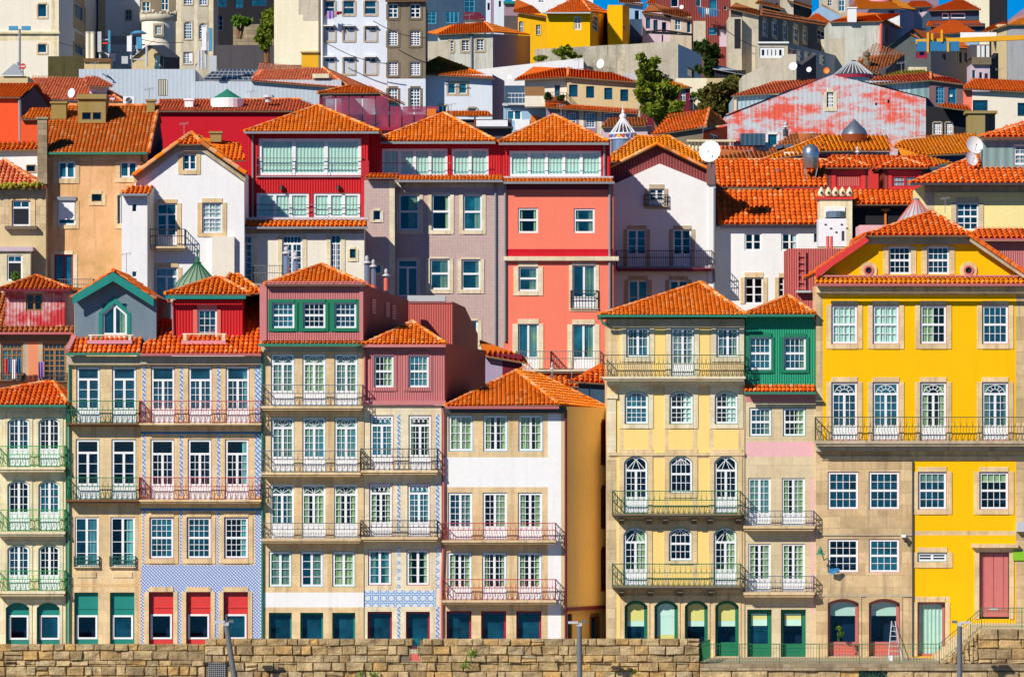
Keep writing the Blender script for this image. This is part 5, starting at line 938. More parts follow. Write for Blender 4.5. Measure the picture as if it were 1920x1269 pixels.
h = hb('crimson_long_house', 'long crimson plaster house with a low orange roof and a round skylight', 74, 296, 620, 208, 'pl_crimson', depth=9); RP(h, [[(294, 208, -.3), (622, 208, -.3), (560, 187, 4), (298, 190, 4)]], 'roof_pinkred', [((298, 190, 4), (560, 187, 4))]); m = MB(); c = W(426, 200, 75.6); m.lathe(c, [(1.05, -.1), (1.05, .45), (.98, .5)], 22, 0); m.lathe(c, [(1.02, .46), (.12, 1.02), (.05, 1.1)], 22, 1); m.build('round_skylight', ['white_paint', 'gutter_green'], h.root); h.chimney(346, 188, 362, 206, 'pl_white', 75, d=.9)
m = MB(); p = W(503, 192, 75.5); m.lathe(p, [(.2, 0), (.2, .3), (.4, .3), (.3, .45), (.05, .5)], 8); m.build('roof_vent', 'ltgrey', h.root)
h = hb('long_grey_wall_house', 'long pale grey house under a faded orange hipped roof', 112, 470, 640, 150, 'cor_bluegrey', depth=9); RP(h, [[(470, 151, -.3), (655, 166, -.3), (606, 128, 5), (486, 130, 5)], [(655, 166, -.3), (770, 200, 12), (606, 128, 5)]], 'roof_pinkred', [((655, 166, -.3), (606, 128, 5)), ((606, 128, 5), (770, 200, 12))]); h.slab(586, 139, 617, 147, -.2, 2, 'stone_pale', 'roof_hatch')
h = hb('terrace_house', 'dark roof terrace house screened by translucent red panels', 72, 598, 830, 215, 'maroon', depth=7, patches=[(598, 215, 830, 240, 'pl_dark')]); RP(h, [[(596, 175, -.4), (716, 174, -.4), (690, 161, 2.5), (655, 162, 2.5)], [(716, 174, -.4), (760, 196, 6), (690, 161, 2.5)]], 'roof_orange', [((596, 175, -.4), (655, 162, 2.5))]); h.slab(600, 176, 712, 181, -.1, 2, 'stone_dark', 'eave_board'); h.slab(598, 178, 606, 215, .5, 4, 'maroon', 'side_post')
for i in range(5): h.slab(606 + i * 25, 182, 629 + i * 25, 243, -.6, -.56, 'glass_red', 'screen_panel')
for i in range(4): h.slab(732 + i * 23, 201, 753 + i * 23, 247, -.6, -.56, 'glass_red', 'screen_panel')
h.slab(606, 240, 826, 246, -.7, -.5, 'crimson', 'base_rail'); h.slab(801, 206, 818, 222, -.9, -.7, 'orange', 'crate_panel')
# centre-left tall houses
h = hb('tall_cream_house', 'tall cream house with flaking ochre plaster at its corner', 121, 514, 607, -80, 'pl_cream', patches=[(560, -80, 597, 28, 'pl_concrete'), (568, 28, 597, 40, 'pl_concrete'), (597, -80, 607, 200, 'stone_dark'), (514, 122, 597, 135, 'stone_dark'), (565, 98, 597, 127, 'yellow')]); h.pipe([(604, -20), (604, 130)], 'white_paint', .09); h.slab(563, 96, 598, 99, -.2, -.003, 'stone_tan', 'ledge')
W3 = [(a, b, c, d, dict(S='sol_t' if b > 30 else 'hung', panel='ltgrey', fr='ltgrey', sur=SN(3, 'stone_grey'), gl='glass_reflect_blue')) for a, c in ((608, 628), (644, 665), (684, 706)) for b, d in ((2, 28), (50, 77), (108, 139))]
h = hb('pale_blue_house', 'tall pale blue white house with nine shuttered windows', 121.2, 607.5, 726, -60, 'pl_bluewhite', W3, depth=9)
for a in (627, 664, 705): [h.slab(a - 20, y - 2, a + 1, y, -.35, -.05, 'white_paint', 'awning_box') for y in (50, 108)]
h = hb('brown_plaster_house', 'tall brown plaster house with paired white sash windows', 121, 726.5, 798, 2, 'pl_brown', [(a, b, c, d, dict(S='sash33' if b > 50 else 'case13', sur=SN(4, 'stone_dark'), mw=.06)) for a, c in ((728, 746), (769, 788)) for b, d in ((8, 34), (58, 86), (117, 142), (166, 205))], patches=[(726, 148, 798, 300, 'pl_bluewhite')], depth=9); RP(h, [[(722, 2, -.4), (802, 1, -.4), (790, -14, 3), (735, -14, 3)]], 'roof_old')
h = hb('hip_roof_white_house', 'white house with an orange hipped roof and a grey shaded flank', 168, 821, 924, 64, 'pl_stonewhite', [(866, 76, 880, 96, dict(S='sash22', sur=SN(4))), (894, 74, 907, 95, dict(S='sash22', sur=SN(4))), (840, 77, 850, 97, dict(S='sash22', sur=SN(3)))], side=(994, 20, 'pl_plum', 68)); RP(h, [[(818, 65, -.4), (925, 60, -.4), (909, 42, 6), (853, 46, 6)], [(925, 60, -.4), (994, 65, 20), (909, 42, 6)], [(800, 62, 8), (818, 65, -.4), (853, 46, 6)]], 'roof_orange', [((925, 60, -.4), (909, 42, 6))]); h.pipe([(884, 62), (884, 128)], 'gutter_grey', .09)  # white house's flank coloured plum for its shade
hb('low_concrete_wall', 'low concrete yard wall in front of the white hipped roof house', 160, 790, 845, 78, 'pl_concrete', depth=2, cat='wall', group='walls on the hillside')
h = hb('blue_window_house', 'white house with a twin blue window under a half shadowed orange roof', 122.5, 797, 923, 140, 'pl_bluewhite', [(840, 156, 854, 176, dict(S='one', fr='white_paint', gl='glass_reflect_teal')), (861, 156, 875, 176, dict(S='one', fr='white_paint', gl='glass_reflect_teal')), (822, 198, 838, 214, dict(S='case11', gl='glass_reflect_teal', sur=SN(3))), (878, 203, 894, 216, dict(S='one', gl='glass_reflect_teal', sur=SN(3)))], side=(946, 9, 'pl_plum', 152), patches=[(837, 152, 880, 181, 'stone_grey')]); RP(h, [[(796, 139, -.5), (927, 147, -.5), (868, 122, 3.6), (823, 105, 5), (797, 118, 5)]], 'roof_orange')  # receding side carries its shade in the plum colour
h = hb('garage_house', 'shaded blue grey house with a roof terrace and white railing', 112, 944, 1024, 197, 'pl_skyblue', [(950, 206, 978, 226, dict(S='slide2', gl='glass_reflect_teal'))]); h.slab(946, 155, 1002, 196, 3, 6, 'pl_navy', 'upper_wall'); h.balcony(952, 1020, 176, 196, 199, 'white_paint', 'ltgrey', .4, 'bar', sp=.25); h.slab(942, 194, 1024, 199, -.2, -.002, 'ltgrey', 'parapet'); h.slab(995, 217, 1011, 236, -.1, -.003, 'orange', 'hatch'); h.slab(966, 225, 993, 244, -.08, -.003, 'white_paint', 'garage_door')
h = hb('solar_terrace', 'flat roofed house with an orange eave strip and a white rooftop unit', 95, 826, 960, 224, 'pl_dark', depth=5); RP(h, [[(826, 217, -.4), (924, 217, -.4), (915, 208, 1.5), (838, 208, 1.5)]], 'roof_orange'); h.slab(893, 226, 952, 238, -.3, 1.2, 'white_paint', 'rooftop_unit'); h.slab(888, 238, 962, 242, -.5, 1.5, 'dkgrey', 'deck'); h.slab(889, 213, 892, 240, -.2, -.1, 'rust', 'post')
# walls, centre
hb('white_terrace_wall', 'long white terrace wall with a sandy coping', 136, 893, 1094, 120, 'pl_white', depth=2, cat='wall', group='walls on the hillside', pts=[(1094, 109), (893, 131)]); h = hb('stained_garden_wall', 'old black stained garden wall under the yellow houses', 141, 1003, 1176, 90, 'pl_dirty', depth=2, cat='wall', group='walls on the hillside', pts=[(1176, 83), (1003, 93)])
hb('concrete_house', 'blank pale concrete house with a shaded bluish flank', 139, 1174, 1271, 83, 'pl_concrete', cat='house', pts=[(1271, 77), (1174, 84)], side=(1317, 12, 'pl_bluewhite', 103, [(1289, 128, 1302, 146, dict(S='one', fr='brown'))]))
hb('sandy_garden_wall', 'sandy garden wall right of the concrete house', 128, 1268, 1452, 147, 'pl_cream', depth=2, cat='wall', group='walls on the hillside', patches=[(1326, 147, 1452, 240, 'pl_tan')])
# beige building
h = hb('beige_corner_house', 'beige house with four dark blue shuttered windows under wavy orange roofs', 110, 1063, 1196, 147, 'pl_tan', [(1067, 159, 1083, 182, dict(S='one', fr='dkblue', gl='glass_reflect_blue')), (1099, 162, 1114, 184, dict(S='one', fr='dkblue', gl='glass_reflect_blue')), (1133, 165, 1148, 187, dict(S='one', fr='dkblue', gl='glass_reflect_blue')), (1163, 168, 1178, 190, dict(S='one', fr='dkblue', gl='glass_reflect_blue'))], pts=[(1196, 153), (1063, 143)])
F2 = Fac(1008, 110.3); h.win(1040, 160, 1050, 186, 'one', fr='crimson', F=F2); h.wall([(984, 200), (1062.6, 200), (1062.6, 143), (984, 147)], 'pl_offwhite', F=F2, depth=6, name='white_wing'); RP(h, [[(964, 150, -.3), (1064, 145, -.3), (1066, 128, 5), (1000, 125, 5)], [(1063, 144, -.4), (1197, 154, -.4), (1150, 137, 4), (1065, 128, 5)]], 'roof_flat', [((1064, 144, -.4), (1066, 128, 5))]); h.slab(984, 166, 1021, 183, -1.6, -1.5, 'wood', 'bamboo_screen', F2); h.slab(1024, 184, 1058, 191, -1.3, -1, 'rust', 'planter', F2); h.balcony(1022, 1062, 176, 190, 193, 'rail_grey', 'stone_tan', 1.2, 'bar', F=F2, sp=.25)
F3 = Fac(1024, 108.5); [h.win(a, 212, b, 240, 'sash33', F=F3, gl='glass_reflect_teal') for a, b in ((1034, 1054), (1066, 1080), (1098, 1116), (1132, 1150))]; h.wall([(1024, 330), (1196, 330), (1196, 207), (1024, 200)], 'pl_plum', F=F3, depth=1.4, name='lower_wall', patches=[(1056, 205, 1062, 330, 'stone_pale'), (1086, 205, 1094, 330, 'stone_pale'), (1120, 205, 1128, 330, 'stone_pale')]); RP(h, [[(1022, 201, -2.2), (1197, 213, -2.2), (1197, 206, -.8), (1022, 193, -.8)]], 'roof_flat', name='skirt_roof')
h = hb('mossy_roof_red_house', 'dark red house with a mossy ochre roof behind the leafy tree', 121, 1205, 1294, 166, 'maroon', [(1257, 168, 1265, 188, dict(S='case12', gl='glass_reflect_teal')), (1276, 168, 1285, 190, dict(S='case12', gl='glass_reflect_teal'))]); RP(h, [[(1180, 168, -.3), (1298, 164, -.3), (1225, 141, 5), (1186, 137, 5)]], 'roof_amber'); h.slab(1172, 134, 1205, 150, 2, 5, 'ltgrey', 'rooftop_unit')
h = hb('tiny_old_house', 'tiny pink house with a mottled reddish brown roof', 82, 1130, 1214, 238, 'pl_lilac', depth=6, side=(1224, 5, 'pl_plum', 236)); RP(h, [[(1127, 238, -.3), (1212, 236, -.3), (1216, 219, 3), (1140, 221, 3)]], 'roof_old')
h = hb('brown_wall_house', 'brown house with a smooth orange hipped roof and a red end wall', 77, 1220, 1318, 250, 'pl_brown', depth=9, pts=[(1318, 237), (1220, 252)], side=(1364, 8, 'pl_redorange', 236, [(1332, 252, 1348, 266, dict(S='case11'))])); RP(h, [[(1221, 253, -.3), (1322, 238, -.3), (1330, 204, 5), (1252, 222, 5)], [(1322, 238, -.3), (1364, 232, 8), (1330, 204, 5)]], 'roof_flat', [((1322, 238, -.3), (1330, 204, 5))])
h = hb('balustrade_wall', 'low terrace wall with a stone balustrade', 66, 1289, 1380, 284, 'stone_pale', depth=3, cat='wall', group='walls on the hillside')
for i in range(13): m = MB(); c = W(1293 + i * 6.6, 284, 66.2); m.lathe(c, [(.05, 0), (.1, .2), (.05, .45), (.07, .6)], 7); m.build('baluster', 'stone_pale', h.root)
h.slab(1288, 262, 1380, 266, -.1, .3, 'stone_pale', 'coping')
# peeled metal house
h = House('peeling_metal_house', 'big gabled house clad in pale metal with peeling red paint', 86, 1362, group=HG); h.win(1550, 173, 1563, 202, 'grid34', gl='glass_reflect_blue', sur=('stone_pale', 5, 5, 6, 7), mw=.07); h.win(1440, 252, 1458, 274, 'one', gl='glass_reflect_teal', sur=SN(4, 'pl_white')); h.win(1641, 193, 1645, 198, 'one', fr='brown'); h.win(1664, 187, 1668, 194, 'one', fr='brown'); h.win(1612, 240, 1622, 256, 'one', fr='white_paint')
h.wall([(1362, 330), (1736, 330), (1736, 184), (1560, 140), (1362, 214)], 'cor_peeled', depth=10); RP(h, [[(1358, 217, 9), (1358, 217, -.1), (1560, 137, -.1), (1560, 137, 9)], [(1740, 184, -.1), (1740, 184, 9), (1560, 137, 9), (1560, 137, -.1)]], 'zinc', plain=True); h.slab(1387, 254, 1432, 276, -2, -.5, 'cor_navy', 'blue_shed')
F2 = Fac(1736.5, 86); [h.win(a, 230, b, 252, 'sash33', F=F2, sur=SN(2), mw=.06) for a, b in ((1750, 1765), (1773, 1786))]; h.wall([(1736.5, 310), (1818, 310), (1818, 206), (1736.5, 199)], 'pl_black', F=F2, depth=5, name='side_wing'); RP(h, [[(1760, 199, -1.2), (1822, 208, -1.2), (1815, 199, 1), (1770, 193, 1)]], 'roof_orange', name='porch_roof')  # black wing wall stands for the shade of a dark opening
h = hb('half_peeled_house', 'pale blue metal house with a faded red roof left of the peeling gable', 94, 1378, 1560, 178, 'cor_peelblue', depth=9); RP(h, [[(1370, 180, -.3), (1480, 173, -.3), (1545, 148, 5), (1450, 152, 5)], [(1480, 173, -.3), (1580, 168, -.3), (1560, 146, 5), (1540, 148, 5)]], 'roof_pinkred'); h.slab(1376, 181, 1381, 240, -.1, -.003, 'stone_tan', 'corner_post')
h = House('cone_roof_drum', 'round metal drum with a dark ribbed cone roof', 97, 1600, cat='roof lantern', group='roof lanterns'); m = MB(); c = W(1600, 150, 99); c.z = W(0, 190, 97).z; s_ = K(97); m.lathe(c, [(32 / s_, 0), (32 / s_, 50 / s_)], 26, 0); m.lathe(c + Vector((0, 0, 50 / s_)), [(37 / s_, 0), (37 / s_, .1), (.3, 27 / s_), (.08, 31 / s_)], 26, 1)
for k in range(26): a = k * .24166; m.tube([c + Vector((36.5 / s_ * math.cos(a), 36.5 / s_ * math.sin(a), 50 / s_ + .14)), c + Vector((.3 * math.cos(a), .3 * math.sin(a), 77.5 / s_))], .045, 4, 2)
m.lathe(c + Vector((0, 0, 49 / s_)), [(37.5 / s_, -.08), (37.8 / s_, .12)], 26, 3); m.build('cone_roof', ['cor_peelblue', 'dkgrey', 'ltgrey', 'crimson'], h.root)
h = hb('stone_gable_wall_house', 'concrete gable wall with round dishes left of the cone roof', 101, 1392, 1493, 130, 'pl_concrete', depth=5, pts=[(1493, 102), (1478, 102), (1392, 143)], side=(1530, 8, 'pl_dark', 103))
# right
h = hb('teal_wing_house', 'sea green panelled house with an aged red roof and dark window wing', 90, 1600, 1742, 152, 'cor_peelblue', depth=8, patches=[(1708, 152, 1742, 260, 'cor_teal')]); F2 = Fac(1742.3, 89.9); h.win(1755, 163, 1770, 194, 'sash32', F=F2, gl='glass_reflect_teal', fr='skyblue', mw=.06); h.win(1778, 165, 1793, 197, 'one', F=F2, gl='glass_reflect_teal', fr='skyblue'); h.wall([(1742.3, 260), (1806, 260), (1806, 157), (1742.3, 150)], 'winegrey', F=F2, depth=6, name='dark_wing')
m = MB(); F2.box(m, *F2.rect(1781, 182, 1786, 178), .04, .05); m.build('paper_note', 'white_paint', h.root)
RP(h, [[(1614, 160, -.4), (1745, 150, -.4), (1745, 137, 3.5), (1640, 146, 3.5)], [(1745, 150, -.4), (1809, 158, -.4), (1790, 148, 3), (1745, 137, 3.5)]], 'roof_pinkred', [((1745, 150, -.4), (1745, 137, 3.5))]); RP(h, [[(1645, 145, 3.6), (1770, 145, 3.6), (1730, 131, 7), (1690, 133, 7)]], 'roof_moss', name='mossy_roof')
h = hb('modern_white_house', 'plain modern off white house with dark windows and a flat orange roof', 100, 1823, 1960, 172, 'pl_offwhite', [(1824, 188, 1852, 209, dict(S='one', gl='glass_reflect_blue', fr='dkblue')), (1908, 193, 1935, 218, dict(S='one', gl='glass_reflect_blue', fr='dkblue'))], depth=9); RP(h, [[(1802, 166, -.4), (1960, 174, -.4), (1960, 153, 4), (1826, 147, 4)]], 'roof_flat'); h.slab(1802, 166, 1823, 240, .1, 3, 'pl_salmon', 'pink_wall')
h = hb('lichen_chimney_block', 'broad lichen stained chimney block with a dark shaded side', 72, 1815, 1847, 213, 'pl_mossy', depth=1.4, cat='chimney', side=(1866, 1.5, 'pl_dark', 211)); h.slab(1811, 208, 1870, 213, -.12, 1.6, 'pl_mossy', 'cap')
h = hb('amber_roof_house', 'red and cream house under a wide amber roof with a metal dome', 55, 1470, 1668, 285, 'doorred', depth=9, patches=[(1470, 285, 1536, 320, 'cream_paint'), (1536, 283, 1668, 290, 'ltgrey'), (1575, 290, 1585, 320, 'pl_white')]); RP(h, [[(1425, 302, -.5), (1540, 283, -.5), (1550, 253, 5)], [(1540, 283, -.5), (1671, 281, -.5), (1663, 254, 5), (1550, 253, 5)]], 'roof_amber', [((1425, 302, -.5), (1550, 253, 5))])
m = MB(); c = W(1602, 262, 58); s_ = K(58); m.lathe(c, [(22 / s_, -4 / s_), (25 / s_, 10 / s_)], 22, 0); m.lathe(c + Vector((0, 0, 10 / s_)), [(25 / s_, -.02), (21 / s_, 8 / s_), (8 / s_, 21 / s_), (3 / s_, 26 / s_), (.04, 28 / s_)], 22, 1); m.build('dome', ['rust', 'steel'], h.root, True)
h = hb('red_skylight_house', 'low house with a dark orange roof and two roof lights', 62, 1435, 1545, 285, 'pl_brown', depth=7); RP(h, [[(1432, 290, -.4), (1500, 290, -.4), (1495, 250, 5), (1480, 252, 5)], [(1500, 290, -.4), (1560, 285, -.4), (1540, 250, 5), (1495, 250, 5)]], 'roof_old'); RP(h, [[(1452, 279, .3), (1466, 278, .3), (1470, 271, 1.2), (1458, 272, 1.2)], [(1470, 278, .3), (1484, 277, .3), (1488, 270, 1.2), (1474, 271, 1.2)]], 'steel', plain=True, name='roof_light')
h = hb('long_orange_roof_house', 'long low house with a broad orange roof left of the white dishes', 60, 1672, 1825, 293, 'pl_navy', depth=9); RP(h, [[(1740, 291, -.4), (1830, 286, -.4), (1830, 250, 6), (1690, 262, 6), (1674, 274, 4)]], 'roof_amber'); RP(h, [[(1682, 314, -5), (1790, 305, -5), (1740, 293, -2), (1684, 277, 1)]], 'roof_amber', name='lower_roof')
h = hb('old_ridge_house', 'old house with an uneven lichen covered roof below the terrace balustrade', 57, 1335, 1450, 300, 'pl_brown', depth=7); RP(h, [[(1320, 304, -.4), (1450, 300, -.4), (1440, 285, 3), (1330, 278, 3)]], 'roof_old'); RP(h, [[(1330, 290, 3), (1428, 290, 3), (1410, 276, 6), (1340, 272, 6)]], 'roof_pinkred', name='upper_roof')
# upper right hill
h = House('long_grey_house', 'long grey house in shade with a row of windows and a thin tiled eave', 181, 1370, group=HG); h.wall([(1370, 170), (1422, 170), (1422, 28), (1370, 16)], 'pl_concrete', depth=8, patches=[(1370, 16, 1392, 110, 'pl_dark')]); Fs = Fac(1422.3, 181, 1558, 217)  # dark patch on the front is the painted shade of a recess
for a, b, c, d in ((1430, 40, 1438, 64), (1447, 42, 1456, 68), (1468, 46, 1475, 76), (1487, 52, 1496, 78), (1505, 56, 1513, 78), (1532, 57, 1549, 78)): h.win(a, b, c, d, 'case12', F=Fs, mw=.05, sur=SN(1.2))
h.wall([(1422.3, 170), (1560, 150), (1560, 50), (1422.3, 28)], 'pl_dkgrey', F=Fs, depth=.5, name='side_wall'); RP(h, [[(1366, 16, -.4), (1424, 29, -.4), (1424, 20, 4), (1380, 5, 4)], [(1424, 29, -.4), (1560, 51, 36), (1560, 44, 38), (1424, 20, 4)]], 'roof_old')  # flank's shade is put into the dark grey plaster
h = hb('concrete_gallery_house', 'lower concrete house with a white window band and glazed gallery', 176, 1421, 1477, 80, 'pl_concrete', [(1424, 89, 1470, 109, dict(S='slide5', fr='white_paint', fw=.2))], side=(1566, 20, 'pl_grey', 104, [(1480 + i * 14, 91 + i * 3, 1491 + i * 14, 114 + i * 2, dict(S='hung')) for i in range(5)])); h.slab(1420, 79, 1479, 82, -.2, -.003, 'white_paint', 'coping')
h = hb('stone_white_wall_house', 'windowless whitewashed stone house with a tall white chimney', 196, 1555, 1652, 41, 'pl_stonewhite', patches=[(1542, 72, 1584, 180, 'pl_concrete')], side=(1688, 12, 'maroon', 50, [(1655, 50, 1664, 80, dict(S='one', fr='coralp'))])); RP(h, [[(1555, 42, -.3), (1654, 40, -.3), (1690, 26, 8), (1600, 24, 8)], [(1654, 40, -.3), (1692, 54, 12), (1637, 24, 8)]], 'roof_orange'); h.chimney(1590, 16, 1606, 42, 'pl_white', 195.5, d=1); h.pipe([(1652, 45), (1651, 98)], 'coralp', .14)
hb('sunlit_gap_wall', 'sandy wall joining the grey house and the whitewashed stone house', 203, 1540, 1600, 74, 'pl_concrete', depth=2, cat='wall', group='walls on the hillside')
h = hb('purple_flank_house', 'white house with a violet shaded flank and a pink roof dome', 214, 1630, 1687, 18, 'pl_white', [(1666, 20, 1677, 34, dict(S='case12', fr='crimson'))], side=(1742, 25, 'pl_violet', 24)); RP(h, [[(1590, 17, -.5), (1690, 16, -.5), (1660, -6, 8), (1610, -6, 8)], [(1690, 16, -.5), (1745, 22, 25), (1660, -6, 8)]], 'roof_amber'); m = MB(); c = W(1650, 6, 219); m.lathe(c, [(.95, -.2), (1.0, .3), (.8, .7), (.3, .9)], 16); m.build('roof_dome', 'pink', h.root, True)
h = hb('navy_attic_house', 'navy house with two stacked orange roofs and a white strip window', 206, 1742, 1836, 20, 'pl_navy', [(1766, 25, 1779, 35, dict(S='one', fw=.1)), (1782, 25, 1810, 35, dict(S='one', fw=.1))]); RP(h, [[(1738, 20, -.5), (1840, 18, -.5), (1806, 0, 7), (1790, 0, 7)]], 'roof_flat'); RP(h, [[(1736, 49, -3), (1846, 48, -3), (1830, 36, 1), (1742, 38, 1)]], 'roof_flat', name='lower_roof'); h.slab(1745, 49, 1842, 70, -2.6, -.01, 'pl_navy', 'lower_wall')
h = hb('orange_pyramid_house', 'house under a plain orange pyramid roof behind the yellow crane arm', 190, 1735, 1835, 62, 'pl_skyblue'); RP(h, [[(1732, 66, -.4), (1830, 60, -.4), (1792, 38, 6), (1780, 38, 6)]], 'roof_flat')
hb('tall_cream_tower_house', 'tall blank cream house rising into the sky at the right', 262, 1803, 1855, -60, 'pl_cream'); hb('dark_shaft_house', 'narrow dark house with white brackets beside the tall cream house', 275, 1855, 1889, -20, 'pl_black', cat='house')
h = hb('ochre_edge_house', 'ochre house with an amber tiled roof and pale panelled front at the right edge', 178, 1870, 1888, 46, 'pl_tan', patches=[], depth=5); h.slab(1888.5, 46, 1960, 170, 0, 5, 'pl_grey', 'pale_panel'); RP(h, [[(1840, 62, -.3), (1890, 47, -.3), (1885, 42, 4), (1850, 52, 4)], [(1888, 47, -.3), (1960, 46, -.3), (1960, 26, 5), (1905, 36, 4)]], 'roof_amber')
h = hb('red_far_house', 'reddish gabled house at the top right corner against the sky', 300, 1886, 1960, 40, 'pl_plum', pts=[(1960, 10), (1925, 12), (1886, 42)]); 
h = House('green_grey_gable_house', 'dark grey green gabled house with a wine red window', 158, 1662, group=HG); h.win(1718, 86, 1739, 110, 'one', fr='crimson', fw=.25); h.wall([(1662, 200), (1745, 200), (1745, 84), (1712, 56), (1662, 90)], 'pl_dkgrey', depth=9); h.Fs = Fac(1745.3, 158, 1822, 176); [h.win(a, b, c, d, 'case12', F=h.Fs, fr='winegrey') for a, b, c, d in ((1765, 100, 1773, 112), (1794, 96, 1803, 118), (1808, 97, 1814, 118))]; h.wall([(1745.3, 200), (1822, 190), (1822, 88), (1745.3, 84)], 'maroon', F=h.Fs, depth=.4, name='side_wall'); RP(h, [[(1748, 88, -.3), (1825, 92, 18), (1790, 72, 18), (1712, 54, -.3)]], 'roof_flat'); RP(h, [[(1657, 95, 8), (1657, 95, -.3), (1712, 54, -.3), (1740, 54, 8)]], 'cor_dkgrey', plain=True)
h = hb('small_lichen_roof_house', 'small old house with a lichened roof and a stone chimney pot', 108, 1632, 1660, 131, 'pl_dark', side=(1696, 8, 'pl_dark', 103), depth=5); RP(h, [[(1600, 118, -.3), (1648, 140, -.3), (1696, 102, 6), (1630, 104, 6)]], 'roof_old'); h.slab(1711, 120, 1745, 136, 3, 4, 'stone_cream', 'rubble_parapet'); m = MB(); c = W(1625, 128, 108.5); m.lathe(c, [(.3, 0), (.3, .4), (.15, .5), (.15, .8), (.25, .85), (.25, 1.05), (.1, 1.2)], 10); m.build('chimney_pot', 'stone_dark', h.root)
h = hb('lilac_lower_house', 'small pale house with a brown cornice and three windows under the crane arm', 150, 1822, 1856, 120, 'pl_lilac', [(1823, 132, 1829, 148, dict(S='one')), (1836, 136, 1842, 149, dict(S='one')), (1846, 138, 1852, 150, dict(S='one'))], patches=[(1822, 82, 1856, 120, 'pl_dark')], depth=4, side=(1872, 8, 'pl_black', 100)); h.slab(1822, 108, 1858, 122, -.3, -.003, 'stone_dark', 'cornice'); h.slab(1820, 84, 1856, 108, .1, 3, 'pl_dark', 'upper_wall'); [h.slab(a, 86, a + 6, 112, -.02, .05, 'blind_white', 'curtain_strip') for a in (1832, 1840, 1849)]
h = hb('roof_row_house', 'shaded row house with several small roofs on the skyline', 240, 1430, 1522, 0, 'pl_dark', [(1445 + i * 10, 6, 1450 + i * 10, 24, dict(S='one', fr='winegrey')) for i in range(6)]); RP(h, [[(1416, 6, -2), (1470, 18, -2), (1470, 5, 3), (1430, -8, 3)], [(1476, 2, -2), (1522, 16, -2), (1522, 8, 3), (1482, -10, 3)]], 'roof_old'); h.slab(1462, 0, 1486, 40, -1.5, -.05, 'pl_concrete', 'stair_wall')
h = hb('timber_gable_house', 'pale blue gabled house with exposed dark timbers on the skyline', 232, 1524, 1590, 32, 'pl_skyblue', pts=[(1590, 38), (1540, 12), (1524, 24)]); RP(h, [[(1590, 36, 0), (1590, 36, 8), (1542, 9, 8), (1540, 9, 0)]], 'roof_old'); hb('far_tower_house', 'distant pale tower house with teal windows on the skyline', 330, 1543, 1602, -60, 'pl_concrete', [(1552, -6, 1560, 12, {}), (1572, -10, 1584, 22, dict(gl='glass_reflect_teal'))])
hb('skyline_house', 'distant terracotta house behind the pink roof dome', 290, 1600, 1760, -30, 'pl_plum')
h = hb('orange_gable_roof_house', 'small orange hipped roof in the shade beside the timber gable', 214, 1500, 1560, 44, 'pl_dark'); RP(h, [[(1498, 45, -.3), (1562, 44, -.3), (1535, 26, 5), (1528, 26, 5)]], 'roof_flat')
# top centre
h = hb('white_top_house', 'bright white house at the top edge above the yellow houses', 265, 960, 1112, -60, 'pl_white', [(1010, -6, 1020, 5, {})]); h = hb('blue_shadow_house', 'shaded blue house front with dark windows at the top', 235, 796, 912, -60, 'pl_navy', [(800, 22, 818, 45, dict(gl='glass_reflect_teal', fr='skyblue')), (835, 22, 860, 44, dict(S='slide3', gl='glass_reflect_teal', fr='skyblue')), (870, -8, 890, 25, dict(gl='glass_reflect_teal', fr='skyblue'))])  # navy wall colour of the blue house includes its shade
h = hb('white_twin_tower', 'narrow white houses with dark slits rising at the top', 220, 911, 946, -50, 'pl_bluewhite', [(914, 6, 919, 20, dict(S='one')), (935, 2, 940, 14, dict(S='one'))], patches=[(920, -50, 926, 120, 'pl_plum')]); h = hb('low_cream_shadow_house', 'low cream shaded house with a dark red roof below the blue house', 228, 872, 908, 36, 'pl_concrete'); RP(h, [[(868, 36, -.3), (912, 38, -.3), (900, 24, 3), (872, 22, 3)]], 'maroon', plain=True)
h = hb('plum_side_house', 'plum coloured wall with a turquoise eave beside the ochre house', 205, 945, 971, 5, 'pl_plum', patches=[(945, 30, 971, 120, 'pl_dark')]); h.slab(944, 3, 972, 8, -.3, -.003, 'teal', 'eave')
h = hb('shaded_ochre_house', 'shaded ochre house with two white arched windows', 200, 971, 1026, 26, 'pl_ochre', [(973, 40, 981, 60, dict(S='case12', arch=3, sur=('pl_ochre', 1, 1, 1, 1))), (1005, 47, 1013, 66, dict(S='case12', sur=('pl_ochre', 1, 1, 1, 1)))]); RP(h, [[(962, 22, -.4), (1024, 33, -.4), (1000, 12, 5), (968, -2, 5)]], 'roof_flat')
h = hb('bright_ochre_house', 'bright ochre house with one white window and a broad orange roof', 180, 1025, 1106, 24, 'pl_yellow', [(1076, 31, 1090, 57, dict(S='case12', fr='cream_paint', fw=.14, mw=.07))], side=(1142, 14, 'pl_ochre', 24, [(1111, 28, 1122, 59, dict(S='grid23', gl='glass_reflect_teal')), (1132, 34, 1139, 70, dict(S='one', gl='glass_reflect_teal'))])); RP(h, [[(1018, 25, -.6), (1108, 22, -.6), (1084, -8, 6)], [(1108, 22, -.6), (1146, 26, 14), (1084, -8, 6)]], 'roof_flat', [((1108, 22, -.6), (1084, -8, 6))]); h.gutter(1017, 1107, 26, 'ltgrey', -.6)
h = hb('ochre_tower', 'tall plain ochre stair tower beside the bright ochre house', 186, 1140, 1167, 10, 'pl_yellow', side=(1180, 5, 'pl_ochre', 12, [(1169, 46, 1173, 57, dict(S='one'))]), cat='tower')
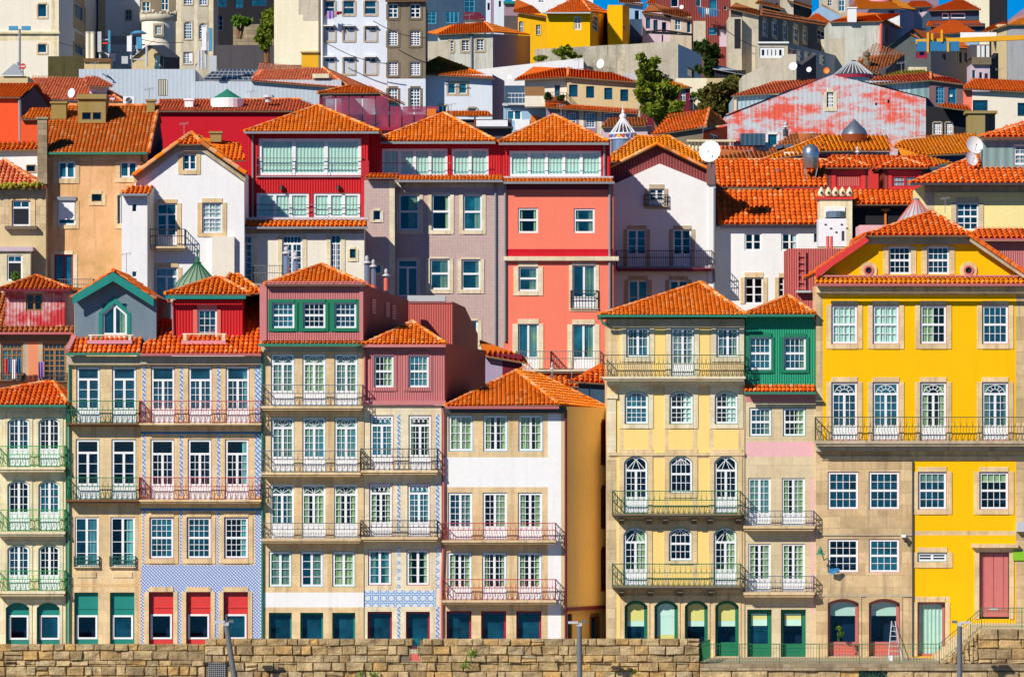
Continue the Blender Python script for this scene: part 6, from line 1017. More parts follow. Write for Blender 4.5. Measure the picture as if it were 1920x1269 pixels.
h = hb('sky_blue_house', 'sky blue house in shade with a dark terrace', 196, 1172, 1206, 5, 'pl_skyblue', [(1190, 20, 1199, 42, dict(S='one'))]); h.slab(1180, 40, 1215, 82, -2, -.1, 'pl_navy', 'terrace_wall'); RP(h, [[(1160, 4, -.4), (1208, 10, -.4), (1200, 0, 3), (1160, -6, 3)]], 'roof_old')
h = hb('lilac_house', 'pale lilac house with three dark windows', 190, 1206, 1258, 24, 'pl_lilac', [(1211, 35, 1219, 54, dict(S='one', fr='maroon')), (1225, 38, 1233, 57, dict(S='one', fr='maroon')), (1241, 42, 1249, 60, dict(S='one', fr='maroon'))]); RP(h, [[(1203, 24, -.4), (1260, 32, -.4), (1258, 22, 4), (1220, 8, 4)]], 'roof_old')
h = hb('grey_stone_cottage', 'grey stone house with tall windows and an orange tiled eave', 188, 1258, 1326, 32, 'pl_concrete', [(1266, 36, 1276, 57, dict(S='case12', gl='glass_reflect_teal')), (1288, 40, 1295, 62, dict(S='one')), (1303, 44, 1312, 63, dict(S='one'))]); RP(h, [[(1245, 25, -.4), (1302, 38, -.4), (1290, 24, 4), (1225, 6, 4)]], 'roof_old')
h = hb('red_clad_house', 'red corrugated house with a white skylight window', 196, 1235, 1305, -40, 'cor_brickred', [(1257, -12, 1272, 14, dict(S='one', gl='glass'))]); h = hb('maroon_laundry_house', 'tall maroon house with blue washing strung across its front', 184, 1300, 1370, -40, 'cor_brickred', [(1305, -4, 1314, 13, dict(S='one', gl='glass_reflect_teal')), (1330, 0, 1344, 18, dict(S='one', gl='glass_reflect_teal', fr='skyblue')), (1329, 52, 1344, 66, dict(S='hung', gl='glass_reflect_teal', fr='skyblue')), (1357, 12, 1363, 19, dict(S='one')), (1358, 47, 1362, 54, dict(S='one'))], patches=[(1349, 56, 1370, 88, 'pl_lilac'), (1300, 40, 1323, 88, 'pl_concrete')])
h = hb('broken_wall_house', 'ruined sunlit concrete wall end beside the maroon laundry house', 180, 1366, 1391, 33, 'pl_concrete', patches=[(1377, 36, 1389, 92, 'pl_black')], depth=4); hb('shadowed_backdrop_house', 'shaded ochre backed house front above the grey house', 250, 1340, 1432, -20, 'pl_tan')  # black patch paints the shade of the recess in this wall
h = hb('low_shed_roof', 'low shed with a curved pale roof by the garden', 132, 1340, 1398, 132, 'pl_black', depth=3, cat='shed', group='rooftop sheds'); RP(h, [[(1336, 130, -.3), (1398, 142, -.3), (1398, 136, 1.5), (1345, 122, 1.5)]], 'ltgrey', plain=True)

h = hb('skyline_roof_house', 'small orange hipped roof on the skyline left of the navy attic house', 226, 1700, 1748, 14, 'pl_lilac', [(1708, 17, 1714, 25, dict(S='one')), (1724, 17, 1730, 25, dict(S='one'))]); RP(h, [[(1694, 14, -.4), (1752, 12, -.4), (1735, 2, 4), (1708, 2, 4)]], 'roof_flat')
h = hb('skyline_orange_house', 'low orange roofed house with two small windows above the lilac house', 236, 1216, 1262, 6, 'pl_concrete', [(1222, 9, 1229, 19, dict(S='one')), (1240, 9, 1247, 19, dict(S='one'))]); RP(h, [[(1210, 6, -.4), (1266, 8, -.4), (1250, -4, 4), (1225, -6, 4)]], 'roof_flat')
# ================================================================== quay wall, street furniture, roof clutter, plants
rnd = random.Random(3)
def blockwall(m, x0, x1, z0, z1, Y, skip=(), hmin=.26, hmax=.46, wmin=.34, wmax=.95, depth=.5, mi=0):
    z = z1
    while z > z0 + .02:
        hh = rnd.uniform(hmin, hmax); zb = max(z0, z - hh)
        if zb - z0 < .12: zb = z0
        x = x0
        while x < x1 - .02:
            w = rnd.uniform(wmin, wmax); xb = min(x1, x + w)
            if x1 - xb < .2: xb = x1
            spl = [(zb, z)] if rnd.random() > .06 else [(zb, (z + zb) / 2), ((z + zb) / 2, z)]
            for za, zc in spl:
                if not any(a < (x + xb) / 2 < b and c < (za + zc) / 2 < d for a, b, c, d in skip): stoneblock(m, x, xb, za, zc, Y, depth, mi)
            x = xb
        z = zb
def stoneblock(m, x0, x1, z0, z1, Y, depth, mi=0):
    g = .012; b = .045; o = rnd.uniform(-.07, .05); j = lambda k=.04: rnd.uniform(-k, k); t = rnd.random()
    x0 += g; x1 -= g; z0 += g; z1 -= g
    f = [(x0 + b + j(), Y + o + j(), z0 + b + j()), (x1 - b + j(), Y + o + j(), z0 + b + j()), (x1 - b + j(), Y + o + j(), z1 - b + j()), (x0 + b + j(), Y + o + j(), z1 - b + j())]
    k = [(x0 + j(.01), Y + .05, z0 + j(.008)), (x1 + j(.01), Y + .05, z0 + j(.008)), (x1 + j(.01), Y + .05, z1 + j(.008)), (x0 + j(.01), Y + .05, z1 + j(.008))]
    bb = [(a, Y + depth, c) for a, _, c in k]; n = len(m.v); m.v.extend(f + k + bb)
    for q in ((0, 1, 2, 3), (4, 5, 1, 0), (5, 6, 2, 1), (6, 7, 3, 2), (7, 4, 0, 3), (8, 9, 5, 4), (9, 10, 6, 5), (10, 11, 7, 6), (11, 8, 4, 7)):
        m.f.append(tuple(n + i for i in q)); m.mi.append(mi); m.ti.append(t)
YQ = -6.1
def wx(px, Y=YQ): return W(px, 0, Y).x
def wz(py, Y=YQ): return W(0, py, Y).z
# left quay parapet
q = empty('quay_wall', (0, YQ, -4), 'long parapet of rough golden stone blocks along the street', 'stone wall'); m = MB()
skip = [(wx(391), wx(424), wz(1290), wz(1238)), (wx(768), wx(787), wz(1240), wz(1190))]
blockwall(m, wx(-60), wx(384), -4, wz(1207), YQ, skip); blockwall(m, wx(384), wx(1312), -4, wz(1197), YQ, skip)
m.box(wx(-60), wx(768), YQ + .12, YQ + .48, -4, wz(1210), 1); m.box(wx(787), wx(1312), YQ + .12, YQ + .48, -4, wz(1200), 1); m.box(wx(767), wx(788), YQ + .12, YQ + .48, -4, wz(1242), 1)
m.build('wall', ['quay_stone', 'stone_dark'], q)
m = MB(); x0, x1, z0, z1 = wx(391), wx(424), wz(1290), wz(1239); m.box(x0, x1, YQ + .06, YQ + .1, z0, z1, 1)
for i in range(9): m.box(x0 + (x1 - x0) * i / 9, x0 + (x1 - x0) * i / 9 + .025, YQ + .02, YQ + .055, z0, z1)
for i in range(13): m.box(x0, x1, YQ + .021, YQ + .054, z0 + (z1 - z0) * i / 13, z0 + (z1 - z0) * i / 13 + .025)
m.build('drain_grate', ['grey', 'black'], q)
m = MB(); x0, x1, z0, z1 = wx(769), wx(786), wz(1239), wz(1196); 
for i in range(6): m.box(x0 + (x1 - x0) * i / 6, x0 + (x1 - x0) * i / 6 + .022, YQ + .2, YQ + .23, z0 + .35, z1)
for i in range(8): m.box(x0, x1, YQ + .201, YQ + .229, z0 + .35 + i * .09, z0 + .365 + i * .09)
m.box(x0, x1, YQ + .2, YQ + .23, z0, z0 + .34, 1); m.build('gate', ['teal', 'coralp'], q)
m = MB()
for px, py in ((676, 1262), (888, 1226), (871, 1247), (884, 1228), (702, 1265), (1188, 1258)):
    for i in range(26): p = Vector((wx(px) + rnd.gauss(0, .09), YQ - .06 - rnd.random() * .1, wz(py) + rnd.gauss(0, .08))); a, b = Vector((rnd.gauss(0, .06), rnd.gauss(0, .03), rnd.gauss(0, .06))), Vector((rnd.gauss(0, .05), rnd.gauss(0, .04), rnd.gauss(0, .06))); m.poly([p, p + a, p + a + b, p + b], 0, rnd.random())
w = m.build('wall_weeds', 'leaf_bright'); tag(w, 'green weeds sprouting from the joints of the quay wall', 'weeds', kind='stuff')
# right terrace wall, lower, with steps and landing
q = empty('terrace_wall', (wx(1600), YQ, -4), 'lower stained stone terrace wall carrying the green street railing', 'stone wall'); m = MB()
blockwall(m, wx(1312.5), wx(1960), -4, -.30, YQ, [(wx(1605), wx(1667), -6, wz(1254))], wmin=.6, wmax=1.8, hmin=.4, hmax=.55)
m.box(wx(1312.5), wx(1960), YQ + .12, YQ + .48, -4, -.29, 1); m.box(wx(1312.5), wx(1960), YQ - .08, YQ + .6, -.288, .004, 2)
m.build('wall', ['quay_stone', 'stone_dark', 'rubble_old'], q); m = MB(); c = Vector((wx(1636), YQ + .03, wz(1285))); pts = [(c.x + .74 * math.cos(a), c.z + .78 * math.sin(a)) for a in [math.pi * k / 12 for k in range(13)]]
m.poly([(a, YQ + .06, b) for a, b in pts], 1)
for k in range(1, 12): m.tube([(c.x, YQ + .02, c.z), (pts[k][0], YQ + .02, pts[k][1])], .012, 4)
for r in (.35, .6, 1.0): m.tube([(c.x + (a - c.x) * r, YQ + .015, c.z + (b - c.z) * r) for a, b in pts], .018, 4)
m.build('arched_grille', ['rail_dkgreen', 'black'], q)
s = empty('stone_steps', (wx(1850), YQ, 0), 'weathered stone steps and landing climbing to the pink door', 'steps'); m = MB(); zl = 1.62; n = 9; xs0, xs1 = wx(1770), wx(1842)
for i in range(n): a = xs0 + (xs1 - xs0) * i / n; m.box(a, wx(1960) , YQ + .35, -.25, zl * i / n + .004, zl * (i + 1) / n, 1)
m.build('tread', ['rubble_old', 'stone_beige'], s); m = MB()
for i in range(n): a = xs0 + (xs1 - xs0) * i / n; b = xs0 + (xs1 - xs0) * (i + 1) / n; blockwall(m, a, b if i < n - 1 else wx(1960), .006, zl * (i + 1) / n - .02, YQ + .02, wmin=.5, wmax=1.1, hmin=.35, hmax=.5, depth=.3)
m.build('cheek_wall', 'quay_stone', s)
# street railing
r = empty('street_railing', (wx(1590), YQ + .25, 0), 'thin green iron railing along the terrace and up the steps', 'railing')
def railrun(pts, hgt, sp, name='rail_bars'):
    m = MB(); 
    for (a, b) in zip(pts, pts[1:]):
        a, b = Vector(a), Vector(b); L = (b - a).length; up = Vector((0, 0, hgt))
        for k, rr in ((1, .022), (.8, .012), (.1, .014)): m.tube([a + up * k, b + up * k], rr, 4)
        c = max(1, int(L / sp))
        for i in range(c + 1): p = a.lerp(b, i / c); m.tube([p + (up * .1 if i % 14 else Vector()), p + up], .010 if i % 14 else .024, 4, caps=False)
    m.build(name, 'rail_dkgreen', r)
railrun([(wx(1312), YQ + .2, .006), (xs0 - .2, YQ + .2, .006)], .90, .13); railrun([(xs0 - .2, YQ + .2, .006), (xs1, YQ + .36, zl + .0)], .90, .13, 'stair_bars'); railrun([(xs1, YQ + .36, zl), (wx(1950), YQ + .36, zl)], .92, .13, 'landing_bars'); railrun([(wx(1312), YQ + .2, .006), (wx(1331, -2), -2, .006)], .92, .09, 'return_bars')
# street lamps
def lamp(px, ytop, lean, label, flip):
    Y = -8.5; base = Vector((W(px, 0, Y).x - lean, Y, -4)); top = W(px, ytop + 8, Y); o = empty('street_lamp', base, label, 'street lamp', 'street lamps on the lower quay'); top = Vector((top.x, Y, top.z))
    o_top = top; m = MB(); m.tube([base, base.lerp(top, .1), top], [.17, .14, .12], 10); m.build('pole', 'lamp_grey', o); m = MB(); d = flip
    m.box(top.x - .12, top.x + .12, Y - .12, Y + .12, top.z - .05, top.z + .09); m.box(min(top.x + d * .05, top.x + d * .5), max(top.x + d * .05, top.x + d * .5), Y - .16, Y + .16, top.z + .06, top.z + .16); m.build('lamp_head', 'ltgrey', o); m = MB(); m.box(min(top.x - d * .33, top.x - d * .1), max(top.x - d * .33, top.x - d * .1), Y - .1, Y + .1, top.z + .08, top.z + .2); m.build('floodlight', 'lamp_grey', o)
lamp(424, 1162, -.9, 'leaning grey street lamp in front of the red doors', -1); lamp(1086, 1163, -.05, 'upright grey street lamp in front of the amber alley', -1); lamp(1799, 1163, -.02, 'thick grey street lamp beside the stone steps', 1)
# ladder
l = empty('step_ladder', (wx(1685, -3), -3, .006), 'old paint splashed step ladder standing before the arched pink windows', 'step ladder'); tp = W(1675, 1164, -3)
for name, pa, pb, mt in (('front_rails', (1664, 1231), (1690, 1231), 'ltgrey'), ('rear_rails', (1697, 1231), (1706, 1233), 'grey')):
    m = MB(); dy = -.25 if name[0] == 'f' else .35
    for i, pp in enumerate((pa, pb)):
        b = W(pp[0], 1231, -3); b = Vector((b.x, -3 + dy, .006)); t_ = tp + Vector(((i - .5) * .16, 0, 0)); m.tube([b, t_], .03, 4)
    if name[0] == 'f':
        A, B = W(1664, 1231, -3), W(1690, 1231, -3)
        for k in range(1, 8): f = k / 8; p = Vector((A.x, -3 + dy, .006)).lerp(tp + Vector((-.08, 0, 0)), f); q_ = Vector((B.x, -3 + dy, .006)).lerp(tp + Vector((.08, 0, 0)), f); m.tube([p, q_], .022, 4)
    m.build(name, mt, l)
m = MB(); m.lathe(W(1672, 1231, -3.2) * 1 , [(.09, 0), (.12, .24)], 10); c = m.build('paint_bucket', 'white_paint'); c.location.z = .006; tag(c, 'small pale paint bucket at the foot of the step ladder', 'bucket')
# wall lantern and blue lamp on the stone house
w = empty('wall_lantern', W(1540, 1032, -.9), 'dark green hooded lantern on an arm beside the pink downpipe', 'wall lantern'); m = MB(); p = W(1538, 1040, -.9); m.lathe(p, [(.22, .02), (.2, .06), (.10, .12), (.12, .2), (.04, .34), (.02, .4)], 12); m.build('hood', 'gutter_green', w); m = MB(); m.tube([W(1538, 1026, -.9), W(1545, 1050, -.6), W(1552, 1046, -.22)], .025, 5); m.build('arm', 'rail_dkgreen', w)
w = empty('blue_sun_blind', W(1564, 1070, -.3), 'little blue folded cloth hanging outside the stone house window', 'cloth'); m = MB(); m.tube([W(1553, 1048, -.25), W(1556, 1071, -.5)], .02, 4); m.build('hook', 'rail_blue', w); m = MB(); a = W(1553, 1074, -.5); b = W(1575, 1068, -.5)
m.poly([a, b, b + Vector((-.06, .02, .1)), a + Vector((.02, .02, .2))]); m.poly([a, a + Vector((.25, -.05, -.06)), b, b + Vector((0, .05, .02))]); m.build('fold', 'blue', w)
w = empty('security_camera', W(1697, 1008, -.3), 'white security camera with a black eye under the first floor ledge', 'camera'); m = MB(); a = W(1690, 1007, -.4); m.box(a.x, a.x + .2, -.55, -.21, a.z, a.z + .12); m.build('housing', 'white_paint', w); m = MB(); m.lathe(W(1698, 1014, -.4), [(.02, -.07), (.07, -.03), (.07, .04), (.02, .07)], 8); m.build('lens', 'black', w)
# washing
def cloth(px0, px1, y0, y1, Y, mat, label, name, group, seed):
    rr = random.Random(seed); m = MB(); n = 6; P_ = []
    for i in range(n + 1):
        px = px0 + (px1 - px0) * i / n; dy = .05 * math.sin(i * 2.1 + seed); P_.append((W(px, y0, Y + dy), W(px + rr.uniform(-.5, .5), y1 + rr.uniform(-2, 2), Y + dy * 1.6)))
    for (a, b), (c, d) in zip(P_, P_[1:]): m.poly([a, c, d, b])
    tag(m.build(name, mat), label, 'laundry', group)
LG = 'washing on the orange house balcony'
cloth(9, 15, 672, 700, 9.2, 'doorred', 'red towel, first cloth on the orange house balcony', 'hanging_towel', LG, 1); cloth(15.5, 22, 674, 698, 9.2, 'skyblue', 'plain light blue towel between the red and the white cloths', 'hanging_towel', LG, 2); cloth(23, 31, 674, 710, 9.2, 'white_paint', 'long pinkish white towel hanging lowest on the balcony', 'hanging_towel', LG, 3); cloth(31, 39, 673, 700, 9.2, 'blue', 'blue striped towel at the right end of the row', 'hanging_towel', LG, 4); cloth(72, 82, 678, 708, 9.2, 'purple', 'lilac cloth hung alone beside the brown window', 'hanging_towel', LG, 5)
LB = 'blue washing on the maroon house'
for i, (a, b, c) in enumerate(((1309, 1314, 26), (1315, 1322, 33), (1323, 1329, 27), (1330, 1336, 31), (1337, 1346, 31))): cloth(a, b, 14 + i * 1.2, c, 182.5, 'skyblue' if i % 2 else 'blind_white' if i == 2 else 'blue', ['short blue shirt, first on the high washing line', 'long light blue shirt second on the high washing line', 'white shirt in the middle of the high washing line', 'pale blue towel fourth on the high washing line', 'wide blue towel last on the high washing line'][i], 'hanging_shirt', LB, 10 + i)
m = MB(); m.tube([W(1305, 12, 182.5), W(1350, 20, 182.5)], .03, 4); tag(m.build('washing_line', 'grey'), 'thin washing line stretched across the maroon house', 'line')
cloth(613, 627, 21, 35, 120.3, 'purple', 'purple and pink garment hung outside the pale blue house', 'hanging_garment', None, 20); cloth(631, 641, 22, 28, 120.3, 'crimson', 'small crimson garment beside the purple one on the pale blue house', 'hanging_garment', None, 21)
# satellite dishes
def dish(px, py, rpx, Y, label, face=(-.35, -1, .25), mat='white_paint'):
    o = empty('satellite_dish', W(px, py + rpx, Y), label, 'satellite dish', 'satellite dishes on the roofs'); c = W(px, py, Y); r = rpx / K(Y); n = Vector(face).normalized(); a = n.cross(Vector((0, 0, 1))).normalized(); b = a.cross(n); m = MB(); rings = []
    for k in range(7):
        rr = r * k / 6; rings.append([m.vert(c + (a * math.cos(j * .3927) + b * math.sin(j * .3927)) * rr + n * (r * .22 * (k / 6) ** 2)) for j in range(16)])
    for A, B in zip(rings, rings[1:]):
        for j in range(16): m.f.append((A[j], A[(j + 1) % 16], B[(j + 1) % 16], B[j])); m.mi.append(0); m.ti.append(.5)
    m.build('reflector', mat, o, True); m = MB(); f = c + n * r * .75 - Vector((0, 0, r * .15)); m.tube([c - b * 0 + Vector((0, 0, -r * .95)), f], r * .025, 4); m.tube([f - n * r * .1, f + n * r * .1], r * .07, 6); m.build('feed_arm', 'grey', o); m = MB(); m.tube([c - n * r * .05, c - n * r * .35, c - n * r * .35 + Vector((0, 0, -r * 1.35))], r * .05, 5); m.build('mast', 'grey', o)
dish(1332, 285, 21, 36.5, 'large white satellite dish on the post of the recessed white house'); dish(1826, 273, 17, 25.5, 'white satellite dish with an orange feed beside the sea green dormer', (.35, -1, .3)); dish(1820, 299, 14, 25, 'white satellite dish tilted lower under the other by the sea green dormer', (.7, -1, .5)); dish(135, 175, 9, 64, 'white dish behind the mossy roof dormer', (-.8, -1, .2)); dish(1487, 125, 8, 98, 'white dish above the concrete gable wall', (-.2, -1, .3)); dish(1517, 131, 5, 98, 'small white dish on the concrete gable wall'); dish(1550, 133, 6, 98, 'rust orange dish on the concrete gable wall', (-.3, -1, .2), 'orange'); dish(1127, 120, 9, 140, 'grey white dish on the stained garden wall', (-.9, -1, .2)); dish(1278, 14, 4, 180, 'tiny white dish over the grey stone cottage'); dish(955, 145, 4.5, 108, 'small white dish by the beige corner house roof')
# metal tank, flues, vents, AC
o = empty('steel_water_tank', W(1520, 325, 41), 'round topped steel water tank on legs above the double roof', 'water tank'); m = MB(); c = W(1520, 316, 43); m.lathe(c, [(.42, 0), (.45, .02), (.45, .78)], 14); m.v = [(v[0], v[1], v[2]) for v in m.v]; m.lathe(c, [(.47, .78), (.47, .95), (.38, 1.2), (.2, 1.32), (.02, 1.35)], 14); m.build('tank', 'steel', o, True); m = MB(); [m.tube([c + Vector((x, y, 0)), c + Vector((x * .6, y * .6, -.75))], .04, 4) for x, y in ((.35, .3), (-.35, .3), (.35, -.3), (-.35, -.3))]; m.build('leg', 'grey', o)
def flue(px, y0, y1, wpx, Y, label, mat='steel', cowl=True, base=None):
    o = empty('flue_pipe', W(px, y1, Y), label, 'flue', 'metal flues on the roofs'); a, b = W(px, y1, Y), W(px, y0, Y); r = wpx / 2 / K(Y); m = MB(); m.tube([a, b], r, 12); m.build('pipe', mat, o); m = MB()
    if cowl: m.tube([b, b + Vector((0, 0, .12))], r * .45, 8); m.lathe(b + Vector((0, 0, .12)), [(.02, -.01), (r * 1.6, 0), (r * 1.5, .05), (r * .5, .12), (r * .75, .18), (r * .7, .30), (.02, .36)], 12); m.build('cowl', 'ltgrey', o)
    if base: m = MB(); m.lathe(a + Vector((0, 0, -.3)), [(r * 1.7, -.1), (r * 1.4, .32)], 10); m.build('base', base, o)
flue(537, 480, 520, 12, 8, 'taller steel flue behind the pink attic roof'); flue(554, 490, 515, 11, 9, 'shorter steel flue behind the pink attic roof'); flue(688, 498, 532, 10, 4, 'steel flue with a round cowl on the right of the pink attic', base='coralp'); flue(700, 505, 535, 9, 6, 'steel flue with a flat cap beside the round cowled one', cowl=True, base='coralp'); flue(724, 522, 545, 9, 8, 'salmon painted vent pipe on the pink attic edge', 'coralp'); flue(1459, 318, 340, 11, 44, 'ribbed steel vent lower on the double roof', base='coralp', cowl=False); flue(1466, 296, 312, 10, 46, 'ribbed steel vent higher on the double roof', base='coralp', cowl=False); flue(1035, 697, 715, 5, 14, 'little capped vent by the low rear roof'); flue(1473, 243, 256, 10, 61, 'dark lantern shaped vent beside the peeling house', 'dkgrey'); flue(1608, 290, 300, 6, 53, 'small white vent in front of the red panels', 'ltgrey')
def acunit(px0, y0, px1, y1, Y, d, label, fan=True):
    o = empty('air_conditioner', W(px0, y1, Y), label, 'air conditioner'); a, b = W(px0, y1, Y), W(px1, y0, Y); m = MB(); m.box(a.x, b.x, Y, Y + d, a.z, b.z); m.build('casing', 'white_paint', o); m = MB(); r = (b.z - a.z) * .36; c = Vector(((a.x + b.x) / 2, Y - .012, (a.z + b.z) / 2))
    if fan:
        for q in (1, .72, .45): m.tube([c + Vector((r * q * math.cos(k * .5236), 0, r * q * math.sin(k * .5236))) for k in range(13)], .02, 4)
        for k in range(6): m.tube([c, c + Vector((r * math.cos(k * 1.047), 0, r * math.sin(k * 1.047)))], .012, 4)
    else:
        for i in range(5): m.box(a.x + .3 + i * .28, a.x + .42 + i * .28, Y - .02, Y - .003, b.z - .35 - .2 * (i % 3), b.z - .27 - .2 * (i % 3))
        m.box(b.x - .25, b.x - .12, Y - .02, Y - .003, a.z + .3, a.z + .8)
    m.build('grille', 'dkgrey', o)
acunit(1535, 410, 1587, 462, 24, 1.6, 'big white boxed air conditioning plant beside the pink stair tower', False); acunit(231, 181, 252, 197, 100, .5, 'white fan unit on the roof before the grey metal hall'); 
o = empty('blue_water_drum', W(1567, 408, 27), 'dark blue round drum between the white plant and the roof chimney', 'drum'); m = MB(); m.lathe(W(1567, 409, 27), [(.5, 0), (.52, .02), (.52, .3), (.45, .36), (.02, .37)], 16); m.build('drum', 'rail_blue', o)
o = empty('ornate_chimney', W(1567, 412, 34), 'wide stone chimney topped by a row of pierced clay tiles', 'chimney'); m = MB(); a, b = W(1536, 470, 34), W(1598, 374, 34); m.box(a.x, b.x, 34, 35.4, a.z - 2, b.z); m.build('stack', 'stone_pale', o); m = MB(); m.box(a.x + .3, b.x - .4, 33.93, 33.98, W(0, 408, 34).z, W(0, 388, 34).z); m.build('white_panel', 'white_paint', o); m = MB(); m.box(a.x - .1, b.x + .1, 33.9, 35.5, b.z + .002, b.z + .13); m.build('red_course', 'doorred', o)
for i in range(5):
    c = W(1540 + i * 13.2, 368, 34.4); m = MB(); m.lathe(c, [(.16, 0), (.2, .12), (.16, .3), (.06, .45), (.03, .5)], 8); m.tube([c + Vector((0, -.2, .18)), c + Vector((0, -.21, .18))], .07, 8, 1); m.build('clay_finial', ['stone_pale', 'black'], o)
o = empty('ribbed_skylight', W(1716, 412, 17), 'cone shaped ribbed glass skylight behind the yellow pediment', 'skylight'); m = MB(); c = W(1718, 420, 17); m.lathe(c, [(1.05, 0), (.18, 1.15), (.14, 1.2), (.2, 1.26), (.02, 1.32)], 20); 
for k in range(20): m.tube([c + Vector((1.06 * math.cos(k * .314), 1.06 * math.sin(k * .314), 0)), c + Vector((.17 * math.cos(k * .314), .17 * math.sin(k * .314), 1.17))], .025, 4, 1)
m.build('cone', ['zinc', 'coralp'], o)
o = empty('green_glass_lantern', W(365, 530, 6), 'pale green ribbed glass roof lantern with a tall finial', 'roof lantern', 'roof lanterns'); m = MB(); c = W(370, 538, 8); s_ = K(8); m.lathe(c, [(42 / s_, 0), (38 / s_, 8 / s_), (22 / s_, 25 / s_), (5 / s_, 44 / s_)], 20); m.build('glass_dome', 'lantern_green', o); m = MB()
for k in range(20): a = k * .31416; m.tube([c + Vector((rr / s_ * math.cos(a), rr / s_ * math.sin(a), zz / s_)) for rr, zz in ((42.5, 0), (38.5, 8), (22.5, 25.5), (5, 45))], .022, 4)
m.lathe(c, [(6 / s_, 43 / s_), (8 / s_, 46 / s_), (4 / s_, 48 / s_), (1.5 / s_, 60 / s_), (2.5 / s_, 64 / s_), (.6 / s_, 72 / s_), (.3 / s_, 86 / s_)], 10); m.build('ribs', 'rail_dkgreen', o)
o = empty('crown_lantern', W(1168, 280, 62), 'white crown shaped roof lantern ringed with coloured glass discs and a spire', 'roof lantern', 'roof lanterns'); m = MB(); c = W(1168, 277, 64); s_ = K(64); m.lathe(c, [(23 / s_, -20 / s_), (23 / s_, 17 / s_)], 20); m.build('drum', 'steel', o); m = MB()
for k in range(16):
    a = k * .3927; d = Vector((math.cos(a), math.sin(a), 0)); m.tube([c + d * (24 / s_) + Vector((0, 0, 17 / s_)), c + d * (24 / s_) + Vector((0, 0, 26 / s_)), c + d * (11 / s_) + Vector((0, 0, 44 / s_)), c + d * (4 / s_) + Vector((0, 0, 54 / s_))], .05, 4)
for z_, rr in ((17, 24.3), (26, 24.3), (54, 4)): m.tube([c + Vector((rr / s_ * math.cos(k * .3142), rr / s_ * math.sin(k * .3142), z_ / s_)) for k in range(21)], .06, 4)
m.lathe(c + Vector((0, 0, 54 / s_)), [(4 / s_, 0), (6.5 / s_, 3 / s_), (6.5 / s_, 7 / s_), (2 / s_, 10 / s_), (3 / s_, 13 / s_), (.8 / s_, 18 / s_), (.2 / s_, 28 / s_)], 10); m.build('crown', 'white_paint', o)
for k in range(9): a = math.pi + .2 + k * .34; p = c + Vector((24.8 / s_ * math.cos(a), 24.8 / s_ * math.sin(a), 21 / s_)); m = MB(); d = Vector((math.cos(a), math.sin(a), 0)); m.tube([p, p + d * .05], .11, 8); m.build('coloured_disc', ['doorred', 'blue', 'purple', 'yellow'][k % 4], o)
# antennas and cell masts
def aerial(px, y0, y1, Y, label, arms=3):
    o = empty('tv_aerial', W(px, y1, Y), label, 'aerial', 'television aerials'); m = MB(); a, b = W(px, y1, Y), W(px, y0, Y); s_ = 1 / K(Y); m.tube([a, b], .02, 4)
    m.tube([b + Vector((-9 * s_, 0, -2 * s_)), b + Vector((9 * s_, 0, 2 * s_))], .015, 4)
    for i in range(arms): p = b + Vector(((-7 + i * 14 / max(1, arms - 1)) * s_, 0, 0)); m.tube([p + Vector((0, -.3, -3 * s_)), p + Vector((0, .3, 3 * s_))], .012, 4)
    m.build('mast', 'grey', o)
aerial(237, 476, 515, 18, 'thin television aerial against the white annex'); aerial(280, 167, 190, 26, 'aerial on the lichened chimney of the mossy roof', 4); aerial(178, 118, 142, 103, 'aerial above the faded red roof'); aerial(1190, 690, 716, 12, 'aerial leaning by the tiny shed roof') if False else None; aerial(1318, 238, 255, 66, 'aerial cluster beside the balustrade', 5); aerial(1072, 676, 712, 12, 'slim aerial by the small tiled shed', 2)
def mast(label, Y, poles, panels, extra=(), zb=None):
    o = empty('cell_mast', W(poles[0][0], poles[0][2], Y), label, 'antenna mast', 'telecom masts'); m = MB()
    for px, y0, y1 in poles: m.tube([W(px, y1, Y), W(px, y0, Y)], .10, 6)
    for a, b in extra: m.tube([W(*a, Y), W(*b, Y)], .06, 5)
    m.build('frame', 'ltgrey', o)
    for x0, y0, x1, y1, mt in panels: m = MB(); a, b = W(x0, y1, Y - .3), W(x1, y0, Y - .3); m.box(a.x, b.x, Y - .35, Y - .12, a.z, b.z); m.build('antenna_panel', mt, o)
mast('telecom mast with tall panels on the brick chimney block', 143, [(188, 60, 112), (205, 58, 108)], [(183, 60, 190, 98, 'ltgrey'), (203, 58, 207, 100, 'skyblue'), (192, 80, 205, 83, 'doorred'), (208, 101, 216, 115, 'ltgrey')], [((183, 90), (205, 105)), ((190, 75), (206, 75))]); mast('white telecom frame with a panel beside the brown shed', 136, [(246, 66, 125), (275, 85, 125), (258, 70, 98)], [(238, 68, 247, 97, 'white_paint'), (256, 70, 266, 92, 'skyblue'), (228, 106, 240, 120, 'ltgrey')], [((246, 108), (275, 88)), ((246, 98), (262, 84)), ((250, 112), (277, 112)), ((247, 88), (272, 84))]); m = MB(); c = W(260, 64, 136); m.lathe(c, [(.05, .25), (.35, .2), (.62, .05), (.6, 0), (.1, -.05)], 14); tag(m.build('beacon_drum', 'skyblue'), 'blue round hooded beacon on the white telecom frame', 'beacon')
mast('tall white telecom mast at the end of the grey hall', 117, [(379, 88, 131), (386, 60, 128), (373, 95, 128)], [(379, 51, 387, 95, 'white_paint'), (392, 53, 398, 96, 'skyblue'), (392, 105, 406, 134, 'ltgrey'), (355, 100, 361, 115, 'white_paint')], [((364, 128), (380, 104)), ((370, 118), (388, 118)), ((388, 95), (388, 130))])
